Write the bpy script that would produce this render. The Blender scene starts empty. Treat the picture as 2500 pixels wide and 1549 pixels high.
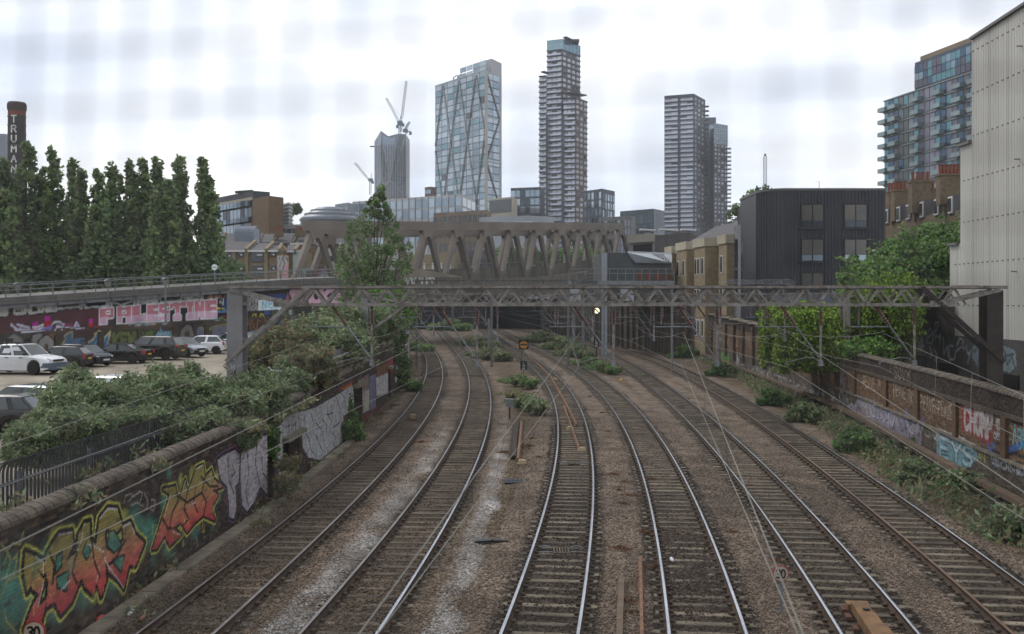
import bpy, math, random
import numpy as np
from mathutils import Vector, Matrix
R = math.radians
rng = np.random.default_rng(7)
random.seed(7)
sc = bpy.context.scene
C = sc.collection
# ------------------------------------------------------------------ camera, world, sun, exposure
F, CX, HY, EZ = 2431.0, 1250.0, 740.0, 6.5     # focal length in photo pixels, horizon row, eye height above the rails
cam_d = bpy.data.cameras.new('camera')
cam = bpy.data.objects.new('camera', cam_d)
C.objects.link(cam)
cam.location = (0, 0, EZ)
cam.rotation_euler = (R(90), 0, 0)
cam_d.lens = 35.0
cam_d.sensor_width = 36.0
cam_d.shift_y = -34.5 / 2500
cam_d.clip_start = 0.05
cam_d.clip_end = 9000
cam_d.dof.use_dof = True
cam_d.dof.focus_distance = 60
cam_d.dof.aperture_fstop = 2.2
sc.camera = cam
world = bpy.data.worlds.new('World')
sc.world = world
world.use_nodes = True
wn, wl = world.node_tree.nodes, world.node_tree.links
wn.clear()
SUN_EL, SUN_AZ = 48, -50        # sun ahead and to the left, behind cloud
def build_world():
    tc = wn.new('ShaderNodeTexCoord')
    mp = wn.new('ShaderNodeMapping'); mp.inputs['Scale'].default_value = (1, 1, 2.6)
    wl.new(tc.outputs['Generated'], mp.inputs['Vector'])
    n1 = wn.new('ShaderNodeTexNoise'); n1.inputs['Scale'].default_value = 2.6
    n1.inputs['Detail'].default_value = 5; n1.inputs['Roughness'].default_value = 0.5
    wl.new(mp.outputs[0], n1.inputs['Vector'])
    cr = wn.new('ShaderNodeValToRGB')
    cr.color_ramp.elements[0].position = 0.33; cr.color_ramp.elements[0].color = (0.52, 0.58, 0.70, 1)
    cr.color_ramp.elements[1].position = 0.66; cr.color_ramp.elements[1].color = (1.0, 0.99, 0.98, 1)
    e = cr.color_ramp.elements.new(0.5); e.color = (0.73, 0.76, 0.82, 1)
    wl.new(n1.outputs['Fac'], cr.inputs['Fac'])
    bg1 = wn.new('ShaderNodeBackground'); bg1.inputs['Strength'].default_value = 1.0
    wl.new(cr.outputs[0], bg1.inputs['Color'])
    sky = wn.new('ShaderNodeTexSky'); sky.sky_type = 'NISHITA'; sky.sun_disc = False
    sky.sun_elevation = R(SUN_EL); sky.sun_rotation = R(SUN_AZ)
    bg2 = wn.new('ShaderNodeBackground'); bg2.inputs['Strength'].default_value = 0.1
    wl.new(sky.outputs[0], bg2.inputs['Color'])
    mx = wn.new('ShaderNodeMixShader'); mx.inputs[0].default_value = 0.93
    wl.new(bg2.outputs[0], mx.inputs[1]); wl.new(bg1.outputs[0], mx.inputs[2])
    out = wn.new('ShaderNodeOutputWorld')
    wl.new(mx.outputs[0], out.inputs['Surface'])
build_world()
sd = bpy.data.lights.new('sun', 'SUN')
sd.energy = 1.1; sd.angle = R(18); sd.color = (1.0, 0.965, 0.92)
sun = bpy.data.objects.new('sun', sd); C.objects.link(sun)
el, az = R(SUN_EL), R(SUN_AZ)
sun_dir = Vector((math.sin(az) * math.cos(el), math.cos(az) * math.cos(el), math.sin(el)))
sun.rotation_euler = sun_dir.to_track_quat('Z', 'Y').to_euler()
sc.view_settings.view_transform = 'Standard'
sc.view_settings.look = 'None'
sc.view_settings.exposure = 0.62
sc.view_settings.gamma = 1.0
sc.view_settings.use_curve_mapping = False
sc.cycles.max_bounces = 5
sc.cycles.diffuse_bounces = 2
sc.cycles.glossy_bounces = 3
sc.cycles.transmission_bounces = 3
sc.cycles.transparent_max_bounces = 6
sc.cycles.volume_bounces = 0
sc.cycles.use_denoising = True

# ------------------------------------------------------------------ places
def P(px, py, Y):                        # point seen at photo pixel (px,py), Y metres away
    return Vector(((px - CX) * Y / F, Y, EZ - (py - HY) * Y / F))
def G(px, py, z=0.0):                    # point of the level z seen at that pixel
    Y = F * (EZ - z) / (py - HY)
    return Vector(((px - CX) * Y / F, Y, z))
def Xp(px, Y): return (px - CX) * Y / F
def Zp(py, Y): return EZ - (py - HY) * Y / F
def s2l(c):                              # sRGB 0..255 -> linear
    return tuple(((v / 255) / 12.92 if v / 255 <= 0.04045 else ((v / 255 + 0.055) / 1.055) ** 2.4) for v in c)

# ------------------------------------------------------------------ materials
MATS = {}
def mat(name, c1, c2=None, scale=3.0, rough=0.8, metal=0.0, bump=0.0, bscale=20.0, rand=0.0, spec=0.3,
        emit=0.0, streak=False, attr=None, brick=0.0, c3=None, transl=0.0, wave=None, alpha=None, detail=4):
    if name in MATS: return MATS[name]
    m = bpy.data.materials.new(name); m.use_nodes = True
    nt = m.node_tree; N, L = nt.nodes, nt.links
    b = N['Principled BSDF']
    b.inputs['Roughness'].default_value = rough
    b.inputs['Metallic'].default_value = metal
    b.inputs['Specular IOR Level'].default_value = spec
    geo = N.new('ShaderNodeNewGeometry')
    vec = geo.outputs['Position']
    if streak:
        mp = N.new('ShaderNodeMapping'); mp.inputs['Scale'].default_value = (1, 1, 0.12)
        L.new(vec, mp.inputs['Vector']); svec = mp.outputs[0]
    else: svec = vec
    c2 = c2 or c1
    if attr:
        at = N.new('ShaderNodeAttribute'); at.attribute_name = attr
        col = at.outputs['Color']
        ns = N.new('ShaderNodeTexNoise'); ns.inputs['Scale'].default_value = scale; ns.inputs['Detail'].default_value = detail
        L.new(svec, ns.inputs['Vector'])
        mr = N.new('ShaderNodeMapRange'); mr.inputs['From Min'].default_value = 0.3; mr.inputs['From Max'].default_value = 0.7
        mr.inputs['To Min'].default_value = 0.72; mr.inputs['To Max'].default_value = 1.12
        L.new(ns.outputs['Fac'], mr.inputs['Value'])
        vm = N.new('ShaderNodeVectorMath'); vm.operation = 'SCALE'
        L.new(col, vm.inputs[0]); L.new(mr.outputs[0], vm.inputs['Scale'])
        col = vm.outputs[0]
    else:
        ns = N.new('ShaderNodeTexNoise'); ns.inputs['Scale'].default_value = scale
        ns.inputs['Detail'].default_value = detail; ns.inputs['Roughness'].default_value = 0.62
        L.new(svec, ns.inputs['Vector'])
        cr = N.new('ShaderNodeValToRGB')
        cr.color_ramp.elements[0].position = 0.34; cr.color_ramp.elements[0].color = (*c1, 1)
        cr.color_ramp.elements[1].position = 0.68; cr.color_ramp.elements[1].color = (*c2, 1)
        if c3:
            e = cr.color_ramp.elements.new(0.52); e.color = (*c3, 1)
        L.new(ns.outputs['Fac'], cr.inputs['Fac'])
        col = cr.outputs[0]
    if rand > 0:
        oi = N.new('ShaderNodeObjectInfo')
        mr2 = N.new('ShaderNodeMapRange'); mr2.inputs['To Min'].default_value = 1 - rand; mr2.inputs['To Max'].default_value = 1 + rand
        L.new(oi.outputs['Random'], mr2.inputs['Value'])
        vm2 = N.new('ShaderNodeVectorMath'); vm2.operation = 'SCALE'
        L.new(col, vm2.inputs[0]); L.new(mr2.outputs[0], vm2.inputs['Scale'])
        col = vm2.outputs[0]
    if brick > 0:     # relief and colour of far brickwork, in wall coordinates
        sp = N.new('ShaderNodeSeparateXYZ'); L.new(vec, sp.inputs[0])
        ad = N.new('ShaderNodeMath'); ad.operation = 'ADD'
        L.new(sp.outputs['X'], ad.inputs[0]); L.new(sp.outputs['Y'], ad.inputs[1])
        cb = N.new('ShaderNodeCombineXYZ'); L.new(ad.outputs[0], cb.inputs['X']); L.new(sp.outputs['Z'], cb.inputs['Y'])
        bt = N.new('ShaderNodeTexBrick'); bt.inputs['Scale'].default_value = 1.0
        bt.inputs['Brick Width'].default_value = 0.24; bt.inputs['Row Height'].default_value = 0.078
        bt.inputs['Mortar Size'].default_value = 0.008
        bt.inputs['Color1'].default_value = (1.12, 1.1, 1.08, 1); bt.inputs['Color2'].default_value = (0.72, 0.74, 0.76, 1)
        bt.inputs['Mortar'].default_value = (0.75, 0.75, 0.75, 1)
        L.new(cb.outputs[0], bt.inputs['Vector'])
        mm = N.new('ShaderNodeMix'); mm.data_type = 'RGBA'; mm.blend_type = 'MULTIPLY'; mm.inputs[0].default_value = brick
        L.new(col, mm.inputs[6]); L.new(bt.outputs['Color'], mm.inputs[7]); col = mm.outputs[2]
    L.new(col, b.inputs['Base Color'])
    if emit > 0:
        L.new(col, b.inputs['Emission Color']); b.inputs['Emission Strength'].default_value = emit
    if bump > 0:
        nb = N.new('ShaderNodeTexNoise'); nb.inputs['Scale'].default_value = bscale; nb.inputs['Detail'].default_value = 5
        L.new(vec, nb.inputs['Vector'])
        bp = N.new('ShaderNodeBump'); bp.inputs['Strength'].default_value = bump; bp.inputs['Distance'].default_value = 0.05
        L.new(nb.outputs['Fac'], bp.inputs['Height']); L.new(bp.outputs[0], b.inputs['Normal'])
    if transl > 0:
        tr = N.new('ShaderNodeBsdfTranslucent'); L.new(col, tr.inputs['Color'])
        mx = N.new('ShaderNodeMixShader'); mx.inputs[0].default_value = transl
        L.new(b.outputs[0], mx.inputs[1]); L.new(tr.outputs[0], mx.inputs[2])
        L.new(mx.outputs[0], N['Material Output'].inputs['Surface'])
    MATS[name] = m
    return m
def S(name, a, b=None, **k):             # same, colours given as sRGB
    return mat(name, s2l(a), s2l(b) if b else None, **k)

# ------------------------------------------------------------------ mesh building
class MB:
    def __init__(s): s.v = []; s.f = []; s.m = []; s.cm = 0
    def _add(s, vs, fs):
        o = len(s.v); s.v += [tuple(q) for q in vs]
        s.f += [tuple(o + i for i in f) for f in fs]; s.m += [s.cm] * len(fs); return s
    def box(s, x0, x1, y0, y1, z0, z1):
        return s._add([(x0,y0,z0),(x1,y0,z0),(x1,y1,z0),(x0,y1,z0),(x0,y0,z1),(x1,y0,z1),(x1,y1,z1),(x0,y1,z1)],
                      [(0,3,2,1),(4,5,6,7),(0,1,5,4),(1,2,6,5),(2,3,7,6),(3,0,4,7)])
    def bar(s, p, q, w, h=None, up=(0, 0, 1), taper=1.0):   # rectangular bar p..q, w across, h along 'up'
        h = h or w; p, q = Vector(p), Vector(q); d = (q - p).normalized(); u = Vector(up)
        if abs(d.dot(u)) > 0.98: u = Vector((0, 1, 0))
        a = d.cross(u).normalized(); b = a.cross(d).normalized()
        vs = []
        for c, t in ((p, 1.0), (q, taper)):
            for i, j in ((-1,-1),(1,-1),(1,1),(-1,1)): vs.append(c + a * (i * w / 2 * t) + b * (j * h / 2 * t))
        return s._add(vs, [(0,1,2,3),(7,6,5,4),(0,4,5,1),(1,5,6,2),(2,6,7,3),(3,7,4,0)])
    def tube(s, p, q, r, n=8, r2=None):
        p, q = Vector(p), Vector(q); d = (q - p).normalized(); u = Vector((0, 0, 1))
        if abs(d.z) > 0.95: u = Vector((0, 1, 0))
        a = d.cross(u).normalized(); b = a.cross(d); r2 = r if r2 is None else r2
        vs = []
        for c, rr in ((p, r), (q, r2)):
            for k in range(n):
                t = 2 * math.pi * k / n; vs.append(c + a * (rr * math.cos(t)) + b * (rr * math.sin(t)))
        fs = [(k, (k+1) % n, n + (k+1) % n, n + k) for k in range(n)] + [tuple(range(n - 1, -1, -1)), tuple(range(n, 2 * n))]
        return s._add(vs, fs)
    def path(s, pts, r, n=5):
        for a, b in zip(pts[:-1], pts[1:]): s.tube(a, b, r, n)
        return s
    def prism(s, poly, z0, z1):           # poly = list of (x,y) counter-clockwise
        n = len(poly)
        vs = [(x, y, z0) for x, y in poly] + [(x, y, z1) for x, y in poly]
        return s._add(vs, [tuple(range(n - 1, -1, -1)), tuple(range(n, 2 * n))] + [(k, (k+1) % n, n + (k+1) % n, n + k) for k in range(n)])
    def extr(s, pts, d):                  # planar polygon pts (3D) extruded by vector d
        n = len(pts); d = Vector(d); pts = [Vector(q) for q in pts]
        return s._add(pts + [q + d for q in pts], [tuple(range(n)), tuple(range(2 * n - 1, n - 1, -1))] + [(k, n + k, n + (k+1) % n, (k+1) % n) for k in range(n)])
    def lathe(s, prof, c=(0, 0, 0), n=16, axis='z'):   # prof = [(r,z)...]
        vs = []
        for r, z in prof:
            for k in range(n):
                t = 2 * math.pi * k / n; x, y = r * math.cos(t), r * math.sin(t)
                q = (x, y, z) if axis == 'z' else (x, z, y)
                vs.append((c[0] + q[0], c[1] + q[1], c[2] + q[2]))
        fs = []
        for i in range(len(prof) - 1):
            for k in range(n):
                a, b2 = i * n + k, i * n + (k + 1) % n
                fs.append((a, b2, b2 + n, a + n))
        fs.append(tuple(range(n))); fs.append(tuple(range((len(prof) - 1) * n, len(prof) * n)))
        return s._add(vs, fs)
    def mesh(s, name, mats, off=(0, 0, 0), smooth=False):
        me = bpy.data.meshes.new(name)
        ox, oy, oz = off
        me.from_pydata([(x - ox, y - oy, z - oz) for x, y, z in s.v], [], s.f)
        for m in (mats if isinstance(mats, (list, tuple)) else [mats]): me.materials.append(m)
        if isinstance(mats, (list, tuple)) and len(mats) > 1: me.polygons.foreach_set('material_index', s.m)
        if smooth: me.polygons.foreach_set('use_smooth', [True] * len(me.polygons))
        me.update(); return me
    def build(s, name, mats, parent=None, label=None, cat=None, group=None, kind=None, local=False, smooth=False):
        off = (0, 0, 0)
        if parent is not None and not local: off = wpos(parent)
        o = bpy.data.objects.new(name, s.mesh(name, mats, off, smooth)); C.objects.link(o)
        if parent is not None: o.parent = parent
        tag(o, label, cat, group, kind); return o
def wpos(o):
    v = Vector(o.location)
    while o.parent is not None: o = o.parent; v += Vector(o.location)
    return v
def tag(o, label=None, cat=None, group=None, kind=None):
    if label: o['label'] = label
    if cat: o['category'] = cat
    if group: o['group'] = group
    if kind: o['kind'] = kind
    return o
def thing(name, loc, label, cat, group=None, rz=0.0):
    o = bpy.data.objects.new(name, None); o.empty_display_size = 0.2; C.objects.link(o)
    o.location = loc; o.rotation_euler = (0, 0, rz); return tag(o, label, cat, group)
def copy_tree(o, parent=None):
    c = o.copy(); C.objects.link(c)
    if parent is not None: c.parent = parent
    for ch in list(o.children): copy_tree(ch, c)
    return c
def npmesh(name, V, Q, mats, midx=None, col=None, smooth=False):   # fast mesh from arrays, quads or tris
    me = bpy.data.meshes.new(name)
    V = np.asarray(V, dtype=np.float32); Q = np.asarray(Q, dtype=np.int32); k = Q.shape[1]
    me.vertices.add(len(V)); me.vertices.foreach_set('co', V.ravel())
    me.loops.add(Q.size); me.loops.foreach_set('vertex_index', Q.ravel())
    me.polygons.add(len(Q)); me.polygons.foreach_set('loop_start', np.arange(0, Q.size, k, dtype=np.int32))
    for m in (mats if isinstance(mats, (list, tuple)) else [mats]): me.materials.append(m)
    if midx is not None: me.polygons.foreach_set('material_index', np.asarray(midx, dtype=np.int32))
    me.update(calc_edges=True)
    if col is not None:
        ca = me.color_attributes.new('paint', 'FLOAT_COLOR', 'POINT')
        c4 = np.ones((len(V), 4), dtype=np.float32); c4[:, :3] = col
        ca.data.foreach_set('color', c4.ravel())
    if smooth: me.polygons.foreach_set('use_smooth', np.ones(len(Q), dtype=bool))
    return me
def link(me, name, parent=None, label=None, cat=None, group=None, kind=None):
    o = bpy.data.objects.new(name, me); C.objects.link(o)
    if parent is not None: o.parent = parent
    return tag(o, label, cat, group, kind)
UNIT = {}
def unit(m, name='panel'):                # shared unit box of a material
    k = (m.name, name)
    if k not in UNIT: UNIT[k] = MB().box(-.5, .5, -.5, .5, -.5, .5).mesh(name, m)
    return UNIT[k]
def put(m, parent, name, c, size, rz=0.0, label=None):     # a piece made of the shared unit box
    o = bpy.data.objects.new(name, unit(m, name)); C.objects.link(o)
    o.parent = parent; o.location = Vector(c) - wpos(parent); o.scale = size; o.rotation_euler = (0, 0, rz)
    if label: o['label'] = label
    return o

# ------------------------------------------------------------------ painting on walls (paint only: colours of the graffiti)
FONT = {
 'A': [[(0,0),(.5,1),(1,0)],[(.2,.38),(.8,.38)]], 'B': [[(0,0),(0,1),(.7,1),(.9,.78),(.65,.54),(0,.54)],[(.65,.54),(1,.3),(.75,0),(0,0)]],
 'C': [[(1,.85),(.7,1),(.25,1),(0,.75),(0,.25),(.25,0),(.7,0),(1,.15)]], 'D': [[(0,0),(0,1),(.6,1),(1,.7),(1,.3),(.6,0),(0,0)]],
 'E': [[(1,1),(0,1),(0,0),(1,0)],[(0,.52),(.8,.52)]], 'F': [[(1,1),(0,1),(0,0)],[(0,.52),(.8,.52)]],
 'G': [[(1,.85),(.7,1),(.25,1),(0,.75),(0,.25),(.25,0),(1,0),(1,.45),(.6,.45)]], 'H': [[(0,0),(0,1)],[(1,0),(1,1)],[(0,.5),(1,.5)]],
 'I': [[(.5,0),(.5,1)],[(.15,0),(.85,0)],[(.15,1),(.85,1)]], 'J': [[(1,1),(1,.25),(.7,0),(.25,0),(0,.25)]], 'K': [[(0,0),(0,1)],[(1,1),(0,.45),(1,0)]],
 'L': [[(0,1),(0,0),(1,0)]], 'M': [[(0,0),(0,1),(.5,.4),(1,1),(1,0)]], 'N': [[(0,0),(0,1),(1,0),(1,1)]],
 'O': [[(.3,0),(0,.3),(0,.7),(.3,1),(.7,1),(1,.7),(1,.3),(.7,0),(.3,0)]], 'P': [[(0,0),(0,1),(.75,1),(1,.8),(.75,.45),(0,.45)]],
 'R': [[(0,0),(0,1),(.75,1),(1,.78),(.75,.5),(0,.5)],[(.5,.5),(1,0)]], 'S': [[(1,.88),(.75,1),(.2,1),(0,.78),(.2,.55),(.8,.45),(1,.22),(.8,0),(.2,0),(0,.12)]],
 'T': [[(0,1),(1,1)],[(.5,1),(.5,0)]], 'U': [[(0,1),(0,.25),(.3,0),(.7,0),(1,.25),(1,1)]], 'V': [[(0,1),(.5,0),(1,1)]],
 'W': [[(0,1),(.25,0),(.5,.7),(.75,0),(1,1)]], 'X': [[(0,0),(1,1)],[(0,1),(1,0)]], 'Y': [[(0,1),(.5,.5),(1,1)],[(.5,.5),(.5,0)]],
 'Z': [[(0,1),(1,1),(0,0),(1,0)]], '0': [[(.3,0),(0,.3),(0,.7),(.3,1),(.7,1),(1,.7),(1,.3),(.7,0),(.3,0)]],
 '3': [[(0,.9),(.3,1),(.75,1),(1,.78),(.7,.54),(.35,.54)],[(.7,.54),(1,.28),(.75,0),(.25,0),(0,.1)]], '.': [[(.4,0),(.6,.06)]],
 '7': [[(0,1),(1,1),(.35,0)]], '2': [[(0,.8),(.25,1),(.75,1),(1,.75),(0,0),(1,0)]], '1': [[(.3,.8),(.55,1),(.55,0)]], ' ': [], '*': [[(.2,.3),(.8,.7)],[(.5,.2),(.5,.8)],[(.8,.3),(.2,.7)]],
}
class Wall:                               # vertical wall along a ground line; paint is kept per (u along, z up)
    def __init__(s, line, z0, z1, cell):
        s.line = [np.array(q[:2], dtype=float) for q in line]
        s.seg = [np.linalg.norm(b - a) for a, b in zip(s.line[:-1], s.line[1:])]
        s.cum = np.concatenate([[0], np.cumsum(s.seg)]); s.L = s.cum[-1]
        s.z0, s.z1, s.cell = z0, z1, cell
        s.nu, s.nz = int(s.L / cell) + 1, int((z1 - z0) / cell) + 1
        s.rgb = np.zeros((s.nz, s.nu, 3)); s.a = np.zeros((s.nz, s.nu))
        s.T = lambda x, y: (x, y)
    def at(s, u):                         # ground point and direction
        u = np.clip(u, 0, s.L - 1e-6); i = np.clip(np.searchsorted(s.cum, u, side='right') - 1, 0, len(s.seg) - 1)
        A = np.array(s.line)[i]; B = np.array(s.line)[i + 1]; sg = np.array(s.seg)[i]
        d = (B - A) / sg[..., None]; return A + d * (u - s.cum[i])[..., None], d
    def uv(s, px, py):
        px, py = s.T(px, py); t = (px - CX) / F; best = None
        for i, (A, B) in enumerate(zip(s.line[:-1], s.line[1:])):
            d = B - A; den = d[0] - t * d[1]
            if abs(den) < 1e-9: continue
            k = (t * A[1] - A[0]) / den
            lo = -50 if i == 0 else 0; hi = 50 if i == len(s.seg) - 1 else 1
            if lo <= k <= hi:
                Y = A[1] + k * d[1]
                if Y > 1 and (best is None or abs(k - .5) < best[2]): best = (s.cum[i] + k * s.seg[i], EZ - (py - HY) * Y / F, abs(k - .5))
        return (best[0], best[1]) if best else (-99, 0)
    def _win(s, us, zs, pad):
        i0 = max(0, int((min(us) - pad) / s.cell)); i1 = min(s.nu, int((max(us) + pad) / s.cell) + 2)
        j0 = max(0, int((min(zs) - pad - s.z0) / s.cell)); j1 = min(s.nz, int((max(zs) + pad - s.z0) / s.cell) + 2)
        if i1 <= i0 or j1 <= j0: return None
        U, Z = np.meshgrid(np.arange(i0, i1) * s.cell, np.arange(j0, j1) * s.cell + s.z0); return i0, i1, j0, j1, U, Z
    def _mix(s, w, m, c):
        i0, i1, j0, j1 = w[:4]; m3 = m[..., None]
        c = np.asarray(c); c = c if c.ndim == 3 else np.broadcast_to(c, m.shape + (3,))
        A = s.a[j0:j1, i0:i1][..., None]; Rg = s.rgb[j0:j1, i0:i1]
        na = m3 + A * (1 - m3)
        s.rgb[j0:j1, i0:i1] = np.where(na > 1e-4, (c * m3 + Rg * A * (1 - m3)) / np.maximum(na, 1e-4), Rg)
        s.a[j0:j1, i0:i1] = na[..., 0]
    def col(s, c, Z, zr=None):
        if isinstance(c, list):           # sprayed fade from bottom to top
            t = np.clip((Z - zr[0]) / max(zr[1] - zr[0], 1e-3), 0, 1)
            cs = np.array([s2l(q) for q in c]); xs = np.linspace(0, 1, len(cs))
            return np.stack([np.interp(t, xs, cs[:, k]) for k in range(3)], -1)
        return np.array(s2l(c))
    def poly(s, pts, c, a=1.0, raw=False):
        q = pts if raw else [s.uv(*p) for p in pts]
        w = s._win([p[0] for p in q], [p[1] for p in q], 0)
        if w is None: return
        U, Z = w[4], w[5]; ins = np.zeros(U.shape, bool); n = len(q)
        for k in range(n):
            (x1, y1), (x2, y2) = q[k], q[(k + 1) % n]
            if abs(y2 - y1) < 1e-9: continue
            cond = ((y1 > Z) != (y2 > Z)) & (U < (x2 - x1) * (Z - y1) / (y2 - y1) + x1); ins ^= cond
        zs = [p[1] for p in q]
        s._mix(w, ins * a, s.col(c, Z, (min(zs), max(zs))))
    def stroke(s, pts, wd, c, a=1.0, raw=False, close=False, soft=0.3):
        q = pts if raw else [s.uv(*p) for p in pts]
        if close: q = q + [q[0]]
        w = s._win([p[0] for p in q], [p[1] for p in q], wd)
        if w is None: return
        U, Z = w[4], w[5]; D = np.full(U.shape, 1e9)
        for (x1, y1), (x2, y2) in zip(q[:-1], q[1:]):
            dx, dy = x2 - x1, y2 - y1; l2 = dx * dx + dy * dy + 1e-12
            t = np.clip(((U - x1) * dx + (Z - y1) * dy) / l2, 0, 1)
            D = np.minimum(D, np.hypot(U - x1 - t * dx, Z - y1 - t * dy))
        m = np.clip((wd / 2 - D) / (wd / 2 * soft + 1e-6) + 0.5, 0, 1) * a
        zs = [p[1] for p in q]; s._mix(w, m, s.col(c, Z, (min(zs) - wd / 2, max(zs) + wd / 2)))
    def spray(s, p, r, c, a=0.9, raw=False, rz=None):
        u, z = p if raw else s.uv(*p); rz = rz or r
        w = s._win([u - r, u + r], [z - rz, z + rz], 0)
        if w is None: return
        D = np.hypot((w[4] - u) / r, (w[5] - z) / rz); s._mix(w, np.clip(1.25 - 1.25 * D, 0, 1) * a, s.col(c, w[5], (z - rz, z + rz)))
    def text(s, t, quad, layers, gap=0.25, jit=0.0):        # quad: top-left, top-right, bottom-right, bottom-left in photo pixels
        n = len(t); L = []
        for k, ch in enumerate(t):
            a0, a1 = k / n + gap / n / 2, (k + 1) / n - gap / n / 2
            dz = random.uniform(-jit, jit)
            for st in FONT.get(ch, []):
                pp = []
                for x, y in st:
                    fx = a0 + (a1 - a0) * x; y2 = y + dz
                    top = (quad[0][0] + (quad[1][0] - quad[0][0]) * fx, quad[0][1] + (quad[1][1] - quad[0][1]) * fx)
                    bot = (quad[3][0] + (quad[2][0] - quad[3][0]) * fx, quad[3][1] + (quad[2][1] - quad[3][1]) * fx)
                    pp.append((bot[0] + (top[0] - bot[0]) * y2, bot[1] + (top[1] - bot[1]) * y2))
                L.append([s.uv(*p) for p in pp])
        if not L: return
        zs = [p[1] for q in L for p in q]; zr = (min(zs), max(zs))
        for wd, c in layers:
            for q in L:
                w = s._win([p[0] for p in q], [p[1] for p in q], wd)
                if w is None: continue
                U, Z = w[4], w[5]; D = np.full(U.shape, 1e9)
                for (x1, y1), (x2, y2) in zip(q[:-1], q[1:]):
                    dx, dy = x2 - x1, y2 - y1; l2 = dx * dx + dy * dy + 1e-12
                    tt = np.clip(((U - x1) * dx + (Z - y1) * dy) / l2, 0, 1)
                    D = np.minimum(D, np.hypot(U - x1 - tt * dx, Z - y1 - tt * dy))
                s._mix(w, np.clip((wd / 2 - D) / (wd * .12) + 0.5, 0, 1), s.col(c, Z, zr))
    def scrawl(s, p, w_px, h_px, n, wd, c, a=0.9):          # a quick unreadable tag
        x, y = p; pts = []
        for k in range(n): pts.append((x + w_px * (k + random.uniform(-.3, .3)) / n, y + random.uniform(-.5, .5) * h_px))
        s.stroke(pts, wd, c, a)
    def sample(s, U, Z):
        i = np.clip((U / s.cell).round().astype(int), 0, s.nu - 1); j = np.clip(((Z - s.z0) / s.cell).round().astype(int), 0, s.nz - 1)
        return s.rgb[j, i], s.a[j, i]
    def sheet(s, name, u0, u1, zb, zt, du, dz, base, m, off=0.0, parent=None, kind=None, jitter=0.12, label=None):
        # painted face as a grid; zb, zt: functions of u; base: sRGB colour function or colour
        nu, nz = max(2, int((u1 - u0) / du) + 1), max(2, int((zt((u0+u1)/2) - zb((u0+u1)/2)) / dz) + 1)
        U = np.linspace(u0, u1, nu); tt = np.linspace(0, 1, nz); UU, TT = np.meshgrid(U, tt)
        ZB = np.array([zb(x) for x in U]); ZT = np.array([zt(x) for x in U]); ZZ = ZB + (ZT - ZB) * TT
        Pg, D = s.at(UU.ravel()); nrm = np.stack([D[:, 1], -D[:, 0]], -1) * s.side
        V = np.stack([Pg[:, 0] + nrm[:, 0] * off, Pg[:, 1] + nrm[:, 1] * off, ZZ.ravel()], -1)
        rgb, a = s.sample(UU.ravel(), ZZ.ravel())
        bc = base(UU.ravel(), ZZ.ravel()) if callable(base) else np.broadcast_to(np.array(s2l(base)), rgb.shape)
        bc = bc * (1 + jitter * rng.standard_normal((len(bc), 1)))
        colr = rgb * a[:, None] + bc * (1 - a[:, None])
        I = np.arange(nu * nz).reshape(nz, nu)
        Q = np.stack([I[:-1, :-1], I[:-1, 1:], I[1:, 1:], I[1:, :-1]], -1).reshape(-1, 4)
        off3 = np.array(wpos(parent)) if parent is not None else 0
        return link(npmesh(name, V - off3, Q, m, col=np.clip(colr, 0, 1)), name, parent, kind=kind, label=label)
    side = 1.0
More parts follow.
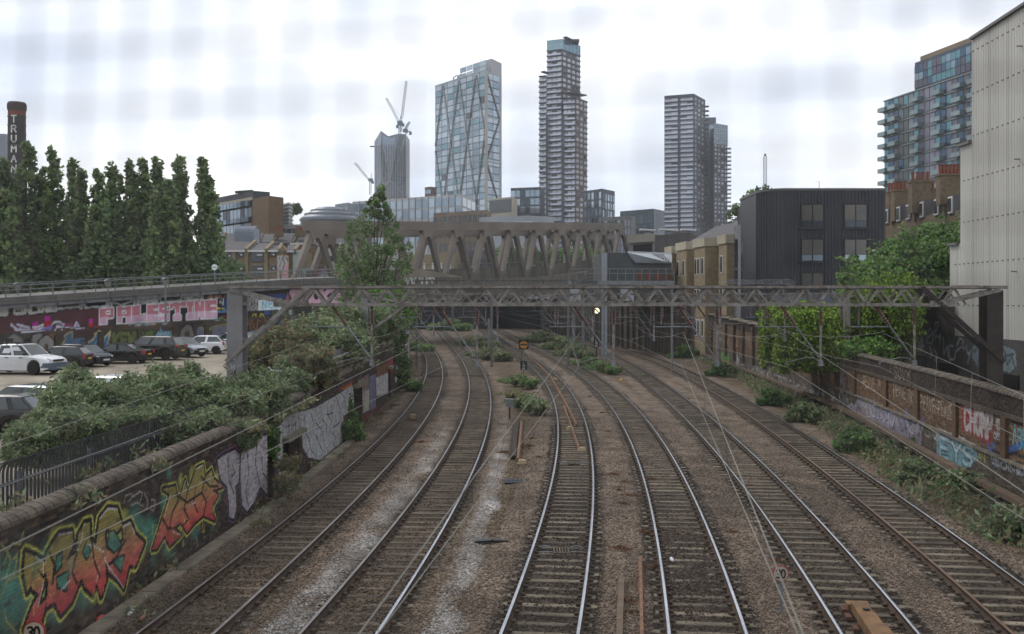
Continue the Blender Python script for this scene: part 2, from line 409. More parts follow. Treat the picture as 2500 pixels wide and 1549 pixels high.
def bricks(W, zb, zt, u0, u1, m, pal, parent, nearest, fine=(8, 3), skip=None, vis=None, lay=0.012):
    """real bricks laid along a wall; the 'nearest' ones each an object, the rest one mesh"""
    Lb, Hc, j = 0.225, 0.075, 0.010
    us, zs = [], []
    zmin = min(zb(u) for u in np.linspace(u0, u1, 20)); zmax = max(zt(u) for u in np.linspace(u0, u1, 20))
    r = 0
    z = zmin + Hc / 2
    while z < zmax:
        uu = np.arange(u0 + Lb / 2 + (Lb / 2 if r % 2 else 0), u1 - Lb / 2 + 1e-6, Lb)
        k = np.array([zb(u) + Hc * .4 <= z <= zt(u) - Hc * .4 and not (skip and skip(u, z)) for u in uu], bool)
        us.append(uu[k]); zs.append(np.full(k.sum(), z)); z += Hc; r += 1
    us, zs = np.concatenate(us), np.concatenate(zs); n = len(us)
    nx, nz = fine
    gu = np.linspace(-(Lb - j) / 2, (Lb - j) / 2, nx + 1); gz = np.linspace(-(Hc - j) / 2, (Hc - j) / 2, nz + 1)
    GU, GZ = np.meshgrid(gu, gz); nf = GU.size
    I = np.arange(nf).reshape(nz + 1, nx + 1)
    Qf = np.stack([I[:-1, :-1], I[:-1, 1:], I[1:, 1:], I[1:, :-1]], -1).reshape(-1, 4)
    ring = list(I[0, :]) + list(I[1:, -1]) + list(I[-1, -2::-1]) + list(I[-2:0:-1, 0])
    rb = [nf + k for k in range(4)]           # back corners
    cu = np.array([gu[0], gu[-1], gu[-1], gu[0]]); cz = np.array([gz[0], gz[0], gz[-1], gz[-1]])
    cf = [I[0, 0], I[0, -1], I[-1, -1], I[-1, 0]]
    Qs = np.array([[cf[k], rb[k], rb[(k + 1) % 4], cf[(k + 1) % 4]] for k in range(4)])
    Qt = np.concatenate([Qf, Qs]); tu = np.concatenate([GU.ravel(), cu]); tz = np.concatenate([GZ.ravel(), cz])
    td = np.concatenate([np.full(nf, lay), np.full(4, -0.02)])
    prd = rng.uniform(-0.003, 0.004, n)
    UU = us[:, None] + tu[None]; ZZ = zs[:, None] + tz[None]
    Pg, D = W.at(UU.ravel()); nrm = np.stack([D[:, 1], -D[:, 0]], -1) * W.side
    dd = (td[None] + prd[:, None]).ravel()
    V = np.stack([Pg[:, 0] + nrm[:, 0] * dd, Pg[:, 1] + nrm[:, 1] * dd, ZZ.ravel()], -1)
    rgb, a = W.sample(UU.ravel(), ZZ.ravel())
    if callable(pal): bc = pal(us, zs)
    else: palA = np.array([s2l(c) for c in pal]); bc = palA[rng.integers(0, len(pal), n)]
    bc = bc * rng.uniform(.72, 1.28, (n, 1))
    bc = np.repeat(bc, len(tu), 0); av = (a * np.clip(rng.normal(.86, .16, n), .25, 1).repeat(len(tu)))[:, None]
    col = np.clip(rgb * av + bc * (1 - av), 0, 1)
    nv = len(tu); off = np.array(wpos(parent))
    Vr, Cr = V.reshape(n, nv, 3), col.reshape(n, nv, 3)
    ctr = Vr.mean(1); d = np.hypot(ctr[:, 0], ctr[:, 1])
    px = ctr[:, 0] / ctr[:, 1] * F + CX; py = HY + (EZ - ctr[:, 2]) / ctr[:, 1] * F
    inv = (px > 5) & (px < 2495) & (py < 1545)
    order = np.argsort(np.where(inv, d, d + 1e4)); near = order[:nearest]; rest = np.setdiff1d(np.arange(n), near)
    for k in near:
        link(npmesh('brick', Vr[k] - ctr[k], Qt, m, col=Cr[k]), 'brick', parent).location = ctr[k] - off
    if len(rest):
        Q = (Qt[None] + (np.arange(len(rest)) * nv)[:, None, None]).reshape(-1, 4)
        link(npmesh('brickwork', Vr[rest].reshape(-1, 3) - off, Q, m, col=Cr[rest].reshape(-1, 3)), 'brickwork', parent, kind='stuff')
    return n
# ------------------------------------------------------------------ materials used by many things
def dirtmat(name, scale):
    m = bpy.data.materials.new(name); m.use_nodes = True; nt = m.node_tree; N, L = nt.nodes, nt.links
    b = N['Principled BSDF']; b.inputs['Roughness'].default_value = 0.95; b.inputs['Specular IOR Level'].default_value = 0.15
    g = N.new('ShaderNodeNewGeometry'); at = N.new('ShaderNodeAttribute'); at.attribute_name = 'paint'
    v = N.new('ShaderNodeTexVoronoi'); v.inputs['Scale'].default_value = scale; L.new(g.outputs['Position'], v.inputs['Vector'])
    sp = N.new('ShaderNodeSeparateColor'); L.new(v.outputs['Color'], sp.inputs[0])
    mr = N.new('ShaderNodeMapRange'); mr.inputs['To Min'].default_value = 0.5; mr.inputs['To Max'].default_value = 1.45; L.new(sp.outputs[0], mr.inputs['Value'])
    n = N.new('ShaderNodeTexNoise'); n.inputs['Scale'].default_value = 0.9; n.inputs['Detail'].default_value = 6; L.new(g.outputs['Position'], n.inputs['Vector'])
    mr2 = N.new('ShaderNodeMapRange'); mr2.inputs['From Min'].default_value = .35; mr2.inputs['From Max'].default_value = .65
    mr2.inputs['To Min'].default_value = 0.72; mr2.inputs['To Max'].default_value = 1.2; L.new(n.outputs['Fac'], mr2.inputs['Value'])
    mu = N.new('ShaderNodeMath'); mu.operation = 'MULTIPLY'; L.new(mr.outputs[0], mu.inputs[0]); L.new(mr2.outputs[0], mu.inputs[1])
    vm = N.new('ShaderNodeVectorMath'); vm.operation = 'SCALE'; L.new(at.outputs['Color'], vm.inputs[0]); L.new(mu.outputs[0], vm.inputs['Scale'])
    L.new(vm.outputs[0], b.inputs['Base Color'])
    bp = N.new('ShaderNodeBump'); bp.inputs['Strength'].default_value = 0.9; bp.inputs['Distance'].default_value = 0.04
    L.new(v.outputs['Distance'], bp.inputs['Height']); bp.invert = True; L.new(bp.outputs[0], b.inputs['Normal'])
    return m
M_BALLAST = dirtmat('ballast_stone', 17)
M_STONE = mat('loose_stone', (1, 1, 1), attr='paint', scale=30, rough=0.9, spec=0.2)
M_BRICKP = mat('painted_brick', (1, 1, 1), attr='paint', scale=2.2, rough=0.85, bump=0.5, bscale=60, spec=0.2)
M_WALLP = mat('painted_far_brick', (1, 1, 1), attr='paint', scale=1.1, rough=0.85, bump=0.3, bscale=30, brick=0.8, spec=0.2)
M_RENDER = mat('painted_render', (1, 1, 1), attr='paint', scale=0.8, rough=0.85, bump=0.2, bscale=12, spec=0.2, detail=7)
M_MORTAR = S('mortar', (58, 51, 44), (84, 74, 64), scale=3, rough=0.95)
M_COPING = S('coping_blue_brick', (54, 48, 43), (98, 87, 75), scale=4, rough=0.8, bump=0.4, bscale=18, rand=0.16)
M_CONC = S('old_concrete', (88, 82, 72), (128, 119, 104), scale=1.6, rough=0.9, bump=0.4, bscale=14, rand=0.12)
M_SLEEPER = S('concrete_sleeper', (70, 63, 54), (122, 112, 96), c3=s2l((96, 87, 74)), scale=1.1, rough=.9, bump=.3, bscale=16, rand=0.3, detail=8)
M_SLEEPER2 = S('dusty_sleeper', (60, 53, 45), (98, 88, 75), scale=1.1, rough=.9, bump=.3, bscale=16, rand=0.3, detail=8)
M_RAILSIDE = S('rail_web_rust', (48, 38, 30), (78, 60, 46), scale=4, rough=0.75, metal=0.2)
M_RAILTOP = {'bright': S('rail_head_polished', (205, 208, 214), (172, 176, 184), scale=1, rough=0.22, metal=1.0),
             'dull': S('rail_head_dull', (150, 146, 144), (120, 114, 110), scale=1.2, rough=0.34, metal=0.95),
             'rust': S('rail_head_rusty', (118, 92, 74), (92, 70, 56), scale=1.5, rough=0.5, metal=0.6)}
M_RUST = S('rusty_steel', (96, 66, 48), (66, 48, 38), scale=5, rough=0.85, metal=0.2, bump=0.2)
M_GANTRY = S('gantry_grey_steel', (134, 131, 126), (78, 68, 60), c3=s2l((114, 110, 104)), scale=3.2, rough=0.7, metal=0.15, bump=0.2, bscale=25)
M_GANTRYD = S('gantry_dark_steel', (58, 52, 48), (36, 32, 32), scale=2.4, rough=0.7, metal=0.2)
M_GALV = S('galvanised_steel', (128, 132, 134), (98, 101, 103), scale=4, rough=0.5, metal=0.5)
M_WIRE = S('copper_wire_weathered', (128, 125, 117), rough=0.5, metal=0.4)
M_INS = S('brown_insulator', (78, 50, 44), (96, 64, 56), scale=6, rough=0.3)
M_BLACK = S('black_metal', (24, 24, 25), (34, 33, 33), rough=0.5)
M_DARK = S('dark_void', (14, 13, 13), rough=1.0)

# ------------------------------------------------------------------ railway geometry from the photo
def cr2(pts, k, ox, oy): return [(ox + x / k, oy + y / k) for x, y in pts]
TR = [
 dict(L=[(349,1544),(515,1410),(632,1324),(776.5,1200),(904,1093),(965,1035),(1005,980),(1032,929),(1037,892),(1029,856),(1017,825),(1008,807)],
      R=[(511,1544),(632,1439),(784,1304),(880,1200),(956,1126),(1026,1047),(1062,992.5),(1081,935),(1081,904),(1068.5,868),(1050,837),(1026,801)], top='dull', ym=150),
 dict(L=[(731,1549),(830,1442.6),(922,1340),(995,1245),(1061,1132.5),(1099,1078),(1135,1002),(1146,941),(1135,898),(1117,868),(1093,843),(1062,816)],
      R=[(912,1545),(995,1429),(1067,1307),(1129,1196),(1175,1105),(1196,1032),(1200,971),(1193,935),(1175,898),(1148,862),(1117,834),(1087,813)], top='dull', ym=150),
 dict(L=[(1226,1548),(1272,1422.6),(1312,1321),(1346,1204),(1360,1104),(1361,1045),(1353,988),(1331.5,935.5),(1298.5,896),(1265,873),(1232,849.5),(1183,823)],
      R=[(1407,1548),(1425.6,1407),(1438,1309),(1447,1192),(1444,1111),(1431,1038),(1407.6,978.5),(1381,939),(1345,902),(1298,873),(1249,843),(1190,812)], top='bright', ym=150),
 dict(L=[(1636,1548),(1622,1447),(1604,1321),(1579,1204),(1550,1100),(1530,1061),(1497,1005),(1464,962),(1431,932),(1391,899),(1351,876),(1312,854),(1265,833),(1199,806.5)],
      R=[(1825,1548),(1776,1416),(1733,1309),(1684,1192),(1638,1100),(1603,1051),(1546.6,985),(1490,939),(1431,902),(1381,876),(1331.6,853),(1282,833),(1199,803)], top='bright', ym=170),
 dict(L=[(2057,1549),(1961,1400),(1882,1274),(1793,1159),(1750,1113),(1700,1054.5),(1656,1008),(1596,958.6),(1546.6,919),(1497,889),(1447,859),(1398,839.5),(1365,823)],
      R=[(2245,1549),(2139,1423),(2034,1301),(1935,1202),(1849,1119),(1783,1054),(1698,985),(1629,927),(1550,890),(1472,850)], top='bright', ym=150),
 dict(L=[(2472,1549),(2360,1439),(2212,1307),(2047,1182),(1915,1086),(1878,1057),(1788,988),(1709,946),(1629,906),(1550,869)],
      R=[(2500,1433),(2377,1334),(2212,1218),(2080,1132.5),(1957,1057),(1867,991),(1788,943),(1709,914),(1629,880),(1550,857)], top='rust', ym=125),
]
for t in TR:
    pts = []
    for side, sg in (('L', 1), ('R', -1)):
        q = np.array([G(*p)[:2] for p in t[side]]); q = q[q[:, 1] < t['ym'] * 1.25]
        d = np.gradient(q[:, 0]) / np.gradient(q[:, 1]); n = np.sqrt(1 + d * d)
        pts += list(zip(q[:, 0] + sg * 0.755 / n, q[:, 1] - sg * 0.755 * d / n))
    q = np.array(sorted(pts, key=lambda p: p[1]))
    t['c'] = np.polyfit(q[:, 1], q[:, 0], 4, w=1 / q[:, 1]); t['y1'] = t['ym']
    # carry the end on as a curve towards the left with the last tangent
    t['slope'] = np.polyval(np.polyder(t['c']), t['y1']); t['k'] = np.clip(np.polyval(np.polyder(t['c'], 2), t['y1']), -0.004, 0)
def tx(t, y):
    y = np.asarray(y, float); ye = np.minimum(y, t['y1']); e = y - ye
    y0 = 19.0; lo = np.minimum(y - y0, 0); ye = np.maximum(ye, y0)     # straight on towards and under the camera
    return np.polyval(t['c'], ye) + t['slope'] * e + t['k'] * 0.5 * np.minimum(e, 90) ** 2 * .6 + lo * np.polyval(np.polyder(t['c']), y0)
def tpath(t, ya, yb, step):
    ys = np.linspace(ya, yb, int((yb - ya) / (step * .25))); xs = tx(t, ys)
    s = np.concatenate([[0], np.cumsum(np.hypot(np.diff(xs), np.diff(ys)))]); n = int(s[-1] / step)
    q = np.arange(n) * step; y = np.interp(q, s, ys); x = np.interp(q, s, xs)
    dx = np.interp(q + .05, s, xs) - x; dy = np.interp(q + .05, s, ys) - y; h = np.hypot(dx, dy)
    return x, y, dx / h, dy / h
TLAB = ['left-hand railway track curving beside the graffiti-covered retaining wall', 'second railway track, flanked on both sides by strips of white ballast',
        'middle railway track with drain grates and loose rusty rails between its rails', 'shiny-railed track just right of the track with loose rails inside it',
        'shiny-railed track with the brown equipment box between its rails', 'rusty-railed outermost track nearest the overgrown graffiti wall']
slm = {0: MB(), 1: MB()}
for k, b in slm.items():
    b.box(-1.25, 1.25, -.115, .115, -.36, -.168); b.box(-1.25, -.92, -.11, .11, -.17, -.158); b.box(-.58, .58, -.09, .09, -.172, -.162); b.box(.92, 1.25, -.11, .11, -.17, -.158)
SLEEP = [slm[0].mesh('sleeper', M_SLEEPER2), slm[1].mesh('sleeper', M_SLEEPER)]
PROF = [(-.075,-.159),(.075,-.159),(.075,-.147),(.012,-.125),(.012,-.045),(.036,-.035),(.036,-.004),(.028,0),(-.028,0),(-.036,-.004),(-.036,-.035),(-.012,-.045),(-.012,-.125),(-.075,-.147)]
def rail_mesh(x, y, dx, dy, off, name, top, org, z=0.0):
    n, k = len(x), len(PROF); V = np.zeros((n, k, 3))
    for i, (a, h) in enumerate(PROF):
        V[:, i, 0] = x + dy * (off + a); V[:, i, 1] = y - dx * (off + a); V[:, i, 2] = h + z
    Q, mi = [], []
    for i in range(k):
        j = (i + 1) % k; I = np.arange(n - 1) * k
        Q.append(np.stack([I + i, I + j, I + k + j, I + k + i], -1)); mi.append(np.full(n - 1, 1 if i in (6, 7, 8) else 0))
    return npmesh(name, V.reshape(-1, 3) - np.array(org), np.concatenate(Q), [M_RAILSIDE, top], midx=np.concatenate(mi))
for k, t in enumerate(TR):
    y0 = 8.0
    T = thing('railway_track', (float(tx(t, y0)), y0, 0), TLAB[k], 'railway track', 'railway tracks')
    t['o'] = T; org = T.location
    x, y, dx, dy = tpath(t, y0, 300, 0.9)
    for off in (-.755, .755):
        tp = t['top']
        if k == 5 and off > 0: tp = 'bright'
        if k == 1 and off > 0: tp = 'bright'
        link(rail_mesh(x, y, dx, dy, off, 'rail', M_RAILTOP[tp], org), 'rail', T)
    x, y, dx, dy = tpath(t, y0, 300, 0.64)
    sm = SLEEP[0 if k < 2 else 1]; fb = MB(); clips = MB()
    for i in range(len(x)):
        if y[i] < 92:
            o = link(sm, 'sleeper', T); o.location = (x[i] - org.x, y[i] - org.y, random.uniform(-.012, .004) - (.012 if k < 2 else 0))
            o.rotation_euler = (0, 0, -math.atan2(dx[i], dy[i]) + random.uniform(-.01, .01))
        else:
            a = Vector((x[i] - dy[i] * 1.25, y[i] + dx[i] * 1.25, -.24)); b = Vector((x[i] + dy[i] * 1.25, y[i] - dx[i] * 1.25, -.24)); fb.bar(a, b, .24, .14)
        if y[i] < 55:
            for off in (-.755, .755):
                for s2 in (-.11, .11):
                    cx, cy = x[i] + dy[i] * (off + s2), y[i] - dx[i] * (off + s2)
                    clips.bar((cx - dx[i] * .06, cy - dy[i] * .06, -.135), (cx + dx[i] * .06, cy + dy[i] * .06, -.135), .09, .05)
    fb.build('sleepers_far', M_SLEEPER, T, kind='stuff'); clips.build('rail_clips', M_RAILSIDE, T, kind='stuff')

def dist_tracks(X, Y):
    D = np.full(X.shape, 1e9); K = np.zeros(X.shape, int); Sg = np.zeros(X.shape)
    for k, t in enumerate(TR):
        sl = (tx(t, Y + .5) - tx(t, Y - .5)); d = (X - tx(t, Y)) / np.sqrt(1 + sl * sl)
        m = np.abs(d) < D; D[m] = np.abs(d)[m]; K[m] = k; Sg[m] = d[m]
    return D, K, Sg
def lowfreq(X, Y, s, seed):
    r = np.random.default_rng(seed); out = np.zeros(X.shape)
    for k in range(7):
        a = r.uniform(0, 6.28); f = s * r.uniform(.5, 1.8); out += np.sin((X * math.cos(a) + Y * math.sin(a) * .6) * f + r.uniform(0, 6.28))
    return out / 3.0
CPINK, CBROWN, CDIRT, CWHITE, CDARK = [np.array(s2l(c)) for c in ((106, 93, 81), (88, 75, 61), (84, 72, 56), (152, 149, 145), (44, 38, 33))]
def ballast_colour(X, Y):
    D, K, Sg = dist_tracks(X, Y); n1 = lowfreq(X, Y, 1.1, 1); n2 = lowfreq(X, Y, 3.1, 2); n3 = lowfreq(X, Y, .35, 3)
    c = np.broadcast_to(CPINK, X.shape + (3,)).copy()
    def mixin(w, col):
        w = np.clip(w, 0, 1)[..., None]; c[:] = c * (1 - w) + col * w
    CTRK = np.array(s2l((58, 50, 43)))
    mixin((D > 1.9) * .75 * np.clip((D - 1.7 + n1 * .25) * 2, 0, 1), CDIRT)
    mixin((D < 1.05) * (.85 + .3 * n3), CTRK)
    mixin(((K < 2) & (D < 1.4)) * .5, CBROWN)
    mixin((np.abs(D - .95) < .22) * (.55 + .4 * n1) * (K > 1), CDARK)
    mixin((np.abs(D - .95) < .2) * (.3 + .2 * n1) * (K < 2), CDARK)
    # white ballast strips left and right of the second track
    w1 = (K == 1) & (Sg < 0); w2 = (K == 1) & (Sg > 0)
    x0, x1 = tx(TR[0], Y), tx(TR[1], Y); mid = (x0 + x1) / 2 + .35
    a1 = np.clip(1.5 - np.abs(X - mid - .1 * n2) / .34, 0, 1) * (Y < 57) * np.clip((57 - Y) / 12, 0, 1) * np.clip(.95 + .25 * n1, 0, 1)
    e2 = x1 + 1.62 + np.interp(Y, [15, 20, 30, 42, 60, 70], [.35, .3, .1, -.05, -.15, -.2])
    a2 = np.clip(1.5 - np.abs(X - e2 - .1 * n2) / .27, 0, 1) * (Y < 60) * np.clip((60 - Y) / 14, 0, 1) * np.clip(.8 + .35 * n1, 0, 1)
    mixin(np.maximum(a1, a2) * (.42 + .3 * n2), CWHITE)
    oil = np.clip(1 - np.hypot((X - tx(TR[2], Y) - .95) / .3, (Y - 26) / 7), 0, 1) + np.clip(1 - np.hypot((X - tx(TR[3], Y) - .95) / .35, (Y - 25) / 6), 0, 1) + np.clip(1 - np.hypot((X - tx(TR[4], Y) - .9) / .35, (Y - 28) / 6), 0, 1)
    mixin(oil * .9, CDARK)
    c *= (1 + .10 * n2 + .10 * n3)[..., None]
    return np.clip(c, 0.01, 1), np.maximum(a1, a2), D
def sheet_grid(name, xs, ys, zf, mat_, kind, label=None, colf=None):
    X, Y = np.meshgrid(xs, ys); Z = zf(X, Y); V = np.stack([X, Y, Z], -1).reshape(-1, 3)
    I = np.arange(X.size).reshape(X.shape); Q = np.stack([I[:-1, :-1], I[:-1, 1:], I[1:, 1:], I[1:, :-1]], -1).reshape(-1, 4)
    col = colf(X, Y).reshape(-1, 3) if colf is not None else None
    return link(npmesh(name, V, Q, mat_, col=col, smooth=True), name, None, kind=kind, label=label)
def zball(X, Y):
    D, K, Sg = dist_tracks(X, Y)
    z = -.198 + .012 * lowfreq(X, Y, 5, 9) + np.clip((D - .95) / .2, 0, 1) * (.046 + .022 * lowfreq(X, Y, .7, 12)) - np.clip(D - 1.7, 0, 1.2) * .09 + np.where((D > 1.0) & ((K == 2) | (K == 3)), .02, 0) + np.where(D < .6, np.clip(lowfreq(X, Y, .5, 21), 0, 1) * .03, 0)
    return z
sheet_grid('ballast', np.arange(-10.4, 24, .16), np.concatenate([np.arange(6, 40, .2), np.arange(40, 90.1, .5)]), zball, M_BALLAST, 'structure',
           'brown and pink stone ballast under the tracks', lambda X, Y: ballast_colour(X, Y)[0])
sheet_grid('ballast', np.arange(-62, 34, 1.0), np.arange(89.9, 420, 2.0), lambda X, Y: -.215 + 0 * X, M_BALLAST, 'structure', 'distant stretch of ballast beyond the gantries', lambda X, Y: ballast_colour(X, Y)[0])
M_EARTH = S('city_ground', (84, 78, 66), (110, 102, 88), scale=.4, rough=.95)
MB().box(-4000, 4000, -60, 8000, -3, -.45).build('ground', M_EARTH, None, 'bare brown earth reaching to the horizon', kind='structure')
# loose ballast stones: real stones over the sheet
def stones(n, ya, yb, size, name, white_only=False):
    u = rng.random(n); Y = 1 / (1 / ya + u * (1 / yb - 1 / ya)); px = rng.uniform(-120, 2620, n); X = (px - CX) * Y / F
    keep = (X > -8.5 + (Y < 34) * (-.25)) & (X < 16.6 + (Y - 36) * .13)
    X, Y = X[keep], Y[keep]; c, w, D = ballast_colour(X, Y)
    keep = ~((D < 1.22) & (rng.random(len(X)) < .35)) & ~(np.abs(D - .755) < .10)
    X, Y, c, w, D = X[keep], Y[keep], c[keep], w[keep], D[keep]; n = len(X)
    z = zball(X, Y) + .012
    sz = size * rng.uniform(.55, 1.35, n)
    base = np.array([(1,0,0),(0,1,0),(-1,0,0),(0,-1,0),(0,0,1),(0,0,-1)], float)
    J = base[None] * rng.uniform(.6, 1.25, (n, 6, 1)) + rng.normal(0, .16, (n, 6, 3)); J[:, :, 2] *= .75
    a = rng.uniform(0, 6.28, n); ca, sa = np.cos(a)[:, None], np.sin(a)[:, None]
    x2 = J[:, :, 0] * ca - J[:, :, 1] * sa; y2 = J[:, :, 0] * sa + J[:, :, 1] * ca
    tl = rng.normal(0, .5, n)[:, None]; z2 = J[:, :, 2] * np.cos(tl) + x2 * np.sin(tl)
    V = np.stack([X[:, None] + x2 * sz[:, None] / 2, Y[:, None] + y2 * sz[:, None] / 2, z[:, None] + z2 * sz[:, None] / 2], -1)
    Tt = np.array([(0,1,4),(1,2,4),(2,3,4),(3,0,4),(1,0,5),(2,1,5),(3,2,5),(0,3,5)])
    Q = (Tt[None] + (np.arange(n) * 6)[:, None, None]).reshape(-1, 3)
    c = c * rng.uniform(.5, 1.5, (n, 1)) * (1 + rng.normal(0, .05, (n, 3)))
    ww = (w > .35) & (rng.random(n) < .62); c[ww] = CWHITE * rng.uniform(.6, 1.35, (ww.sum(), 1))
    link(npmesh(name, V.reshape(-1, 3), Q, M_STONE, col=np.clip(c, .01, .9).repeat(6, 0)), name, None, 'loose brown and white ballast stones strewn between the sleepers', kind='stuff')
stones(110000, 18.2, 62, .064, 'ballast_stones')

# ------------------------------------------------------------------ car park level behind the left wall
M_PARK = S('dusty_gravel', (150, 141, 126), (118, 108, 94), c3=s2l((140, 131, 116)), scale=.35, rough=.95, bump=.4, bscale=9, detail=9)
def zpark(X, Y):
    z = 2.02 + .015 * (Y - 45) + .03 * lowfreq(X, Y, .8, 4)
    return np.where((X > -17) & (Y > 62), z + np.clip((Y - 62) / 14, 0, 1) * np.clip((X + 17) / 5, 0, 1) * 1.0, z)
def park_left(Y): return np.interp(Y, [5, 13, 33.5, 54, 72.5, 82, 101, 130], [-9.9, -9.5, -8.65, -8.55, -9.05, -9.45, -10.8, -12.5])
Yg = np.arange(5, 131, 1.0); Tg = np.concatenate([np.linspace(0, 12, 26), np.linspace(13.5, 75, 28)])
YY, TT = np.meshgrid(Yg, Tg, indexing='ij'); XX = park_left(YY) - TT
I = np.arange(XX.size).reshape(XX.shape)
link(npmesh('car_park', np.stack([XX, YY, zpark(XX, YY)], -1).reshape(-1, 3), np.stack([I[:-1, 1:], I[:-1, :-1], I[1:, :-1], I[1:, 1:]], -1).reshape(-1, 4), M_PARK, smooth=True),
     'car_park', None, 'pale dusty gravel car park above the railway wall', kind='structure')

# ------------------------------------------------------------------ left retaining wall
LW = Wall([(-9.18, 13), (-8.2, 33.5), (-8.15, 54), (-8.67, 72.5), (-9.05, 82), (-10.4, 101)], -.4, 6.0, .025)
LW.side = 1.0
LU = lambda Y: float(np.interp(Y, [13, 33.5, 54, 72.5, 82, 101], LW.cum))
LY = lambda u: float(np.interp(u, LW.cum, [13, 33.5, 54, 72.5, 82, 101]))
def lw_top(u): return float(np.interp(LY(u), [13, 17.6, 33.4, 33.6, 54, 72.4, 72.6, 80, 81.9, 82.0, 101], [2.5, 2.52, 2.70, 2.74, 3.11, 3.62, 2.3, 2.3, 2.3, 5.2, 5.3]))
lw_bot = lambda u: -.3
c1 = lambda x, y: (x / 2.524, 950 + y / 2.524)
c2 = lambda x, y: (600 + x / 3.287, 740 + y / 3.287)
LW.T = c1
TEAL, YEL, NAVY, WHT = (84, 142, 126), (196, 196, 96), (22, 20, 30), (205, 200, 196)
GRAD = [(180, 52, 68), (188, 82, 80), (190, 116, 92), (170, 138, 90), (148, 136, 78), (144, 132, 76)]
for p, r, c in (((60,1290),1.2,TEAL),((20,1200),.9,TEAL),((230,1290),1.1,TEAL),((340,1110),.8,TEAL),((420,960),.7,TEAL),((520,1180),1.0,TEAL),((700,960),1.0,TEAL),((820,820),.75,TEAL),
                ((880,900),.8,TEAL),((930,880),.7,TEAL),((690,1140),.8,TEAL),((250,980),.6,NAVY),((380,940),.55,NAVY),((560,860),.55,NAVY),((350,1350),.6,TEAL),((980,620),.5,NAVY),((1010,700),.5,TEAL),
                ((1040,950),.7,TEAL),((1200,850),.6,TEAL),((1340,640),.6,TEAL),((1330,560),.45,YEL),((1180,520),.35,YEL),((330,930),.4,YEL),((760,800),.4,YEL),((870,1000),.4,YEL),((1110,560),.3,YEL),((1040,520),.3,TEAL)):
    LW.spray(p, r * .72, c, .8)
L1 = [(150,1005),(215,1035),(278,1075),(262,1150),(215,1090),(268,1190),(222,1340),(285,1300),(245,1460),(145,1480),(200,1330),(238,1270),(180,1215),(165,1250),(140,1130)]
LB = [(285,1010),(320,950),(360,895),(440,880),(447,960),(402,1060),(470,1010),(505,1060),(500,1160),(440,1310),(372,1390),(330,1310),(282,1345),(292,1190),(268,1090)]
LA = [(465,1010),(478,900),(515,830),(550,820),(552,930),(642,1010),(652,1180),(620,1280),(592,1200),(572,1270),(520,1220),(490,1150),(500,1080)]
LS = [(588,960),(608,800),(660,735),(720,740),(748,840),(700,905),(655,850),(640,900),(650,985),(690,1015),(760,930),(752,850),(800,820),(832,900),(886,950),(832,1090),(792,1080),(760,1230),(728,1180),(668,1130),(638,1040)]
for q in (L1, LB, LA, LS): LW.stroke(q, .30, YEL, 1, close=True)
for q in (L1, LB, LA, LS): LW.stroke(q, .20, NAVY, 1, close=True)
for q in (L1, LB, LA, LS): LW.poly(q, GRAD)
for q in ([(345,1040),(378,1010),(372,1085),(338,1135)], [(350,1165),(420,1130),(402,1240),(352,1220)], [(508,1005),(530,955),(552,1005),(530,1045)], [(668,885),(702,880),(742,965),(700,1005),(660,960)], [(690,1060),(760,1030),(740,1120)]):
    LW.stroke(q, .10, NAVY, 1, close=True); LW.poly(q, TEAL)
for q in ([(215,1035),(262,1070),(260,1140)], [(360,900),(438,884)], [(515,835),(500,930),(470,1005)], [(530,955),(600,980),(640,1010)], [(610,800),(660,738),(718,742)], [(752,850),(798,824),(830,900)], [(640,1040),(660,1090),(728,1180),(758,1225)], [(372,1240),(430,1180)],
          [(232,1335),(262,1200)], [(590,1190),(612,1090)]):
    LW.stroke(q, .035, WHT, .9)
for q in ([(300,1010),(330,1080),(320,1200)], [(470,1010),(440,1130),(470,1200)], [(560,930),(575,1050),(610,1160)], [(770,930),(700,1060),(668,1080)]):
    LW.stroke(q, .07, NAVY, .95)
AR = [(935,990),(995,800),(1045,650),(998,618),(1078,600),(1095,690),(1138,560),(1152,640),(1205,490),(1250,468),(1262,540),(1300,500),(1318,560),(1372,602),(1305,625),(1342,655),(1300,735),(1322,812),(1252,780),(1200,822),(1150,885),(1110,822),(1062,858),(1112,900),(1042,970),(1012,900),(965,985)]
LW.stroke(AR, .24, YEL, 1, close=True); LW.stroke(AR, .16, NAVY, 1, close=True); LW.poly(AR, GRAD)
for q in ([(1095,690),(1060,760),(1040,860)], [(1152,640),(1130,740),(1160,800),(1120,850)], [(1205,600),(1190,700),(1215,760)], [(1262,540),(1240,640),(1270,700),(1250,780)], [(1000,800),(1030,860),(1062,858)], [(1235,540),(1290,600),(1340,600)], [(1080,650),(1150,700),(1240,640)]):
    LW.stroke(q, .075, NAVY, .95)
for q in ([(1045,650),(1010,790)], [(1138,565),(1120,660)], [(1205,492),(1248,470)], [(1300,505),(1290,590)], [(1112,900),(1060,880)], [(1160,720),(1200,700)]): LW.stroke(q, .03, WHT, .9)
for k in range(46):
    x = random.choice([random.uniform(930, 1330), random.uniform(160, 860)]); y0_ = random.uniform(760, 900) if x > 900 else random.uniform(1050, 1350); LW.stroke([(x, y0_), (x + 3, y0_ + random.uniform(40, 110))], .02, random.choice([YEL, TEAL, YEL, (150, 60, 64)]), .75)
for k in range(30): LW.spray((random.uniform(20, 1350), random.uniform(700, 1400)), random.uniform(.1, .3), random.choice([TEAL, YEL, NAVY]), .35)
SILV = (176, 170, 174)
PW = [(1336,440),(1380,405),(1445,375),(1478,410),(1482,560),(1446,600),(1455,720),(1440,800),(1412,790),(1398,600),(1358,560)]
WN = [(1482,400),(1520,330),(1580,300),(1642,285),(1652,420),(1657,600),(1642,650),(1602,600),(1560,700),(1520,755),(1490,720),(1478,560)]
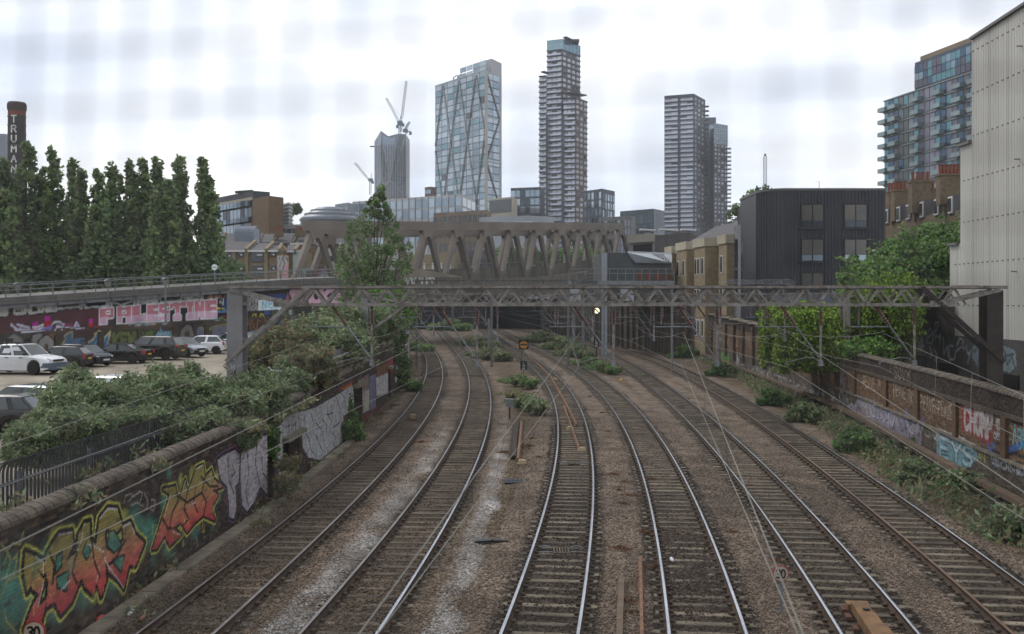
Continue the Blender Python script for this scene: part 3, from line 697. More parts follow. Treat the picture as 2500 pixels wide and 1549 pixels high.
for q in (PW, WN):
    LW.stroke(q, .26, (120, 84, 128), 1, close=True); LW.stroke(q, .18, (28, 24, 28), 1, close=True); LW.poly(q, SILV)
for q in ([(1400,430),(1408,560),(1436,640)], [(1430,470),(1445,520),(1425,540)], [(1520,380),(1530,520),(1510,640),(1530,720)], [(1580,320),(1570,460),(1600,590)], [(1610,420),(1618,520),(1648,560)]): LW.stroke(q, .06, (34, 28, 32), .95)
for q in ([(760,700),(770,655),(800,648),(830,665)], [(790,690),(830,650),(850,640)], [(850,630),(875,640),(860,700)], [(800,720),(840,700),(880,725)], [(885,640),(910,700),(900,740)], [(930,680),(955,690),(945,750),(925,745),(930,680)]): LW.stroke(q, .03, (176, 172, 170), .8)
for q in ([(5,960),(40,1000),(70,950),(120,960)], [(20,1080),(45,1010),(60,1060),(30,1170)], [(80,1050),(100,1020),(85,1150)], [(0,1290),(40,1180),(130,1140)], [(120,960),(140,880)], [(20,1370),(40,1440),(90,1490)]): LW.stroke(q, .045, (158, 158, 92), .8)
for q in ([(1560,640),(1575,700)], [(1205,905),(1215,960),(1200,990)]): LW.stroke(q, .03, (170, 168, 168), .6)
LW.T = c2
WP = (178, 178, 180)
BW = [(246,1000),(320,905),(420,880),(560,840),(640,790),(730,740),(850,660),(872,735),(866,860),(780,905),(782,1110),(690,1180),(600,1262),(500,1240),(455,1160),(446,1022),(310,1105),(322,1440),(272,1440),(236,1180)]
LW.poly(BW, WP, .95)
for q in ([(320,905),(320,1000),(350,980),(345,1080)], [(380,890),(372,990),(400,960),(398,1040)], [(470,900),(460,1010),(500,1080)], [(520,880),(540,960),(530,1040)], [(600,830),(610,930),(650,990),(640,1040)], [(660,780),(650,880),(690,960)], [(560,960),(600,1010),(630,1150)],
          [(720,750),(760,850),(752,960),(700,1000)], [(760,720),(790,760),(800,880)], [(820,690),(835,790)], [(500,1080),(520,1180),(560,1230)], [(690,1040),(720,1080),(700,1150)], [(560,1060),(590,1140),(620,1200)], [(640,900),(700,880),(690,820)]):
    LW.stroke(q, .055, (40, 38, 42), .95)
for k in range(26): LW.stroke([(320 + k * 5, 905 - k), (322 + k * 5 + random.uniform(-12, 12), 960), (330 + k * 4.5, 1060 - k * 1.5)], .03, (54, 54, 60), .7)
for p in ((500,960),(590,880),(700,1080),(560,1200)): LW.spray(p, .4, (150, 190, 170), .35)
LW.poly([(765,680),(850,640),(855,668),(800,690),(760,700)], (178, 120, 50), .9)
LW.poly([(740,690),(860,620),(860,640),(750,706)], (130, 50, 44), .9)
LW.poly([(990,590),(1040,570),(1042,930),(990,960)], (118, 118, 140), .85); LW.poly([(935,700),(990,690),(986,860),(938,885)], (176, 170, 158), .9)
LW.poly([(940,890),(1130,800),(1130,860),(945,990)], (92, 48, 44), .9); LW.poly([(900,620),(985,570),(985,690),(905,740)], (140, 118, 122), .8)
LW.poly([(1042,600),(1140,560),(1140,720),(1048,752)], (186, 184, 186), .9); LW.poly([(1130,460),(1185,420),(1180,560),(1140,560)], (138, 62, 62), .9)
LW.poly([(1052,520),(1130,480),(1130,560),(1050,600)], (140, 92, 66), .7); LW.poly([(870,700),(915,620),(930,700),(880,740)], (182, 180, 182), .9)
for k in range(16): LW.stroke([(1050 + k * 6, 610 - k * 2), (1054 + k * 6, 740 - k * 3)], .03, (70, 66, 74), .6)
LW.poly([(1210,300),(1312,180),(1312,520),(1250,600),(1200,640),(1190,560)], (188, 186, 190), .95)
for y in range(200, 520, 46): LW.poly([(1262,y+20),(1305,y),(1305,y+26),(1265,y+44)], random.choice([(120, 50, 56), (70, 66, 72), (96, 92, 100), (150, 60, 64)]), .8)
LW.T = lambda x, y: (x, y)
# doorways and the vegetated recesses of the wall
DOORS = [(LU(35.6), LU(38.4), 1.5), (LU(51.2), LU(54.2), 2.1), (LU(69.0), LU(70.5), 1.9)]
def lw_skip(u, z):
    if any(a < u < b and z < h for a, b, h in DOORS): return True
    return LU(33.4) < u < LU(34.3)
Lwall = thing('retaining_wall', (-8.6, 30, -.3), 'long dark brick retaining wall with colourful graffiti left of the tracks', 'wall')
PALL = [(62, 54, 48), (50, 44, 40), (74, 62, 53), (44, 40, 38), (84, 68, 56), (66, 60, 56)]
nb = bricks(LW, lw_bot, lw_top, 0.4, LU(55), M_BRICKP, PALL, Lwall, 300, fine=(8, 3), skip=lw_skip)
nb += bricks(LW, lw_bot, lw_top, LU(55) + .01, LU(101), M_BRICKP, PALL, Lwall, 0, fine=(3, 1), skip=lw_skip)
def wall_core(W, u0, u1, zb, zt, thick, name, m, parent, step=2.0, holes=(), off=0.0):
    b = MB(); us = list(np.arange(u0, u1, step)) + [u1]
    for a, c in zip(us[:-1], us[1:]):
        zz = zb(a)
        for ha, hb, hz in holes:
            if a + .01 < hb and c - .01 > ha: zz = max(zz, hz)
        pa, da = W.at(np.array([a])); pc, _ = W.at(np.array([c])); n = np.array([da[0][1], -da[0][0]]) * W.side
        q = [(*(pa[0] + n * off), zz), (*(pc[0] + n * off), zz), (*(pc[0] + n * off), zt(c - .01)), (*(pa[0] + n * off), zt(a + .01))]
        b.extr(q, (-n[0] * thick, -n[1] * thick, 0))
    return b.build(name, m, parent)
cuts = sorted({0.3, LU(33.4), LU(34.3), LU(72.5), LU(82), LU(100.9)} | {v for d in DOORS for v in d[:2]})
for a, c in zip(cuts[:-1], cuts[1:]):
    if abs(a - LU(33.4)) < .01: wall_core(LW, a, c, lw_bot, lambda u: 2.2, .4, 'recess_wall', M_MORTAR, Lwall, off=-.55)
    elif abs(a - LU(72.5)) < .01: wall_core(LW, a, c, lw_bot, lambda u: 2.3, .4, 'recess_wall', M_MORTAR, Lwall, off=-.3)
    else: wall_core(LW, a, c, lw_bot, lw_top, .42, 'wall_core', M_MORTAR, Lwall, holes=DOORS)
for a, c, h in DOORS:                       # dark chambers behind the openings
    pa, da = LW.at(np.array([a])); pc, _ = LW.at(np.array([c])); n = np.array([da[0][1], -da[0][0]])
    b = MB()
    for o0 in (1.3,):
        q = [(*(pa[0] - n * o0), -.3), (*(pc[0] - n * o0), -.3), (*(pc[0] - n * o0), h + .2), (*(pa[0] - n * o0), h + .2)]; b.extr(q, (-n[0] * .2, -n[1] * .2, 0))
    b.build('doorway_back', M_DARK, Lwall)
    MB().bar((*(pa[0] + n * .01 - da[0] * .15), h + .09), (*(pc[0] + n * .01 + da[0] * .15), h + .09), .5, .18).build('lintel', M_CONC, Lwall)
# half-round coping units
cp = MB(); k = 8
for i in range(k):
    a0, a1 = math.pi * i / k, math.pi * (i + 1) / k
    cp._add([(-.136, -.27 * math.cos(a0), .19 * math.sin(a0)), (.136, -.27 * math.cos(a0), .19 * math.sin(a0)), (.136, -.27 * math.cos(a1), .19 * math.sin(a1)), (-.136, -.27 * math.cos(a1), .19 * math.sin(a1))], [(0, 1, 2, 3)])
cp._add([(-.136, -.27, 0), (-.136, .31, 0), (.136, .27, 0), (.136, -.27, 0)], [(0, 1, 2, 3)])
for sx in (-.136, .136): cp._add([(sx, -.27 * math.cos(math.pi * i / k), .19 * math.sin(math.pi * i / k)) for i in range(k + 1)], [tuple(range(k + 1)) if sx > 0 else tuple(range(k, -1, -1))])
CPM = cp.mesh('coping_brick', M_COPING)
lo = np.array(wpos(Lwall))
for u0, u1 in ((0.5, LU(33.4)), (LU(34.3), LU(72.4))):
    for u in np.arange(u0 + .15, u1, .3):
        p, d = LW.at(np.array([u])); n = np.array([d[0][1], -d[0][0]])
        c = p[0] - n * .2; o = link(CPM, 'coping_brick', Lwall); o.location = (c[0] - lo[0], c[1] - lo[1], lw_top(u) - lo[2] + random.uniform(-.008, .01))
        o.rotation_euler = (0, -math.atan((lw_top(u + .1) - lw_top(u - .1)) / .2), math.atan2(d[0][1], d[0][0]) + random.uniform(-.012, .012))
for Yc in np.arange(83, 101, 1.5):
    p, d = LW.at(np.array([LU(Yc)])); n = np.array([d[0][1], -d[0][0]]); c = p[0] - n * .25
    put(M_CONC, Lwall, 'coping_slab', (c[0], c[1], 5.36), (1.45, .95, .22), math.atan2(d[0][1], d[0][0]))
# concrete cable trough along its foot
tr = thing('cable_trough', (-7.9, 20, -.2), 'narrow concrete cable trough with lids along the foot of the left wall', 'cable trough')
for u in np.arange(1, LU(50), .92):
    p, d = LW.at(np.array([u])); n = np.array([d[0][1], -d[0][0]]); c = p[0] + n * .42
    if (LY(u) > 34 and LY(u) < 35.3): continue
    put(M_CONC, tr, 'trough_lid', (c[0], c[1], -.16 + random.uniform(-.012, .012)), (.9, .40, .17), math.atan2(d[0][1], d[0][0]) + random.uniform(-.01, .01))

# ------------------------------------------------------------------ right boundary wall
RW = Wall([(14.9, 21), (16.3, 31.7), (16.9, 36.5), (17.9, 43.6), (19.05, 52.8), (19.9, 60), (21.2, 80), (22.4, 101), (24.1, 131), (24.6, 150)], -.4, 6.2, .03)
RW.side = -1.0; RYS = [21, 31.7, 36.5, 43.6, 52.8, 60, 80, 101, 131, 150]
RU = lambda Y: float(np.interp(Y, RYS, RW.cum)); RY = lambda u: float(np.interp(u, RW.cum, RYS))
rw_top = lambda u: float(np.interp(RY(u), [21, 31.5, 36, 60, 60.1, 86, 120, 150], [3.35, 3.42, 3.5, 3.55, 4.0, 4.5, 5.2, 5.6]))
c5 = lambda x, y: (1950 + x / 3.024, 660 + y / 3.024); c4 = lambda x, y: (1550 + x / 3.78, 660 + y / 3.78)
RW.T = c5
RW.poly([(1205,1010),(1240,985),(1330,990),(1440,1055),(1455,1200),(1400,1300),(1360,1260),(1208,1180)], (150, 40, 44), .95)
RW.text('CHOMP', [(1222,1010),(1440,1068),(1432,1245),(1222,1160)], [(.30, (110, 24, 30)), (.22, (190, 184, 184)), (.03, (120, 112, 114))], gap=.30)
RW.text('*BYE', [(1455,1090),(1500,1100),(1500,1190),(1455,1170)], [(.06, (190, 188, 188))]); RW.text('CREW', [(1442,1195),(1500,1215),(1500,1265),(1442,1240)], [(.05, (190, 188, 188))])
TAGC = (166, 158, 150)
RW.text('PEAVE.PEAVE', [(898,920),(1140,1000),(1138,1110),(898,1010)], [(.05, TAGC)], jit=.08, gap=.3); RW.text('PEAVE.BK', [(700,840),(850,895),(850,990),(700,920)], [(.05, TAGC)], jit=.1)
RW.text('PEAVE.M', [(475,780),(606,800),(606,895),(475,860)], [(.05, (176, 160, 140))], jit=.08); RW.text('SOVY', [(705,705),(825,745),(818,822),(705,785)], [(.05, (170, 150, 130))], jit=.06)
RW.text('CAS', [(350,600),(392,608),(390,645),(350,640)], [(.05, (160, 156, 150))])
PUR, BLU = (138, 120, 150), (86, 116, 160)
RW.poly([(398,1020),(440,950),(500,940),(620,1000),(620,1190),(560,1210),(520,1180),(400,1110)], (150, 140, 146), .85)
RW.poly([(620,1010),(760,1060),(900,1110),(910,1290),(800,1300),(620,1210)], (146, 136, 154), .85)
for p, r, c in (((450,965),.5,BLU),((560,1000),.5,BLU),((650,1050),.6,BLU),((800,1100),.6,BLU),((470,1060),.5,(160,96,110)),((540,1140),.5,(160,96,110)),((700,1160),.6,PUR),((860,1210),.6,PUR),((760,1090),.4,(150,90,110)),((920,1110),.4,(100,70,130))): RW.spray(p, r, c, .75)
RW.text('SUPER', [(430,965),(620,1010),(610,1190),(430,1130)], [(.16, (40, 36, 44)), (.08, (196, 190, 194))], gap=.35); RW.text('NUT', [(650,1050),(890,1120),(890,1290),(650,1200)], [(.18, (40, 36, 50)), (.1, (176, 170, 196))], gap=.3)
RW.stroke([(780,1110),(800,1095),(830,1110),(815,1290)], .1, (20, 18, 22), .95); RW.stroke([(850,1130),(880,1120),(900,1150),(880,1290)], .08, (20, 18, 22), .95)
RW.poly([(1020,1185),(1180,1225),(1305,1300),(1330,1400),(1200,1465),(1020,1400)], (112, 150, 160), .9); RW.poly([(1015,1165),(1180,1215),(1310,1290),(1308,1312),(1170,1240),(1018,1190)], (176, 178, 180), .95)
RW.text('EYS', [(1035,1230),(1300,1320),(1290,1445),(1035,1375)], [(.30, (36, 48, 56)), (.2, (128, 168, 178)), (.06, (178, 190, 194))], gap=.25)
RW.stroke([(1400,1290),(1420,1350),(1500,1380),(1560,1330),(1663,1280)], .22, (48, 100, 170), .9); RW.stroke([(1440,1300),(1440,1400),(1455,1440)], .25, (52, 104, 176), .9)
RW.poly([(1420,1370),(1540,1395),(1700,1440),(1700,1530),(1560,1490),(1430,1430)], (158, 158, 160), .9)
for q in ([(1480,1380),(1510,1430),(1560,1410)], [(1560,1400),(1590,1470),(1640,1440)], [(1430,1330),(1520,1370),(1600,1350),(1663,1390)]): RW.stroke(q, .12, (30, 32, 38), .9)
RW.text('ABU', [(1580,1150),(1690,1180),(1690,1330),(1580,1290)], [(.08, (92, 160, 168))], jit=.1); RW.text('AN', [(1325,1340),(1380,1360),(1380,1420),(1325,1400)], [(.05, (150, 156, 90))])
for q in ([(300,930),(320,905),(345,930),(345,1000),(320,1060),(298,1010),(300,930)], [(305,960),(340,955)], [(310,990),(335,1000)]): RW.stroke(q, .07, (186, 186, 190), .9)
RW.stroke([(360,1000),(400,1000),(365,1080),(400,1070)], .08, (176, 174, 172), .8)
for x in range(0, 260, 30): RW.scrawl((x, 930 + x * .35), 34, 34, 5, .05, (150, 146, 140), .7)
for x in range(300, 1000, 58): RW.scrawl((x, 1000 + (x - 300) * .34), 44, 60, 6, .09, random.choice([(150,146,150),(120,110,140),(96,120,160),(60,56,62),(170,168,170)]), .9)
for x in range(320, 900, 40): RW.scrawl((x, 960 + (x - 300) * .36), 50, 110, 8, .1, random.choice([(176,172,176),(140,150,176),(168,166,170)]), .85)
for x in range(1000, 1660, 60): RW.scrawl((x, 1010 + (x - 1000) * .42), 40, 34, 6, .05, (150, 140, 130), .7)
RW.text('KRES', [(400,1090),(600,1150),(600,1215),(400,1140)], [(.2, (30,28,34)), (.1, (170,168,176))]); RW.text('TONE', [(1430,1390),(1663,1450),(1663,1512),(1430,1440)], [(.22, (28,30,36)), (.1, (150,152,156))])
RW.T = c4
RW.poly([(780,755),(868,765),(867,840),(780,826)], (84, 130, 62), .95); RW.poly([(780,826),(867,840),(865,905),(780,890)], (206, 158, 44), .95)
for x in range(782, 866, 9): RW.poly([(x, 826), (x + 9, 828), (x + 4, 850)], (84, 130, 62), .9)
RW.text('JUNE', [(886,768),(1000,796),(1000,962),(886,932)], [(.36, (24, 24, 24)), (.16, (186, 186, 184))], gap=.2)
RW.poly([(515,690),(580,690),(582,780),(520,775)], (150, 148, 146), .7); RW.poly([(665,750),(692,752),(692,792),(668,785)], (176, 176, 178), .8)
for x in range(1080, 1240, 18): RW.scrawl((x, 900 + (x - 1080) * .5), 26, 90, 6, .09, (160, 158, 158), .8)
RW.text('SHEREFFBOY', [(1230,920),(1560,1080),(1550,1170),(1225,1060)], [(.07, (164, 162, 160))], jit=.1); RW.text('EKOP', [(1565,1080),(1660,1115),(1655,1190),(1562,1150)], [(.06, (150, 146, 142))]); RW.text('AMT', [(1750,1160),(1850,1200),(1850,1250),(1750,1210)], [(.05, (130, 124, 116))])
RW.text('HOPE', [(815,620),(870,640),(868,700),(815,690)], [(.07, (150, 140, 130))], jit=.1); RW.text('PAZ', [(900,645),(950,650),(945,700),(900,690)], [(.06, (160, 150, 140))]); RW.scrawl((1030, 680), 70, 60, 7, .06, (130, 120, 108))
RW.poly([(80,520),(170,500),(175,620),(85,650)], (120, 116, 112), .6)
for x in range(85, 170, 14): RW.scrawl((x, 570), 14, 110, 5, .08, (150, 148, 146), .7)
for x in range(930, 1880, 46): RW.scrawl((x, 850 + (x - 930) * .42 + random.uniform(-25, 25)), 44, 95, 7, .13, random.choice([(168,166,164),(150,148,146),(120,118,116)]), .8)
for x in range(560, 1150, 70): RW.scrawl((x, 640 + (x - 560) * .16), 44, 40, 5, .07, (138, 128, 118), .6)
RW.T = lambda x, y: (x, y)
def rw_col(us, zs):
    top = np.array([rw_top(u) for u in us]); h = top - zs; n = len(us)
    A = np.array([s2l(c) for c in ((98, 77, 60), (108, 85, 64), (86, 67, 53), (114, 93, 72))]); B = np.array([s2l(c) for c in ((58, 52, 46), (70, 60, 51), (48, 43, 40))]); Cc = np.array([s2l(c) for c in ((84, 76, 66), (74, 66, 58), (96, 86, 74))])
    o = A[rng.integers(0, 4, n)]; b = B[rng.integers(0, 3, n)]; c = Cc[rng.integers(0, 3, n)]
    m = (h < .85)[:, None]; o = np.where(m, b, o); m2 = (zs < 1.35)[:, None]; return np.where(m2, c, o)
Rwall = thing('boundary_wall', (17, 38, -.3), 'brown brick boundary wall with panels, rounded coping and white tags right of the tracks', 'wall')
nb += bricks(RW, lambda u: -.3, rw_top, RU(27), RU(60), M_BRICKP, rw_col, Rwall, 220, fine=(6, 2))
wall_core(RW, RU(27), RU(60), lambda u: -.3, rw_top, .4, 'wall_core', M_MORTAR, Rwall)
ro = np.array(wpos(Rwall))
for Yc in (29.3, 33.2, 38.4, 43.9, 49.4, 56.4):
    p, d = RW.at(np.array([RU(Yc)])); n = np.array([-d[0][1], d[0][0]]); c = p[0] + n * .06
    put(S('pilaster_brick', (104, 78, 56), (80, 62, 48), scale=8, rough=.9, bump=.5, bscale=30, brick=.9), Rwall, 'pilaster', (c[0], c[1], 2.02), (.46, .14, 1.35), math.atan2(d[0][1], d[0][0]))
for zz, h, m in ((2.76, .14, M_MORTAR), (1.28, .10, M_CONC)):
    for a in np.arange(RU(28), RU(59.5), 2.4):
        p, d = RW.at(np.array([a + 1.2])); n = np.array([-d[0][1], d[0][0]]); c = p[0] + n * .05
        put(m, Rwall, 'string_course', (c[0], c[1], zz), (2.38, .13, h), math.atan2(d[0][1], d[0][0]))
for u in np.arange(RU(27) + .15, RU(59.9), .3):
    p, d = RW.at(np.array([u])); n = np.array([-d[0][1], d[0][0]]); c = p[0] - n * .2; o = link(CPM, 'coping_brick', Rwall)
    o.location = (c[0] - ro[0], c[1] - ro[1], rw_top(u) - ro[2] + random.uniform(-.01, .01)); o.rotation_euler = (0, 0, math.atan2(d[0][1], d[0][0]))
    o.scale = (1, 1, .8)
Fwall = thing('boundary_wall', (22, 100, -.3), 'far stretch of brown brick wall with tall recessed panels beside the gantry drop', 'wall')
RW.sheet('brick_face', RU(60.05), RU(145), lambda u: -.3, rw_top, .2, .12, lambda U, Z: rw_col(U, Z), M_WALLP, off=.0, parent=Fwall)
wall_core(RW, RU(60.05), RU(145), lambda u: -.3, rw_top, .4, 'wall_core', M_MORTAR, Fwall, step=3, off=-.03)
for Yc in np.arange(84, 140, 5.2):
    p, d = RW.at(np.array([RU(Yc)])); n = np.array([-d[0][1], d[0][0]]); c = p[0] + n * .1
    put(S('dark_pilaster_brick', (84, 70, 57), (68, 57, 48), scale=5, rough=.9), Fwall, 'pilaster', (c[0], c[1], 2.6), (.5, .3, 3.4), math.atan2(d[0][1], d[0][0]))  # pilasters in a plain darker brick tone
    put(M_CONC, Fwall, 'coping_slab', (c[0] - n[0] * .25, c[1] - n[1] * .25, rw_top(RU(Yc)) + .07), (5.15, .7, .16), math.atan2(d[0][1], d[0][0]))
# raised cable ledge on posts in front of the right wall
rl = thing('cable_ledge', (16, 38, -.2), 'rusty brown cable ledge on short posts along the foot of the right wall', 'cable ledge')
us = np.arange(RU(27), RU(128), 2.5); cab = [[], [], []]
for u in us:
    p, d = RW.at(np.array([u])); n = np.array([-d[0][1], d[0][0]]); c = p[0] + n * .62; rz = math.atan2(d[0][1], d[0][0])
    put(S('ledge_steel', (78, 64, 52), (100, 84, 68), scale=2, rough=.85), rl, 'ledge_beam', (c[0], c[1], .42), (2.46, .34, .16), rz)
    put(M_BLACK, rl, 'post', (c[0], c[1], .04), (.12, .12, .6), rz)
    for i, q in enumerate(cab): q.append(Vector((c[0] + n[0] * (.2 + .05 * i), c[1], .25 - .16 * i + random.uniform(-.05, .05))))
for q in cab: MB().path(q, .022, 5).build('cable', M_BLACK, rl)
# ------------------------------------------------------------------ vegetation
def leafset(key, cols, transl=.25):
    g = lambda c: tuple(min(255, v * 1.17 + 6) for v in c)
    return [S(f'{key}_leaf_{i}', g(a), g(b), scale=2.5, rough=.75, spec=.2, transl=.4) for i, (a, b) in enumerate(cols)]
LF_POP = leafset('poplar', [((76, 92, 62), (96, 112, 76)), ((58, 72, 52), (72, 88, 60)), ((98, 116, 74), (118, 134, 86)), ((88, 96, 72), (104, 110, 82))])
LF_BUD = leafset('buddleia', [((78, 90, 66), (100, 112, 82)), ((62, 74, 56), (80, 92, 68)), ((106, 116, 88), (130, 140, 106)), ((102, 100, 76), (118, 114, 88)), ((64, 86, 54), (88, 112, 70))])
LF_GRN = leafset('fresh', [((72, 104, 48), (96, 132, 60)), ((52, 80, 38), (72, 104, 50)), ((98, 122, 62), (120, 142, 74)), ((44, 66, 36), (60, 84, 44))])
LF_IVY = leafset('ivy', [((84, 108, 40), (104, 130, 50)), ((58, 76, 32), (76, 98, 42)), ((108, 132, 50), (124, 148, 60)), ((70, 76, 40), (84, 88, 48))])
LF_DRY = leafset('dry', [((108, 98, 74), (128, 116, 88)), ((88, 74, 58), (104, 88, 68)), ((84, 82, 60), (100, 96, 70))])
LF_RED = leafset('sedum', [((92, 62, 50), (112, 76, 58)), ((72, 50, 42), (90, 62, 50)), ((84, 74, 50), (98, 86, 60))])
M_BARK = S('bark', (74, 66, 54), (48, 43, 36), scale=6, rough=.95, bump=.5)
M_FLOW = S('purple_flower', (128, 108, 156), (152, 130, 176), scale=6, rough=.8)
def leaf_arrays(Cn, size, elong=1.5, droop=0.0):
    n = len(Cn); d = rng.normal(size=(n, 3)); d[:, 2] = d[:, 2] * .8 - droop; d /= np.linalg.norm(d, axis=1)[:, None]
    e = rng.normal(size=(n, 3)); e -= (e * d).sum(1)[:, None] * d; e /= np.linalg.norm(e, axis=1)[:, None]
    s = (size * rng.uniform(.6, 1.4, n))[:, None]
    V = np.stack([Cn - d * s * elong / 2, Cn + e * s / 2, Cn + d * s * elong / 2, Cn - e * s / 2], 1).reshape(-1, 3)
    return V, np.arange(n * 4).reshape(-1, 4)
def foliage(name, pts, size, mats, parent, elong=1.5, clump=None, droop=0.0, kind='stuff', w=None):
    V, Q = leaf_arrays(pts, size, elong, droop); n = len(pts)
    mi = rng.choice(len(mats), n, p=w) if clump is None else (clump + (rng.random(n) < .3) * rng.integers(0, len(mats), n)) % len(mats)
    o = np.array(wpos(parent)) if parent is not None else 0
    return link(npmesh(name, V - o, Q, mats, midx=mi), name, parent, kind=kind)
def clumps(cen, rad, m, flat=1.0):
    K = len(cen); d = rng.normal(size=(K, m, 3)); d /= np.linalg.norm(d, axis=2)[..., None]
    r = rng.random((K, m, 1)) ** .45
    P_ = cen[:, None] + d * r * rad[:, None, None] * np.array([1, 1, flat])
    return P_.reshape(-1, 3), np.repeat(rng.integers(0, 4, K), m)
def poplar(pxc, pytop, wpx, Y, label, K=230, m=52, group='poplars in a row behind the viaduct'):
    top = P(pxc, pytop, Y); h = top.z; W = wpx * 1.65 * Y / F
    T = thing('poplar_tree', (top.x, Y, 0), label, 'tree', group)
    b = MB(); b.tube((top.x, Y, 0), (top.x, Y, h * .55), .32, 7, .2); b.tube((top.x, Y, h * .55), (top.x + .1, Y, h * .95), .2, 6, .04)
    for k in range(9):
        z = h * random.uniform(.15, .6); a = random.uniform(0, 6.28); b.tube((top.x, Y, z), (top.x + math.cos(a) * W * .3, Y + math.sin(a) * W * .3, z + h * .2), .09, 5, .03)
    b.build('trunk', M_BARK, T)
    pl = [(0, 0, 1.0)] + [(random.uniform(-.38, .38) * W, random.uniform(-.3, .3) * W, random.uniform(.5, .94)) for _ in range(7)]
    cs, rs = [], []
    for ox, oy, hf in pl:
        k = K // 8 + (34 if hf == 1 else 0); t = (np.arange(k) + rng.random(k)) / k; rr = .25 * W * np.interp(t, [0, .3, .8, 1], [1.1, 1, .62, .2]) * rng.random(k) ** .4; a = rng.uniform(0, 6.28, k)
        cs.append(np.stack([top.x + ox * (1 - .3 * t) + rr * np.cos(a) + .2 * np.sin(t * 9 + ox), Y + oy + rr * np.sin(a), h * (.05 + .94 * t * hf)], -1)); rs.append(np.interp(t, [0, .7, 1], [.85, .62, .42]) * rng.uniform(.55, 1.4, k))
    cen, rad = np.concatenate(cs), np.concatenate(rs)
    p, c = clumps(cen, rad, m, 1.5)
    foliage('crown', p, .33, LF_POP, T, clump=c)
PL = [(8,392,62,96,'half-hidden poplar cut by the left edge of the view'), (62,347,100,98,'broad tallest poplar in front of the brick chimney'), (126,364,66,101,'poplar just right of the broad tallest one'),
      (174,388,46,108,'slim poplar with a pale gap on its right side'), (196,418,46,104,'short slim poplar left of the wide gap in the row'), (234,414,50,100,'low pointed poplar right of the wide gap in the row'),
      (269,402,58,103,'round-topped poplar beside the low pointed one'), (315,392,46,106,'narrow poplar, first of the close central four'), (345,385,50,101,'tall poplar in the middle of the row with bright leaves'),
      (380,385,52,109,'poplar with a rounded sparse top'), (436,386,58,104,'pointed poplar, second from the right end of the row'), (410,440,56,98,'lower poplar filling the row in front of the pointed one'), (491,390,52,100,'rightmost poplar standing beside the office building')]
for q in PL: poplar(*q)
ux = rng.uniform(-56, -27, 30000); foliage('undergrowth', np.stack([ux, rng.uniform(97, 106, 30000), 1 + (9.5 + 3.2 * lowfreq(ux, ux, .9, 31) + 1.6 * lowfreq(ux, ux, 3, 33)) * rng.random(30000) ** .8], -1), .34, LF_POP[:2], None)
bpy.data.objects['undergrowth']['label'] = 'dark leafy undergrowth filling between the poplar trunks'
def bush(name, label, blobs, n, size, mats, cat='bush', group=None, stems=0, elong=1.8, droop=.15, flowers=0, w=None, spikes=14):
    bs = [(np.array(P(px, py, Y)), r, np.array(rs) if np.ndim(rs) else np.array([rs] * 3)) for px, py, Y, r, rs in [(b[0], b[1], b[2], 1, b[3]) for b in blobs]]
    base = bs[0][0]; T = thing(name, (base[0], base[1], base[2] - bs[0][2][2]), label, cat, group)
    vol = np.array([b[2].prod() ** .75 for b in bs]); cnt = (n * vol / vol.sum()).astype(int) + 10
    ps = []
    for (c, _, r), k in zip(bs, cnt):
        K = max(4, k // 45); d = rng.normal(size=(K, 3)); d /= np.linalg.norm(d, axis=1)[:, None]
        cen = c + d * (rng.random((K, 1)) ** .4) * r; cr_ = rng.uniform(.18, .42, K) * r.mean()
        p, _c = clumps(cen, cr_, 45); ps.append(p)
    for (c, _, r) in bs:      # shoots reaching out of the mass
        for k in range(spikes):
            a = random.uniform(0, 6.28); e = np.array([math.cos(a) * random.uniform(0, .9), math.sin(a) * .7, random.uniform(.5, 1)]); e /= np.linalg.norm(e)
            t = rng.uniform(.75, random.uniform(1.2, 1.8), 42)[:, None]; ps.append(c + e * r * t + rng.normal(0, .05 + .03 * r.mean(), (42, 3)) + np.array([0, 0, -.12]) * (t - .9) ** 2)
    p = np.concatenate(ps); foliage('leaves', p, size, mats, T, elong=elong, droop=droop, w=w)
    b = MB(); fl = []
    for (c, _, r) in bs:
        for k in range(stems):
            q = c + np.array([random.uniform(-.5, .5) * r[0], random.uniform(-.5, .5) * r[1], -r[2]])
            e = c + np.array([random.uniform(-.9, .9) * r[0], random.uniform(-.9, .9) * r[1], random.uniform(.5, 1.15) * r[2]])
            b.tube(q, e, .014, 4, .006); fl.append(e)
    if stems: b.build('stem', M_BARK, T, kind='stuff')
    if flowers and fl:
        fm = MB()
        for e in random.sample(fl, min(flowers, len(fl))):
            e = Vector(e); d = Vector((random.uniform(-1, 1), random.uniform(-1, 1), .6)).normalized(); fm.tube(e, e + d * .13, .02, 5, .005)
        fm.build('flower_spikes', M_FLOW, T, kind='stuff')
    return T
# buddleia thicket between car park and left wall: bushes one after another along the fence
BUD = [((95,1085,26),.7,'big buddleia over the leftmost stretch of spiked fence'), ((185,1000,29),1.0,'buddleia hiding the nose of the grey hatchback'), ((190,1062,26.5),.85,'purple-flowered buddleia low above the spiked fence'),
       ((290,1010,30),.95,'buddleia with long shoots reaching over the gravel'), ((305,1055,28),.8,'dark leafy buddleia behind the fence hooks'), ((388,985,32),1.1,'tall upright buddleia with the brightest green leaves'),
       ((400,1065,29),.8,'dark green buddleia with purple flowers drooping on the coping'), ((475,985,34),1.05,'soft grey-green buddleia left of the gantry column'), ((480,1050,30.5),.8,'buddleia spilling over the low white-edged wall top'),
       ((560,1010,33),1.0,'buddleia at the foot of the gantry column'), ((635,985,35),.95,'dull green buddleia right of the gantry column'), ((690,950,40),.9,'leafy buddleia on the wall beside the dark drainage pipes'), ((570,1062,31),.55,'small buddleia clump on the coping before the wall gap')]
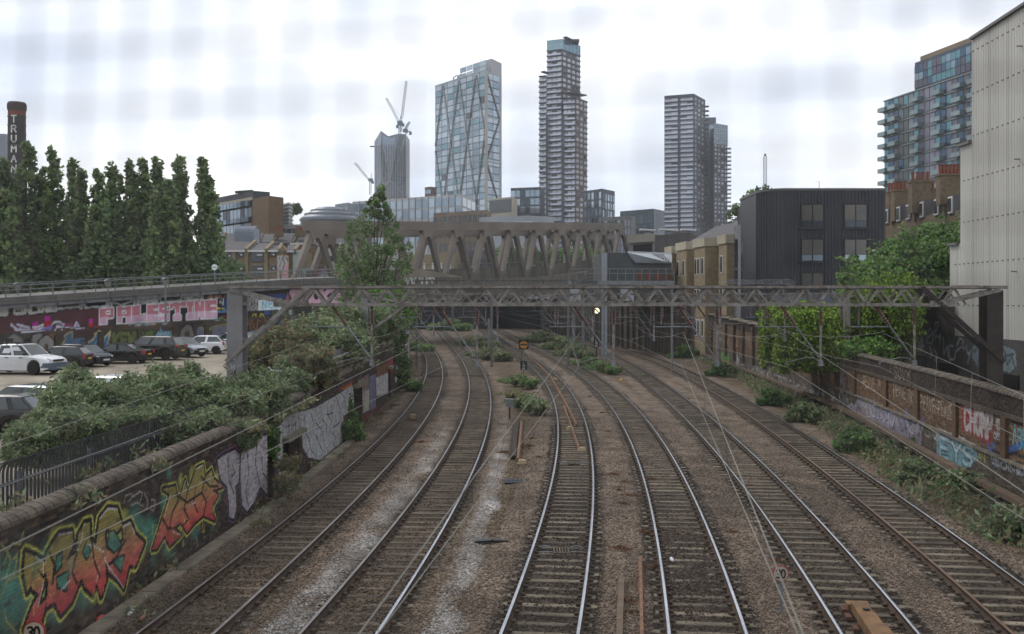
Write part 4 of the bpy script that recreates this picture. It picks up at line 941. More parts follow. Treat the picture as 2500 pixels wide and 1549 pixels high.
for i, ((px, py, Y), r, lab) in enumerate(BUD):
    dx = 34 * 26 / Y
    bush('buddleia_bush', lab, [(px, py + 6, Y, (r * .9, r * 1.1, r * .7)), (px - dx, py + 14, Y + .6, (r * .75, r * .8, r * .55)), (px + dx, py + 4, Y - .4, (r * .75, r * .8, r * .6)), (px + dx * random.uniform(-.6, .8), py - 22, Y + 1, (r * .35, r * .5, r * .7))],
         25000, .026 + .0010 * Y, LF_BUD, group='buddleia bushes along the fence', stems=16, elong=3.0, flowers=9, spikes=48, w=[.3, .22, .26, .08, .14])
BUD2 = [((745,905,44),1.0,'straw-coloured weeds around the discarded pipes'), ((700,850,56),1.3,'reddish dry weed clump beside the dark red car'), ((780,830,58),1.5,'grey-green brush behind the black pipes'), ((850,800,62),1.6,'brush at the foot of the second gantry post'),
        ((905,795,66),1.5,'dense weeds crowding the top of the far wall'), ((640,880,58),1.2,'dry grass clump at the edge of the gravel'), ((930,760,76),1.9,'bright green shrub below the slender tree'), ((830,850,54),1.2,'weeds hanging over the far coping')]
for i, ((px, py, Y), r, lab) in enumerate(BUD2):
    mats = LF_DRY + LF_BUD[:2] if i in (0, 1, 5) else (LF_GRN if i == 6 else LF_BUD)
    bush('weed_clump', lab, [(px, py, Y, (r * 1.2, r * 1.3, r * .8)), (px - 30, py + 8, Y, (r, r, r * .6)), (px + 28, py, Y - 2, (r, r, r * .6))], 11000, .10, mats, 'weeds', 'weed clumps above the far left wall', stems=14, elong=3.0, flowers=4)
# slender tree
def slender():
    Y = 80; base = P(905, 770, Y); T = thing('slender_tree', (base.x, Y, 2.6), 'slender loose-leaved tree rising in front of the steel truss bridge', 'tree')
    b = MB(); tips = []
    for k in range(15):
        px = random.uniform(838, 985); top = random.uniform(520, 640); 
        if k == 0: px, top = 930, 448
        if k == 1: px, top = 915, 470
        if k == 2: px, top = 945, 480
        e = P(px, top, Y + random.uniform(-1.5, 1.5)); s0 = Vector((base.x + random.uniform(-.8, .8), Y + random.uniform(-.6, .6), 2.4))
        m_ = s0.lerp(e, .5) + Vector((random.uniform(-.3, .3), 0, .4)); b.tube(s0, m_, .09, 6, .05); b.tube(m_, e, .05, 5, .012); tips.append((s0, m_, e))
    b.build('trunk', M_BARK, T)
    env = [(450, 928, 6), (480, 925, 15), (520, 915, 36), (560, 912, 64), (600, 915, 92), (640, 920, 96), (680, 912, 84), (740, 905, 62)]
    K = 200; cen, rad = [], []
    while len(cen) < K:
        py = 450 + 290 * random.random() ** .75; cx = np.interp(py, [e[0] for e in env], [e[1] for e in env]); hw = np.interp(py, [e[0] for e in env], [e[2] for e in env])
        px = cx + random.uniform(-1, 1) * hw; yy = Y + random.uniform(-1, 1) * hw * Y / F * .8
        cen.append(P(px, py, yy)); rad.append(random.uniform(.25, .6) * (0.55 if py < 520 else 1))
    p, c = clumps(np.array([tuple(q) for q in cen]), np.array(rad), 62, 1.2)
    foliage('crown', p, .13, LF_BUD + LF_GRN[:2], T, elong=1.9)
slender()
# right side: ivy mass, shrubs
def ivy():
    T = thing('ivy_curtain', (20, 60, 0), 'bright green ivy curtain hanging over the right wall below the gantry', 'ivy')
    ps = []
    for px0, px1, pt, pb, n, Y0 in ((1860, 2075, 742, 900, 300, 66), (1895, 2060, 760, 915, 200, 62), (2040, 2135, 742, 800, 50, 64), (2070, 2230, 700, 835, 70, 62)):
        for k in range(n):
            px = random.uniform(px0, px1); tp = pt + random.uniform(-8, 14) + 18 * abs((px - (px0 + px1) / 2) / (px1 - px0)); bt = pb - random.uniform(0, 55)
            Y = Y0 + random.uniform(-1.2, 1.2) - (px - 1950) * .012; m = 130
            t = np.sort(rng.random(m)); top, bot = P(px, tp, Y), P(px + random.uniform(-5, 5), bt, Y - .5)
            z = top.z + (bot.z - top.z) * t; ps.append(np.stack([top.x + rng.normal(0, .16, m), Y - .6 * np.sin(t * 3.1) + rng.normal(0, .2, m), z], -1))
    foliage('leaves', np.concatenate(ps), .16, LF_IVY, T, elong=1.5, droop=1.1)
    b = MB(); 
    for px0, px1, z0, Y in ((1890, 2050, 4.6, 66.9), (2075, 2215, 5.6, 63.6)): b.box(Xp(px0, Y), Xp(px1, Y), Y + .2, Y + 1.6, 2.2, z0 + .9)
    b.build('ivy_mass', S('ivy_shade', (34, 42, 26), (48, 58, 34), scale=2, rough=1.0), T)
ivy()
bush('large_shrub', 'large dark green shrub between the black building and the cream cladding', [(2240,665,72,(3.0,3,2.3)),(2160,678,72,(2.4,2.5,1.4)),(2300,635,73,(1.8,2.5,2.2)),(2290,600,74,(1.4,2,1.4)),(2215,635,74,(1.6,2,1.3)),(2120,690,70,(1.8,2,1.3)),(2300,680,70,(1.9,2,2)),(2260,612,75,(1.1,1.4,1.0)),(2150,740,66,(2.6,2,1.8))],
     42000, .2, LF_POP[:3] + LF_GRN[:2], 'shrub', elong=1.6)
bush('hanging_shrub', 'olive green creeper hanging over the painted brick building', [(2190,745,63,(1.6,1,1.6)),(2215,790,62,(1.0,.8,2.2)),(2150,800,62,(1.6,1,2.2)),(2235,725,63,(1.2,1,.7))], 15000, .15, LF_IVY, 'creeper', elong=1.4, droop=1)
bush('yellow_shrub', 'lime green shrub peeping over the wall coping', [(2105,856,57,(1.3,.8,.55)),(2135,862,56,(1.2,.8,.4))], 3500, .13, LF_GRN, 'shrub')
RB = [((2085,1085,45),.62,'leafy bush in front of the purple lettering on the right wall',1),((2268,1085,42),.6,'tall ragged bush beside the pale blue lettering',1),
      ((2245,1165,37),.55,'bush below the pale blue lettering',0),((2350,1185,35),.5,'bushy growth on the cable ledge under the red bubble letters',0),((2470,1290,29.5),.6,'yellowish bush at the right edge of the picture',2),
      ((1960,1015,58),.6,'low bush on the right verge before the ivy',0),((1885,975,66),.55,'small green bush right of the black and white letters',1),((1760,905,88),.6,'grass clump on the verge near the striped painting',1),((1670,862,112),.8,'small green bushes by the far verge',1)]
VG = []
for k in range(230):
    Y = random.uniform(27, 128); x = 16.2 + (Y - 31.7) * .13 - (max(Y, 60) - 60) * .05 - random.uniform(.5, 2.4) ** 1.0; n = 150; s = random.uniform(.12, .42)
    VG.append(np.stack([x + rng.normal(0, s, n), Y + rng.normal(0, s * 2.0, n), -.25 + np.abs(rng.normal(0, s * .75, n))], -1))
foliage('verge_growth', np.concatenate(VG), .085, LF_BUD + LF_DRY, None, elong=3.0, droop=-.6)
bpy.data.objects['verge_growth']['label'] = 'ragged low tangle of weeds along the foot of the right wall'
LG = []
for k in range(90):
    u = random.uniform(1, 88); p_, d_ = LW.at(np.array([u])); n = 60; s = random.uniform(.06, .2)
    LG.append(np.stack([p_[0][0] + random.choice([.7, .15, -.9, -1.1]) + rng.normal(0, s, n), p_[0][1] + rng.normal(0, s * 2, n), (-.22 if random.random() < .55 else 2.3 + .02 * u) + np.abs(rng.normal(0, s, n))], -1))
foliage('wall_weeds', np.concatenate(LG), .06, LF_DRY + LF_BUD[:3], None, elong=3.2, droop=-.7)
bpy.data.objects['wall_weeds']['label'] = 'small dry weeds scattered along the left wall'
for (px, py, Y), r, lab, k in RB:
    Y = (EZ + .1 - .3 * r) * F / (py + 6 - HY)
    bush('verge_bush', lab, [(px, py, Y, (r, r, r * .8)), (px - 24, py + 12, Y, (r * .8, r * .8, r * .5)), (px + 26, py + 6, Y - .5, (r * .8, r * .8, r * .6))], 7600, .045 + .0012 * Y,
         [LF_BUD, LF_GRN[:2] + LF_BUD[:2], LF_DRY[2:] + LF_BUD][k], group='bushes along the right verge', stems=9, elong=2.0, flowers=2)
# weeds between tracks
MB_W = [((1195,860,95),1.5,'green weeds around the grey mast left of the signal',0),((1170,830,120),1.6,'weed patch behind the grey mast',0),((1265,925,84),1.0,'bright green weeds at the signal post',1),((1285,980,64),1.1,'weedy mound with lilac flowers below the signal',3),((1255,960,72),.8,'straw-coloured grass beside the signal post',2),
        ((1330,820,130),2.0,'bluish weeds between the distant tracks',0),((1375,838,120),1.9,'rounded bush between the distant tracks',0),((1405,855,112),1.5,'bush left of the ladder mast',0),((1440,880,100),1.1,'fresh green weeds at the foot of the ladder mast',1),((1470,893,92),.9,'small weeds beside the white-lettered post',1),
        ((1530,800,150),3.2,'dull green scrub below the far platforms',0),((1600,815,140),2.6,'tall grassy scrub by the far wall end',0),((1100,790,190),2.8,'grassy tuft in the fork of the distant tracks',1),((1010,840,100),1.2,'weeds growing at the foot of the poster-covered pier',1),((985,930,80),1.0,'green weeds hanging in the gap of the left wall',1)]
for (px, py, Y), r, lab, k in MB_W:
    Yn = (EZ + .2 - .2 * r) * F / (py + 12 - HY); r *= .62 * Yn / Y; Y = Yn; py += 5
    bush('weed_clump', lab, [(px, py, Y, (r, r * 1.6, r * .45)), (px - 30, py + 6, Y + 4, (r * 1.1, r * 1.8, r * .3)), (px + 28, py + 7, Y - 3, (r * 1.1, r * 1.8, r * .28))], 5200, .03 + .0011 * Y,
         [LF_BUD + LF_DRY[2:], LF_GRN[:2] + LF_BUD[2:], LF_DRY[:1] + LF_DRY[2:] + LF_BUD[2:3], LF_BUD][k], 'weeds', 'weed clumps between the tracks', elong=3.2, droop=-.9, stems=7, flowers=6 if k == 3 else 0)
bush('wall_plant', 'leafy plant growing at the doorway of the second wall section', [(848,1035,50,(.55,.5,1.0)),(852,1070,48,(.8,.5,.6))], 3200, .12, LF_GRN, 'plant')
bush('wall_plant', 'plant filling the gap between the two wall sections', [(660,1045,34.5,(.25,.3,.9)),(664,1090,34.2,(.3,.3,.5))], 2600, .08, LF_GRN[1:], 'plant')
bush('wall_plant', 'dry tuft at the foot of the white-painted pier', [(690,1190,32.6,(.5,.35,.35)),(705,1160,33.5,(.4,.3,.5))], 1800, .07, LF_BUD[:1] + LF_DRY, 'plant')
bush('wall_plant', 'green plant hanging in the recess by the far pier', [(975,860,76,(.6,.5,1.2)),(982,905,74,(.7,.5,.9))], 3000, .14, LF_GRN[1:] + LF_BUD[:1], 'plant')
def low_mats():     # red-brown sedum patches on the ballast
    cs = []
    for px, py, Y_, r in ((1300,1072,0,.5),(1290,1090,0,.6),(1315,1118,0,.4),(1230,1105,0,.5),(1470,1010,0,.5),(1485,1056,0,.5),(1500,1160,0,.5),(1525,1180,0,.7),(1540,1212,0,.8),(1520,1232,0,.5),(1570,1300,0,.5),(1510,1340,0,.6),(1525,1345,0,.4),(1600,1385,0,.4),(1530,1470,0,.5),(1545,1500,0,.4),(1310,960,0,.6),(1030,1080,0,.5),(960,990,0,.7),(930,1010,0,.6),(1440,970,0,.5),(1590,1170,0,.3),(1510,1200,0,.6),(1900,1370,0,.3),(1785,1300,0,.3),(870,1050,0,.5)):
        g = G(px, py, -.15); n = int(420 * r); a = rng.uniform(0, 6.28, n); rr = r * .6 * rng.random(n) * (1 + .5 * np.sin(a * 3 + px))
        cs.append(np.stack([g.x + rr * np.cos(a) * 1.3, g.y + rr * np.sin(a) * 1.1, -.16 + .1 * rng.random(n) * (1 - rr / (r * .6)) ], -1))
    foliage('sedum', np.concatenate(cs), .05, LF_RED, None)
    bpy.data.objects['sedum']['label'] = 'low red-brown plants creeping over the ballast'
low_mats()
# ------------------------------------------------------------------ mural wall and viaduct on the left
MW = Wall([(-42.5, 43.3), (-34, 66), (-17.9, 109)], 1.0, 9.6, .05); MW.side = 1.0
def line_on(W, pts):                      # pixel line -> height along the wall
    q = sorted([W.uv(*p) for p in pts]); return lambda u: float(np.interp(u, [a for a, _ in q], [b for _, b in q]))
c6 = lambda x, y: (x / 3.36, 650 + y / 3.36)
ca = lambda x, y: (x / 7.56, 720 + y / 7.56); cb = lambda x, y: (280 + x / 7.56, 700 + y / 7.56)
ledge = line_on(MW, [(-260,830),(0,812),(244,796),(500,782),(700,770),(850,762)])
deckbot = line_on(MW, [(-260,775),(0,754),(244,737),(400,726),(553,716),(700,706),(850,699)])
MW.T = ca
DK = (36, 36, 38)
MW.poly([(0,270),(1020,195),(1830,140),(2268,90),(2268,210),(1830,250),(0,400)], (70, 68, 66), .9)
MW.poly([(-900,470),(0,395),(1828,255),(1850,600),(0,700),(-900,770)], (94, 66, 64), 1)
for p, r in (((600,500),1.6),((300,520),1.4),((1300,450),1.8),((1600,500),1.6)): MW.spray(p, r, (88, 54, 66), .6)
MW.text('S3 CINLINE', [(-60,275),(970,205),(970,300),(-60,385)], [(.34, (34, 34, 34)), (.20, (196, 196, 192))], gap=.2)
MW.poly([(580,525),(690,490),(695,560),(590,580)], (176, 52, 148)); MW.poly([(820,395),(930,400),(925,480),(822,510)], (186, 56, 158)); MW.poly([(822,500),(925,470),(930,600),(825,605)], (170, 52, 50)); MW.poly([(590,570),(695,550),(695,635),(592,640)], (160, 50, 60))
MW.poly([(1630,440),(1722,450),(1722,540),(1632,540)], (182, 56, 150)); MW.poly([(1630,535),(1722,535),(1722,590),(1632,595)], (186, 60, 50)); MW.poly([(1175,520),(1365,545),(1365,575),(1180,600)], (140, 62, 96))
for q in ([(285,650),(300,680),(480,676),(360,620),(380,665),(560,668),(740,632),(870,610),(900,600)], [(900,640),(1000,500),(1090,500),(1165,545),(1160,590),(1050,590),(1030,630)], [(1200,615),(1380,605),(1395,510),(1440,560),(1440,610)], [(310,545),(440,590),(530,608)], [(200,555),(280,620),(340,660)], [(610,605),(700,590),(790,560)]):
    MW.stroke(q, .16, (196, 196, 210), .95)
MW.poly([(700,655),(980,540),(960,630),(800,650)], (118, 104, 168), .9); MW.poly([(1250,605),(1395,590),(1420,540),(1435,610)], (110, 98, 168), .9); MW.poly([(1010,530),(1090,520),(1140,560),(1040,575)], (110, 112, 112), .9)
def outl(q): MW.stroke(q, .14, (186, 188, 190), .95)
outl([(990,215),(1030,215),(1030,300),(990,300),(990,215)]); outl([(1040,262),(1465,222)]); outl([(1465,185),(1505,183),(1505,255),(1468,258),(1465,185)]); MW.poly([(1565,165),(1965,140),(1968,205),(1568,230)], (30, 36, 46))
outl([(1530,180),(1560,178),(1562,240),(1970,210),(1966,140),(2005,138),(2008,215)]); outl([(2025,145),(2060,142),(2062,215)]); outl([(2060,148),(2268,190)])
MW.T = cb
MW.poly([(-20,380),(360,345),(1225,270),(1880,225),(2075,205),(2075,590),(1660,600),(1000,640),(0,690)], (34, 38, 38), 1); MW.poly([(0,250),(360,235),(1225,165),(1690,140),(1690,230),(1225,270),(0,375)], (62, 62, 62), .9)
outl([(0,300),(130,345),(325,262),(358,258),(360,335)]); outl([(378,330),(376,255),(800,232),(800,300),(410,325)]); outl([(415,285),(780,260)]); outl([(815,225),(845,222),(848,290),(1215,258)]); outl([(1232,265),(1230,190),(1630,172),(1630,225),(1250,258)]); outl([(1280,215),(1440,210)])
for k in range(40):
    x = random.uniform(1700, 2060); MW.stroke([(x, 155 + random.uniform(0, 20)), (x + 3, 215)], .07, random.choice([(120, 150, 90), (170, 120, 120), (150, 150, 150), (170, 90, 80)]), .8)
# the ten big pink letters: outline cell by cell
PINKT, PINKB = (190, 122, 135), (206, 170, 190)
def cell(x0, x1): 
    tp = lambda x: 395 - (x + 40) * .0815; bt = lambda x: 680 - (x + 40) * .0535
    return tp, bt
def pink(x0, x1, polys):
    tp, bt = cell(x0, x1)
    def m(fx, fy): x = x0 + (x1 - x0) * fx; return (x, tp(x) + (bt(x) - tp(x)) * fy)
    for pl in polys: MW.stroke([m(*q) for q in pl], .20, (216, 214, 216), 1, close=True)
    for pl in polys:
        MW.poly([m(*q) for q in pl], PINKT)
    for pl in polys:    # lighter lower half
        low = []
        n = len(pl)
        for i in range(n):
            (xa, ya), (xb, yb) = pl[i], pl[(i + 1) % n]
            if ya >= .58: low.append((xa, ya))
            if (ya - .58) * (yb - .58) < 0:
                tt = (.58 - ya) / (yb - ya); low.append((xa + (xb - xa) * tt, .58))
        if len(low) > 2: MW.poly([m(*q) for q in low], PINKB)
    return m
def hole(m, pl, c=(30, 34, 34)):
    MW.stroke([m(*q) for q in pl], .20, (216, 214, 216), 1, close=True); MW.poly([m(*q) for q in pl], c)
FULL = [(0,0),(1,0),(1,1),(0,1)]
m = pink(-272, -5, [[(0,0),(.92,0),(.92,.62),(.5,.66),(.5,1),(0,1)]]); hole(m, [(.5,.22),(.68,.22),(.68,.33),(.5,.33)])
m = pink(50, 300, [FULL]); hole(m, [(.42,.28),(.62,.28),(.62,.36),(.42,.36)]); hole(m, [(.44,.66),(.62,.66),(.62,1.02),(.44,1.02)])
m = pink(318, 588, [[(0,0),(.55,0),(.55,.55),(1,.55),(1,1),(0,1)]])
m = pink(604, 810, [[(0,0),(1,0),(1,.22),(.5,.25),(.5,.38),(1,.38),(1,.6),(.5,.62),(.5,.72),(1,.72),(1,1),(0,1)]])
m = pink(826, 1005, [[(0,0),(1,0),(1,.18),(.35,.22),(.35,.35),(1,.42),(1,1),(0,1),(0,.72),(.6,.72),(.6,.6),(0,.52)]])
m = pink(1018, 1312, [[(0,0),(1,0),(1,.24),(.76,.26),(.76,.2),(.62,.22),(.6,.72),(.7,.74),(.7,1),(.24,1),(.24,.74),(.36,.72),(.34,.22),(.18,.24),(.18,.34),(0,.34)]])
m = pink(1325, 1455, [[(.1,0),(1,0),(1,.28),(.78,.3),(.8,.7),(1,.72),(1,1),(0,1),(0,.72),(.3,.7),(.3,.3),(.1,.3)]])
m = pink(1468, 1650, [[(0,0),(.42,0),(.66,.4),(.66,0),(1,0),(1,1),(.68,1),(.42,.5),(.42,1),(0,1)]])
m = pink(1672, 1885, [[(0,0),(1,0),(1,.25),(.4,.27),(.4,.4),(1,.38),(1,.58),(.4,.6),(.4,.7),(1,.68),(1,1),(0,1)]])
MW.poly([(1960,215),(2075,208),(2075,420),(1990,470),(1960,400)], (44, 66, 116)); MW.poly([(1930,232),(2008,228),(2010,350),(1935,354)], (200, 200, 200)); MW.stroke([(1972,270),(1985,285),(1972,300),(1958,285),(1972,270)], .06, (40, 40, 40)); MW.text('LOVE', [(1938,315),(2004,312),(2004,340),(1938,342)], [(.05, (50, 50, 50))]); MW.text('DAYS', [(1938,236),(2004,234),(2004,258),(1938,260)], [(.05, (50, 50, 50))])
MW.stroke([(1890,415),(1920,395),(1960,410),(2020,405)], .14, (190, 180, 60)); MW.poly([(1900,450),(2070,425),(2070,470),(2010,490),(1900,490)], (96, 128, 160)); MW.poly([(1890,490),(2075,480),(2075,570),(1900,585)], (28, 30, 40))
for p, c in (((2020,560), (140, 70, 50)), ((1960,590), (120, 160, 110)), ((1800,600), (170, 190, 190)), ((490,680), (160, 180, 196)), ((820,668), (150, 176, 190)), ((330,700), (180, 190, 196)), ((600,672), (190, 180, 170))): MW.spray(p, .5, c, .9, rz=.22)
cd = lambda x, y: (500 + x / 6.1, 560 + y / 6.1)
MW.T = cd
MW.poly([(560,900),(2100,820),(2100,1250),(560,1310)], (56, 52, 50), .9); MW.poly([(552,1030),(792,1030),(792,1210),(552,1215)], (70, 68, 66)); MW.text('ROCK', [(545,1040),(790,1040),(790,1180),(545,1185)], [(.55, (50, 48, 48)), (.42, (150, 148, 146)), (.05, (60, 58, 58))], gap=.2)
MW.poly([(792,1060),(1140,1020),(1140,1200),(792,1210)], (204, 216, 222)); MW.poly([(900,990),(1180,960),(1230,1030),(900,1030)], (44, 66, 128)); MW.text('NEW', [(840,1075),(1120,1060),(1120,1160),(840,1175)], [(.16, (130, 176, 196))], gap=.4)
MW.poly([(1230,950),(1260,950),(1260,1200),(1180,1130)], (150, 96, 120))
MW.text('SMOKE', [(1265,905),(2040,890),(2040,1090),(1285,1100)], [(.95, (28, 28, 32)), (.62, (204, 168, 184))], gap=.22)
MW.poly([(870,1205),(985,1205),(985,1295),(870,1300)], (36, 50, 76)); MW.poly([(990,1205),(1335,1200),(1335,1300),(990,1300)], (72, 84, 66)); MW.text('BANG', [(880,1220),(980,1220),(980,1275),(880,1275)], [(.12, (62, 86, 120))]); MW.text('C', [(1250,1215),(1300,1215),(1300,1260),(1250,1260)], [(.16, (186, 196, 196))])
for x in (740, 850): MW.stroke([(x - 30, 1300), (x - 20, 1270), (x, 1265), (x + 20, 1275), (x + 22, 1300)], .16, (186, 170, 60), .9)
# lower tier
MW.T = c6
LOWC = (74, 66, 56)
MW.poly([(-300,600),(0,560),(210,545),(215,690),(0,720),(-300,740)], (70, 68, 66), .9); MW.stroke([(0,640),(60,590),(110,620),(130,690)], .5, (132, 130, 128), .9); MW.poly([(150,600),(215,590),(215,690),(100,690)], (34, 34, 34), .9)
MW.poly([(200,575),(410,560),(410,690),(215,700)], (120, 84, 50), .9)
for q in ([(230,640),(235,590),(270,580),(285,620),(255,690)], [(290,690),(290,630),(330,600),(370,630),(365,690)]): MW.stroke(q, .75, (40, 36, 34), .95); MW.stroke(q, .5, (142, 138, 136), .95)
MW.poly([(455,690),(460,640),(490,600),(480,570),(540,535),(545,590),(560,600),(640,585),(650,640),(640,690)], (84, 110, 142), .9); MW.stroke([(455,690),(460,640),(490,600),(480,570),(540,535),(545,590)], .14, (160, 154, 120), .9)
MW.poly([(670,690),(675,620),(720,600),(730,560),(760,532),(780,545),(790,600),(860,535),(840,620),(850,690)], (90, 128, 168), .95); MW.stroke([(670,690),(675,620),(720,600),(730,560),(760,532),(780,545),(790,600),(860,535),(840,620),(850,690)], .14, (170, 164, 120), .95)
for q in ([(600,640),(620,610),(650,620),(640,660),(600,660)], [(700,640),(740,600),(760,680)], [(780,620),(800,660),(830,600)]): MW.stroke(q, .12, (60, 70, 90), .9)
MW.text('KEVM', [(880,560),(1120,545),(1115,650),(880,665)], [(.62, (54, 58, 40)), (.36, (96, 104, 62)), (.08, (122, 126, 84))], gap=.25); MW.text('MI', [(1120,548),(1215,542),(1210,640),(1115,648)], [(.5, (54, 66, 44)), (.28, (88, 102, 60))])
for q in ([(1225,560),(1260,545),(1270,500),(1290,540),(1370,535),(1360,600),(1270,600),(1225,560)],): MW.poly(q, (102, 140, 158), .9)
for k in range(12): MW.stroke([(1240 + k * 12, 550 + random.uniform(-20, 10)), (1250 + k * 12 + random.uniform(-14, 14), 595)], .09, (150, 182, 194), .85)
MW.stroke([(1385,600),(1395,555),(1410,600)], .2, (110, 146, 160), .9); MW.stroke([(1440,590),(1450,540),(1480,500),(1520,500),(1530,560)], .8, (36, 34, 34), .9); MW.stroke([(1450,590),(1455,540),(1485,510),(1515,515),(1530,580)], .5, (120, 116, 114), .9)
MW.text('BURM', [(1575,520),(1865,495),(1865,590),(1575,600)], [(.62, (40, 42, 48)), (.42, (108, 108, 124))], gap=.25); MW.stroke([(1600,505),(1660,530),(1720,490),(1800,480),(1850,490)], .16, (128, 132, 76), .8)
for x0 in range(1990, 2352, 52):
    cc = random.choice([(96, 110, 120), (130, 86, 56), (84, 78, 72), (66, 90, 110)]); MW.scrawl((x0, 480), 70, 90, 6, .3, (40, 38, 38), .9); MW.scrawl((x0, 480), 70, 90, 6, .16, cc, .9)
for x0 in range(560, 1860, 130): MW.scrawl((x0, 515 - x0 * .02), 46, 16, 7, .08, (104, 62, 44), .7)
for x0 in range(2350, 2900, 60): MW.scrawl((x0, 440), 70, 90, 6, .25, random.choice([(96, 104, 110), (120, 84, 60)]), .8)
MW.T = lambda x, y: (x, y)
mw = thing('mural_wall', (-30, 76, 2.2), 'two-tier wall covered in murals with giant pink lettering behind the parked cars', 'wall')
def base_hi(U, Z):
    a = np.array(s2l((66, 60, 54))); b = np.array(s2l((84, 75, 64))); t = (.5 + .5 * np.sin(U * .7 + np.sin(Z * 2) * 2))[:, None]; return a * (1 - t) + b * t
MW.sheet('upper_mural', .1, MW.L - .1, ledge, lambda u: deckbot(u) + .1, .10, .07, base_hi, M_RENDER, off=0.0, parent=mw)
MW.sheet('lower_mural', .1, MW.L - .1, lambda u: 1.7, lambda u: ledge(u), .12, .08, base_hi, M_RENDER, off=.55, parent=mw)
wall_core(MW, .1, MW.L - .1, lambda u: 1.6, ledge, .5, 'lower_wall', M_MORTAR, mw, 3, off=.52)
wall_core(MW, .1, MW.L - .1, lambda u: 1.6, lambda u: deckbot(u) + .1, .5, 'upper_wall', M_MORTAR, mw, 3, off=-.03)
for u in np.arange(4, MW.L - 3, 4.1):        # pilasters of the lower tier
    p, d = MW.at(np.array([u])); n = np.array([d[0][1], -d[0][0]]); c = p[0] + n * .62; put(S('pilaster_dark', (62, 55, 48), (78, 68, 58), scale=2, rough=.95), mw, 'pilaster', (c[0], c[1], (1.7 + ledge(u)) / 2 - .25), (.5, .14, ledge(u) - 2.0), math.atan2(d[0][1], d[0][0]))
# steel viaduct deck on top with stiffened girder, parapet rails
vd = thing('railway_viaduct', (-34, 66, 6), 'grey steel railway viaduct deck with stiffened girder above the mural wall', 'viaduct')
decktop = line_on(MW, [(-260,745),(0,727),(244,712),(400,702),(553,692),(700,683),(850,676)])
M_GIRD = S('grey_girder_paint', (122, 126, 131), (96, 96, 97), c3=s2l((112, 114, 117)), scale=.9, rough=.65, metal=.15)
M_GIRD2 = S('dull_girder_paint', (92, 91, 89), (108, 105, 100), scale=1.2, rough=.75)
for u in np.arange(.1, MW.L - .3, 2.6):
    u2 = min(u + 2.6, MW.L - .2)
    pa, da = MW.at(np.array([u])); pb, _ = MW.at(np.array([u2])); n = np.array([da[0][1], -da[0][0]])
    def q3(p, u_, z, o): return (p[0][0] + n[0] * o, p[0][1] + n[1] * o, z)
    h1, h2 = decktop(u) - deckbot(u), decktop(u2) - deckbot(u2)
    b = MB(); b.extr([q3(pa, u, deckbot(u), .5), q3(pb, u2 - .05, deckbot(u2), .5), q3(pb, u2, deckbot(u2) + h2 * .42, .5), q3(pa, u, deckbot(u) + h1 * .42, .5)], (-n[0] * .4, -n[1] * .4, 0))
    b.build('girder_panel', M_GIRD, vd, 'panel')
    b = MB(); b.extr([q3(pa, u, deckbot(u) + h1 * .48, .3), q3(pb, u2, deckbot(u2) + h2 * .48, .3), q3(pb, u2, decktop(u2), .3), q3(pa, u, decktop(u), .3)], (-n[0] * 5, -n[1] * 5, 0)); b.build('deck_edge', M_GIRD2, vd)
    MB().bar(q3(pa, u, deckbot(u) + h1 * .45, .58), q3(pb, u2, deckbot(u2) + h2 * .45, .58), .16, .07).build('flange', M_GIRD2, vd)
    MB().bar(q3(pa, u, deckbot(u), .58), q3(pa, u, decktop(u), .58), .10, .16, up=(1, 0, 0)).build('stiffener', M_GIRD2, vd)
fn = thing('parapet_railing', (-34, 66, 8), 'three-rail steel railing along the edge of the viaduct', 'railing')
railt = line_on(MW, [(-260,716),(0,699),(350,680),(700,663),(850,655)])
for hh, off in ((1.0, .62), (.62, .62), (1.0, -3.5)):
    b = MB(); prev = None
    for u in np.arange(.2, MW.L - .2, 2.0):
        p, d = MW.at(np.array([u])); n = np.array([d[0][1], -d[0][0]]); zt = decktop(u) + (railt(u) - decktop(u)) * hh; q = Vector((p[0][0] + n[0] * off, p[0][1] + n[1] * off, zt))
        if prev is not None: b.tube(prev, q, .035, 5)
        prev = q
    b.build('rail', M_GALV, fn)
for u in np.arange(.2, MW.L - .2, 2.0):
    p, d = MW.at(np.array([u])); n = np.array([d[0][1], -d[0][0]])
    for off in (.62, -3.5): put(M_GIRD2, fn, 'railing_post', (p[0][0] + n[0] * off, p[0][1] + n[1] * off, (decktop(u) - .5 * (off > 0) + railt(u)) / 2), (.06, .06, railt(u) - decktop(u) + .5 * (off > 0)), 0)
# viaduct onward behind the tree to the bridge is the bridge's approach: same deck carried on
def lantern(px, pyt, pyb, Y, lab):
    t = P(px, pyt, Y); b0 = P(px, pyb, Y); T = thing('street_lamp', (t.x, Y, b0.z), lab, 'street lamp'); MB().tube((t.x, Y, b0.z), (t.x, Y, t.z - .5), .07, 8, .05).build('post', M_GALV, T)
    MB().lathe([(.08, 0), (.13, .06), (.27, .42), (.3, .46), (.2, .56), (.03, .66)], (t.x, Y, t.z - .62), 6).build('lantern', S('lantern_glass', (134, 136, 134), (110, 110, 108), rough=.3), T)
    MB().lathe([(.34, 0), (.34, .03), (.2, .12), (.03, .2)], (t.x, Y, t.z - .16), 8).build('lantern_cap', M_BLACK, T)
lantern(404, 678, 787, 72, 'tall grey lantern post in front of the pink lettering'); lantern(263, 682, 722, 74, 'lantern head just above the viaduct railing'); 
lantern(43, 690, 728, 70, 'thin lamp post at the left end of the viaduct')
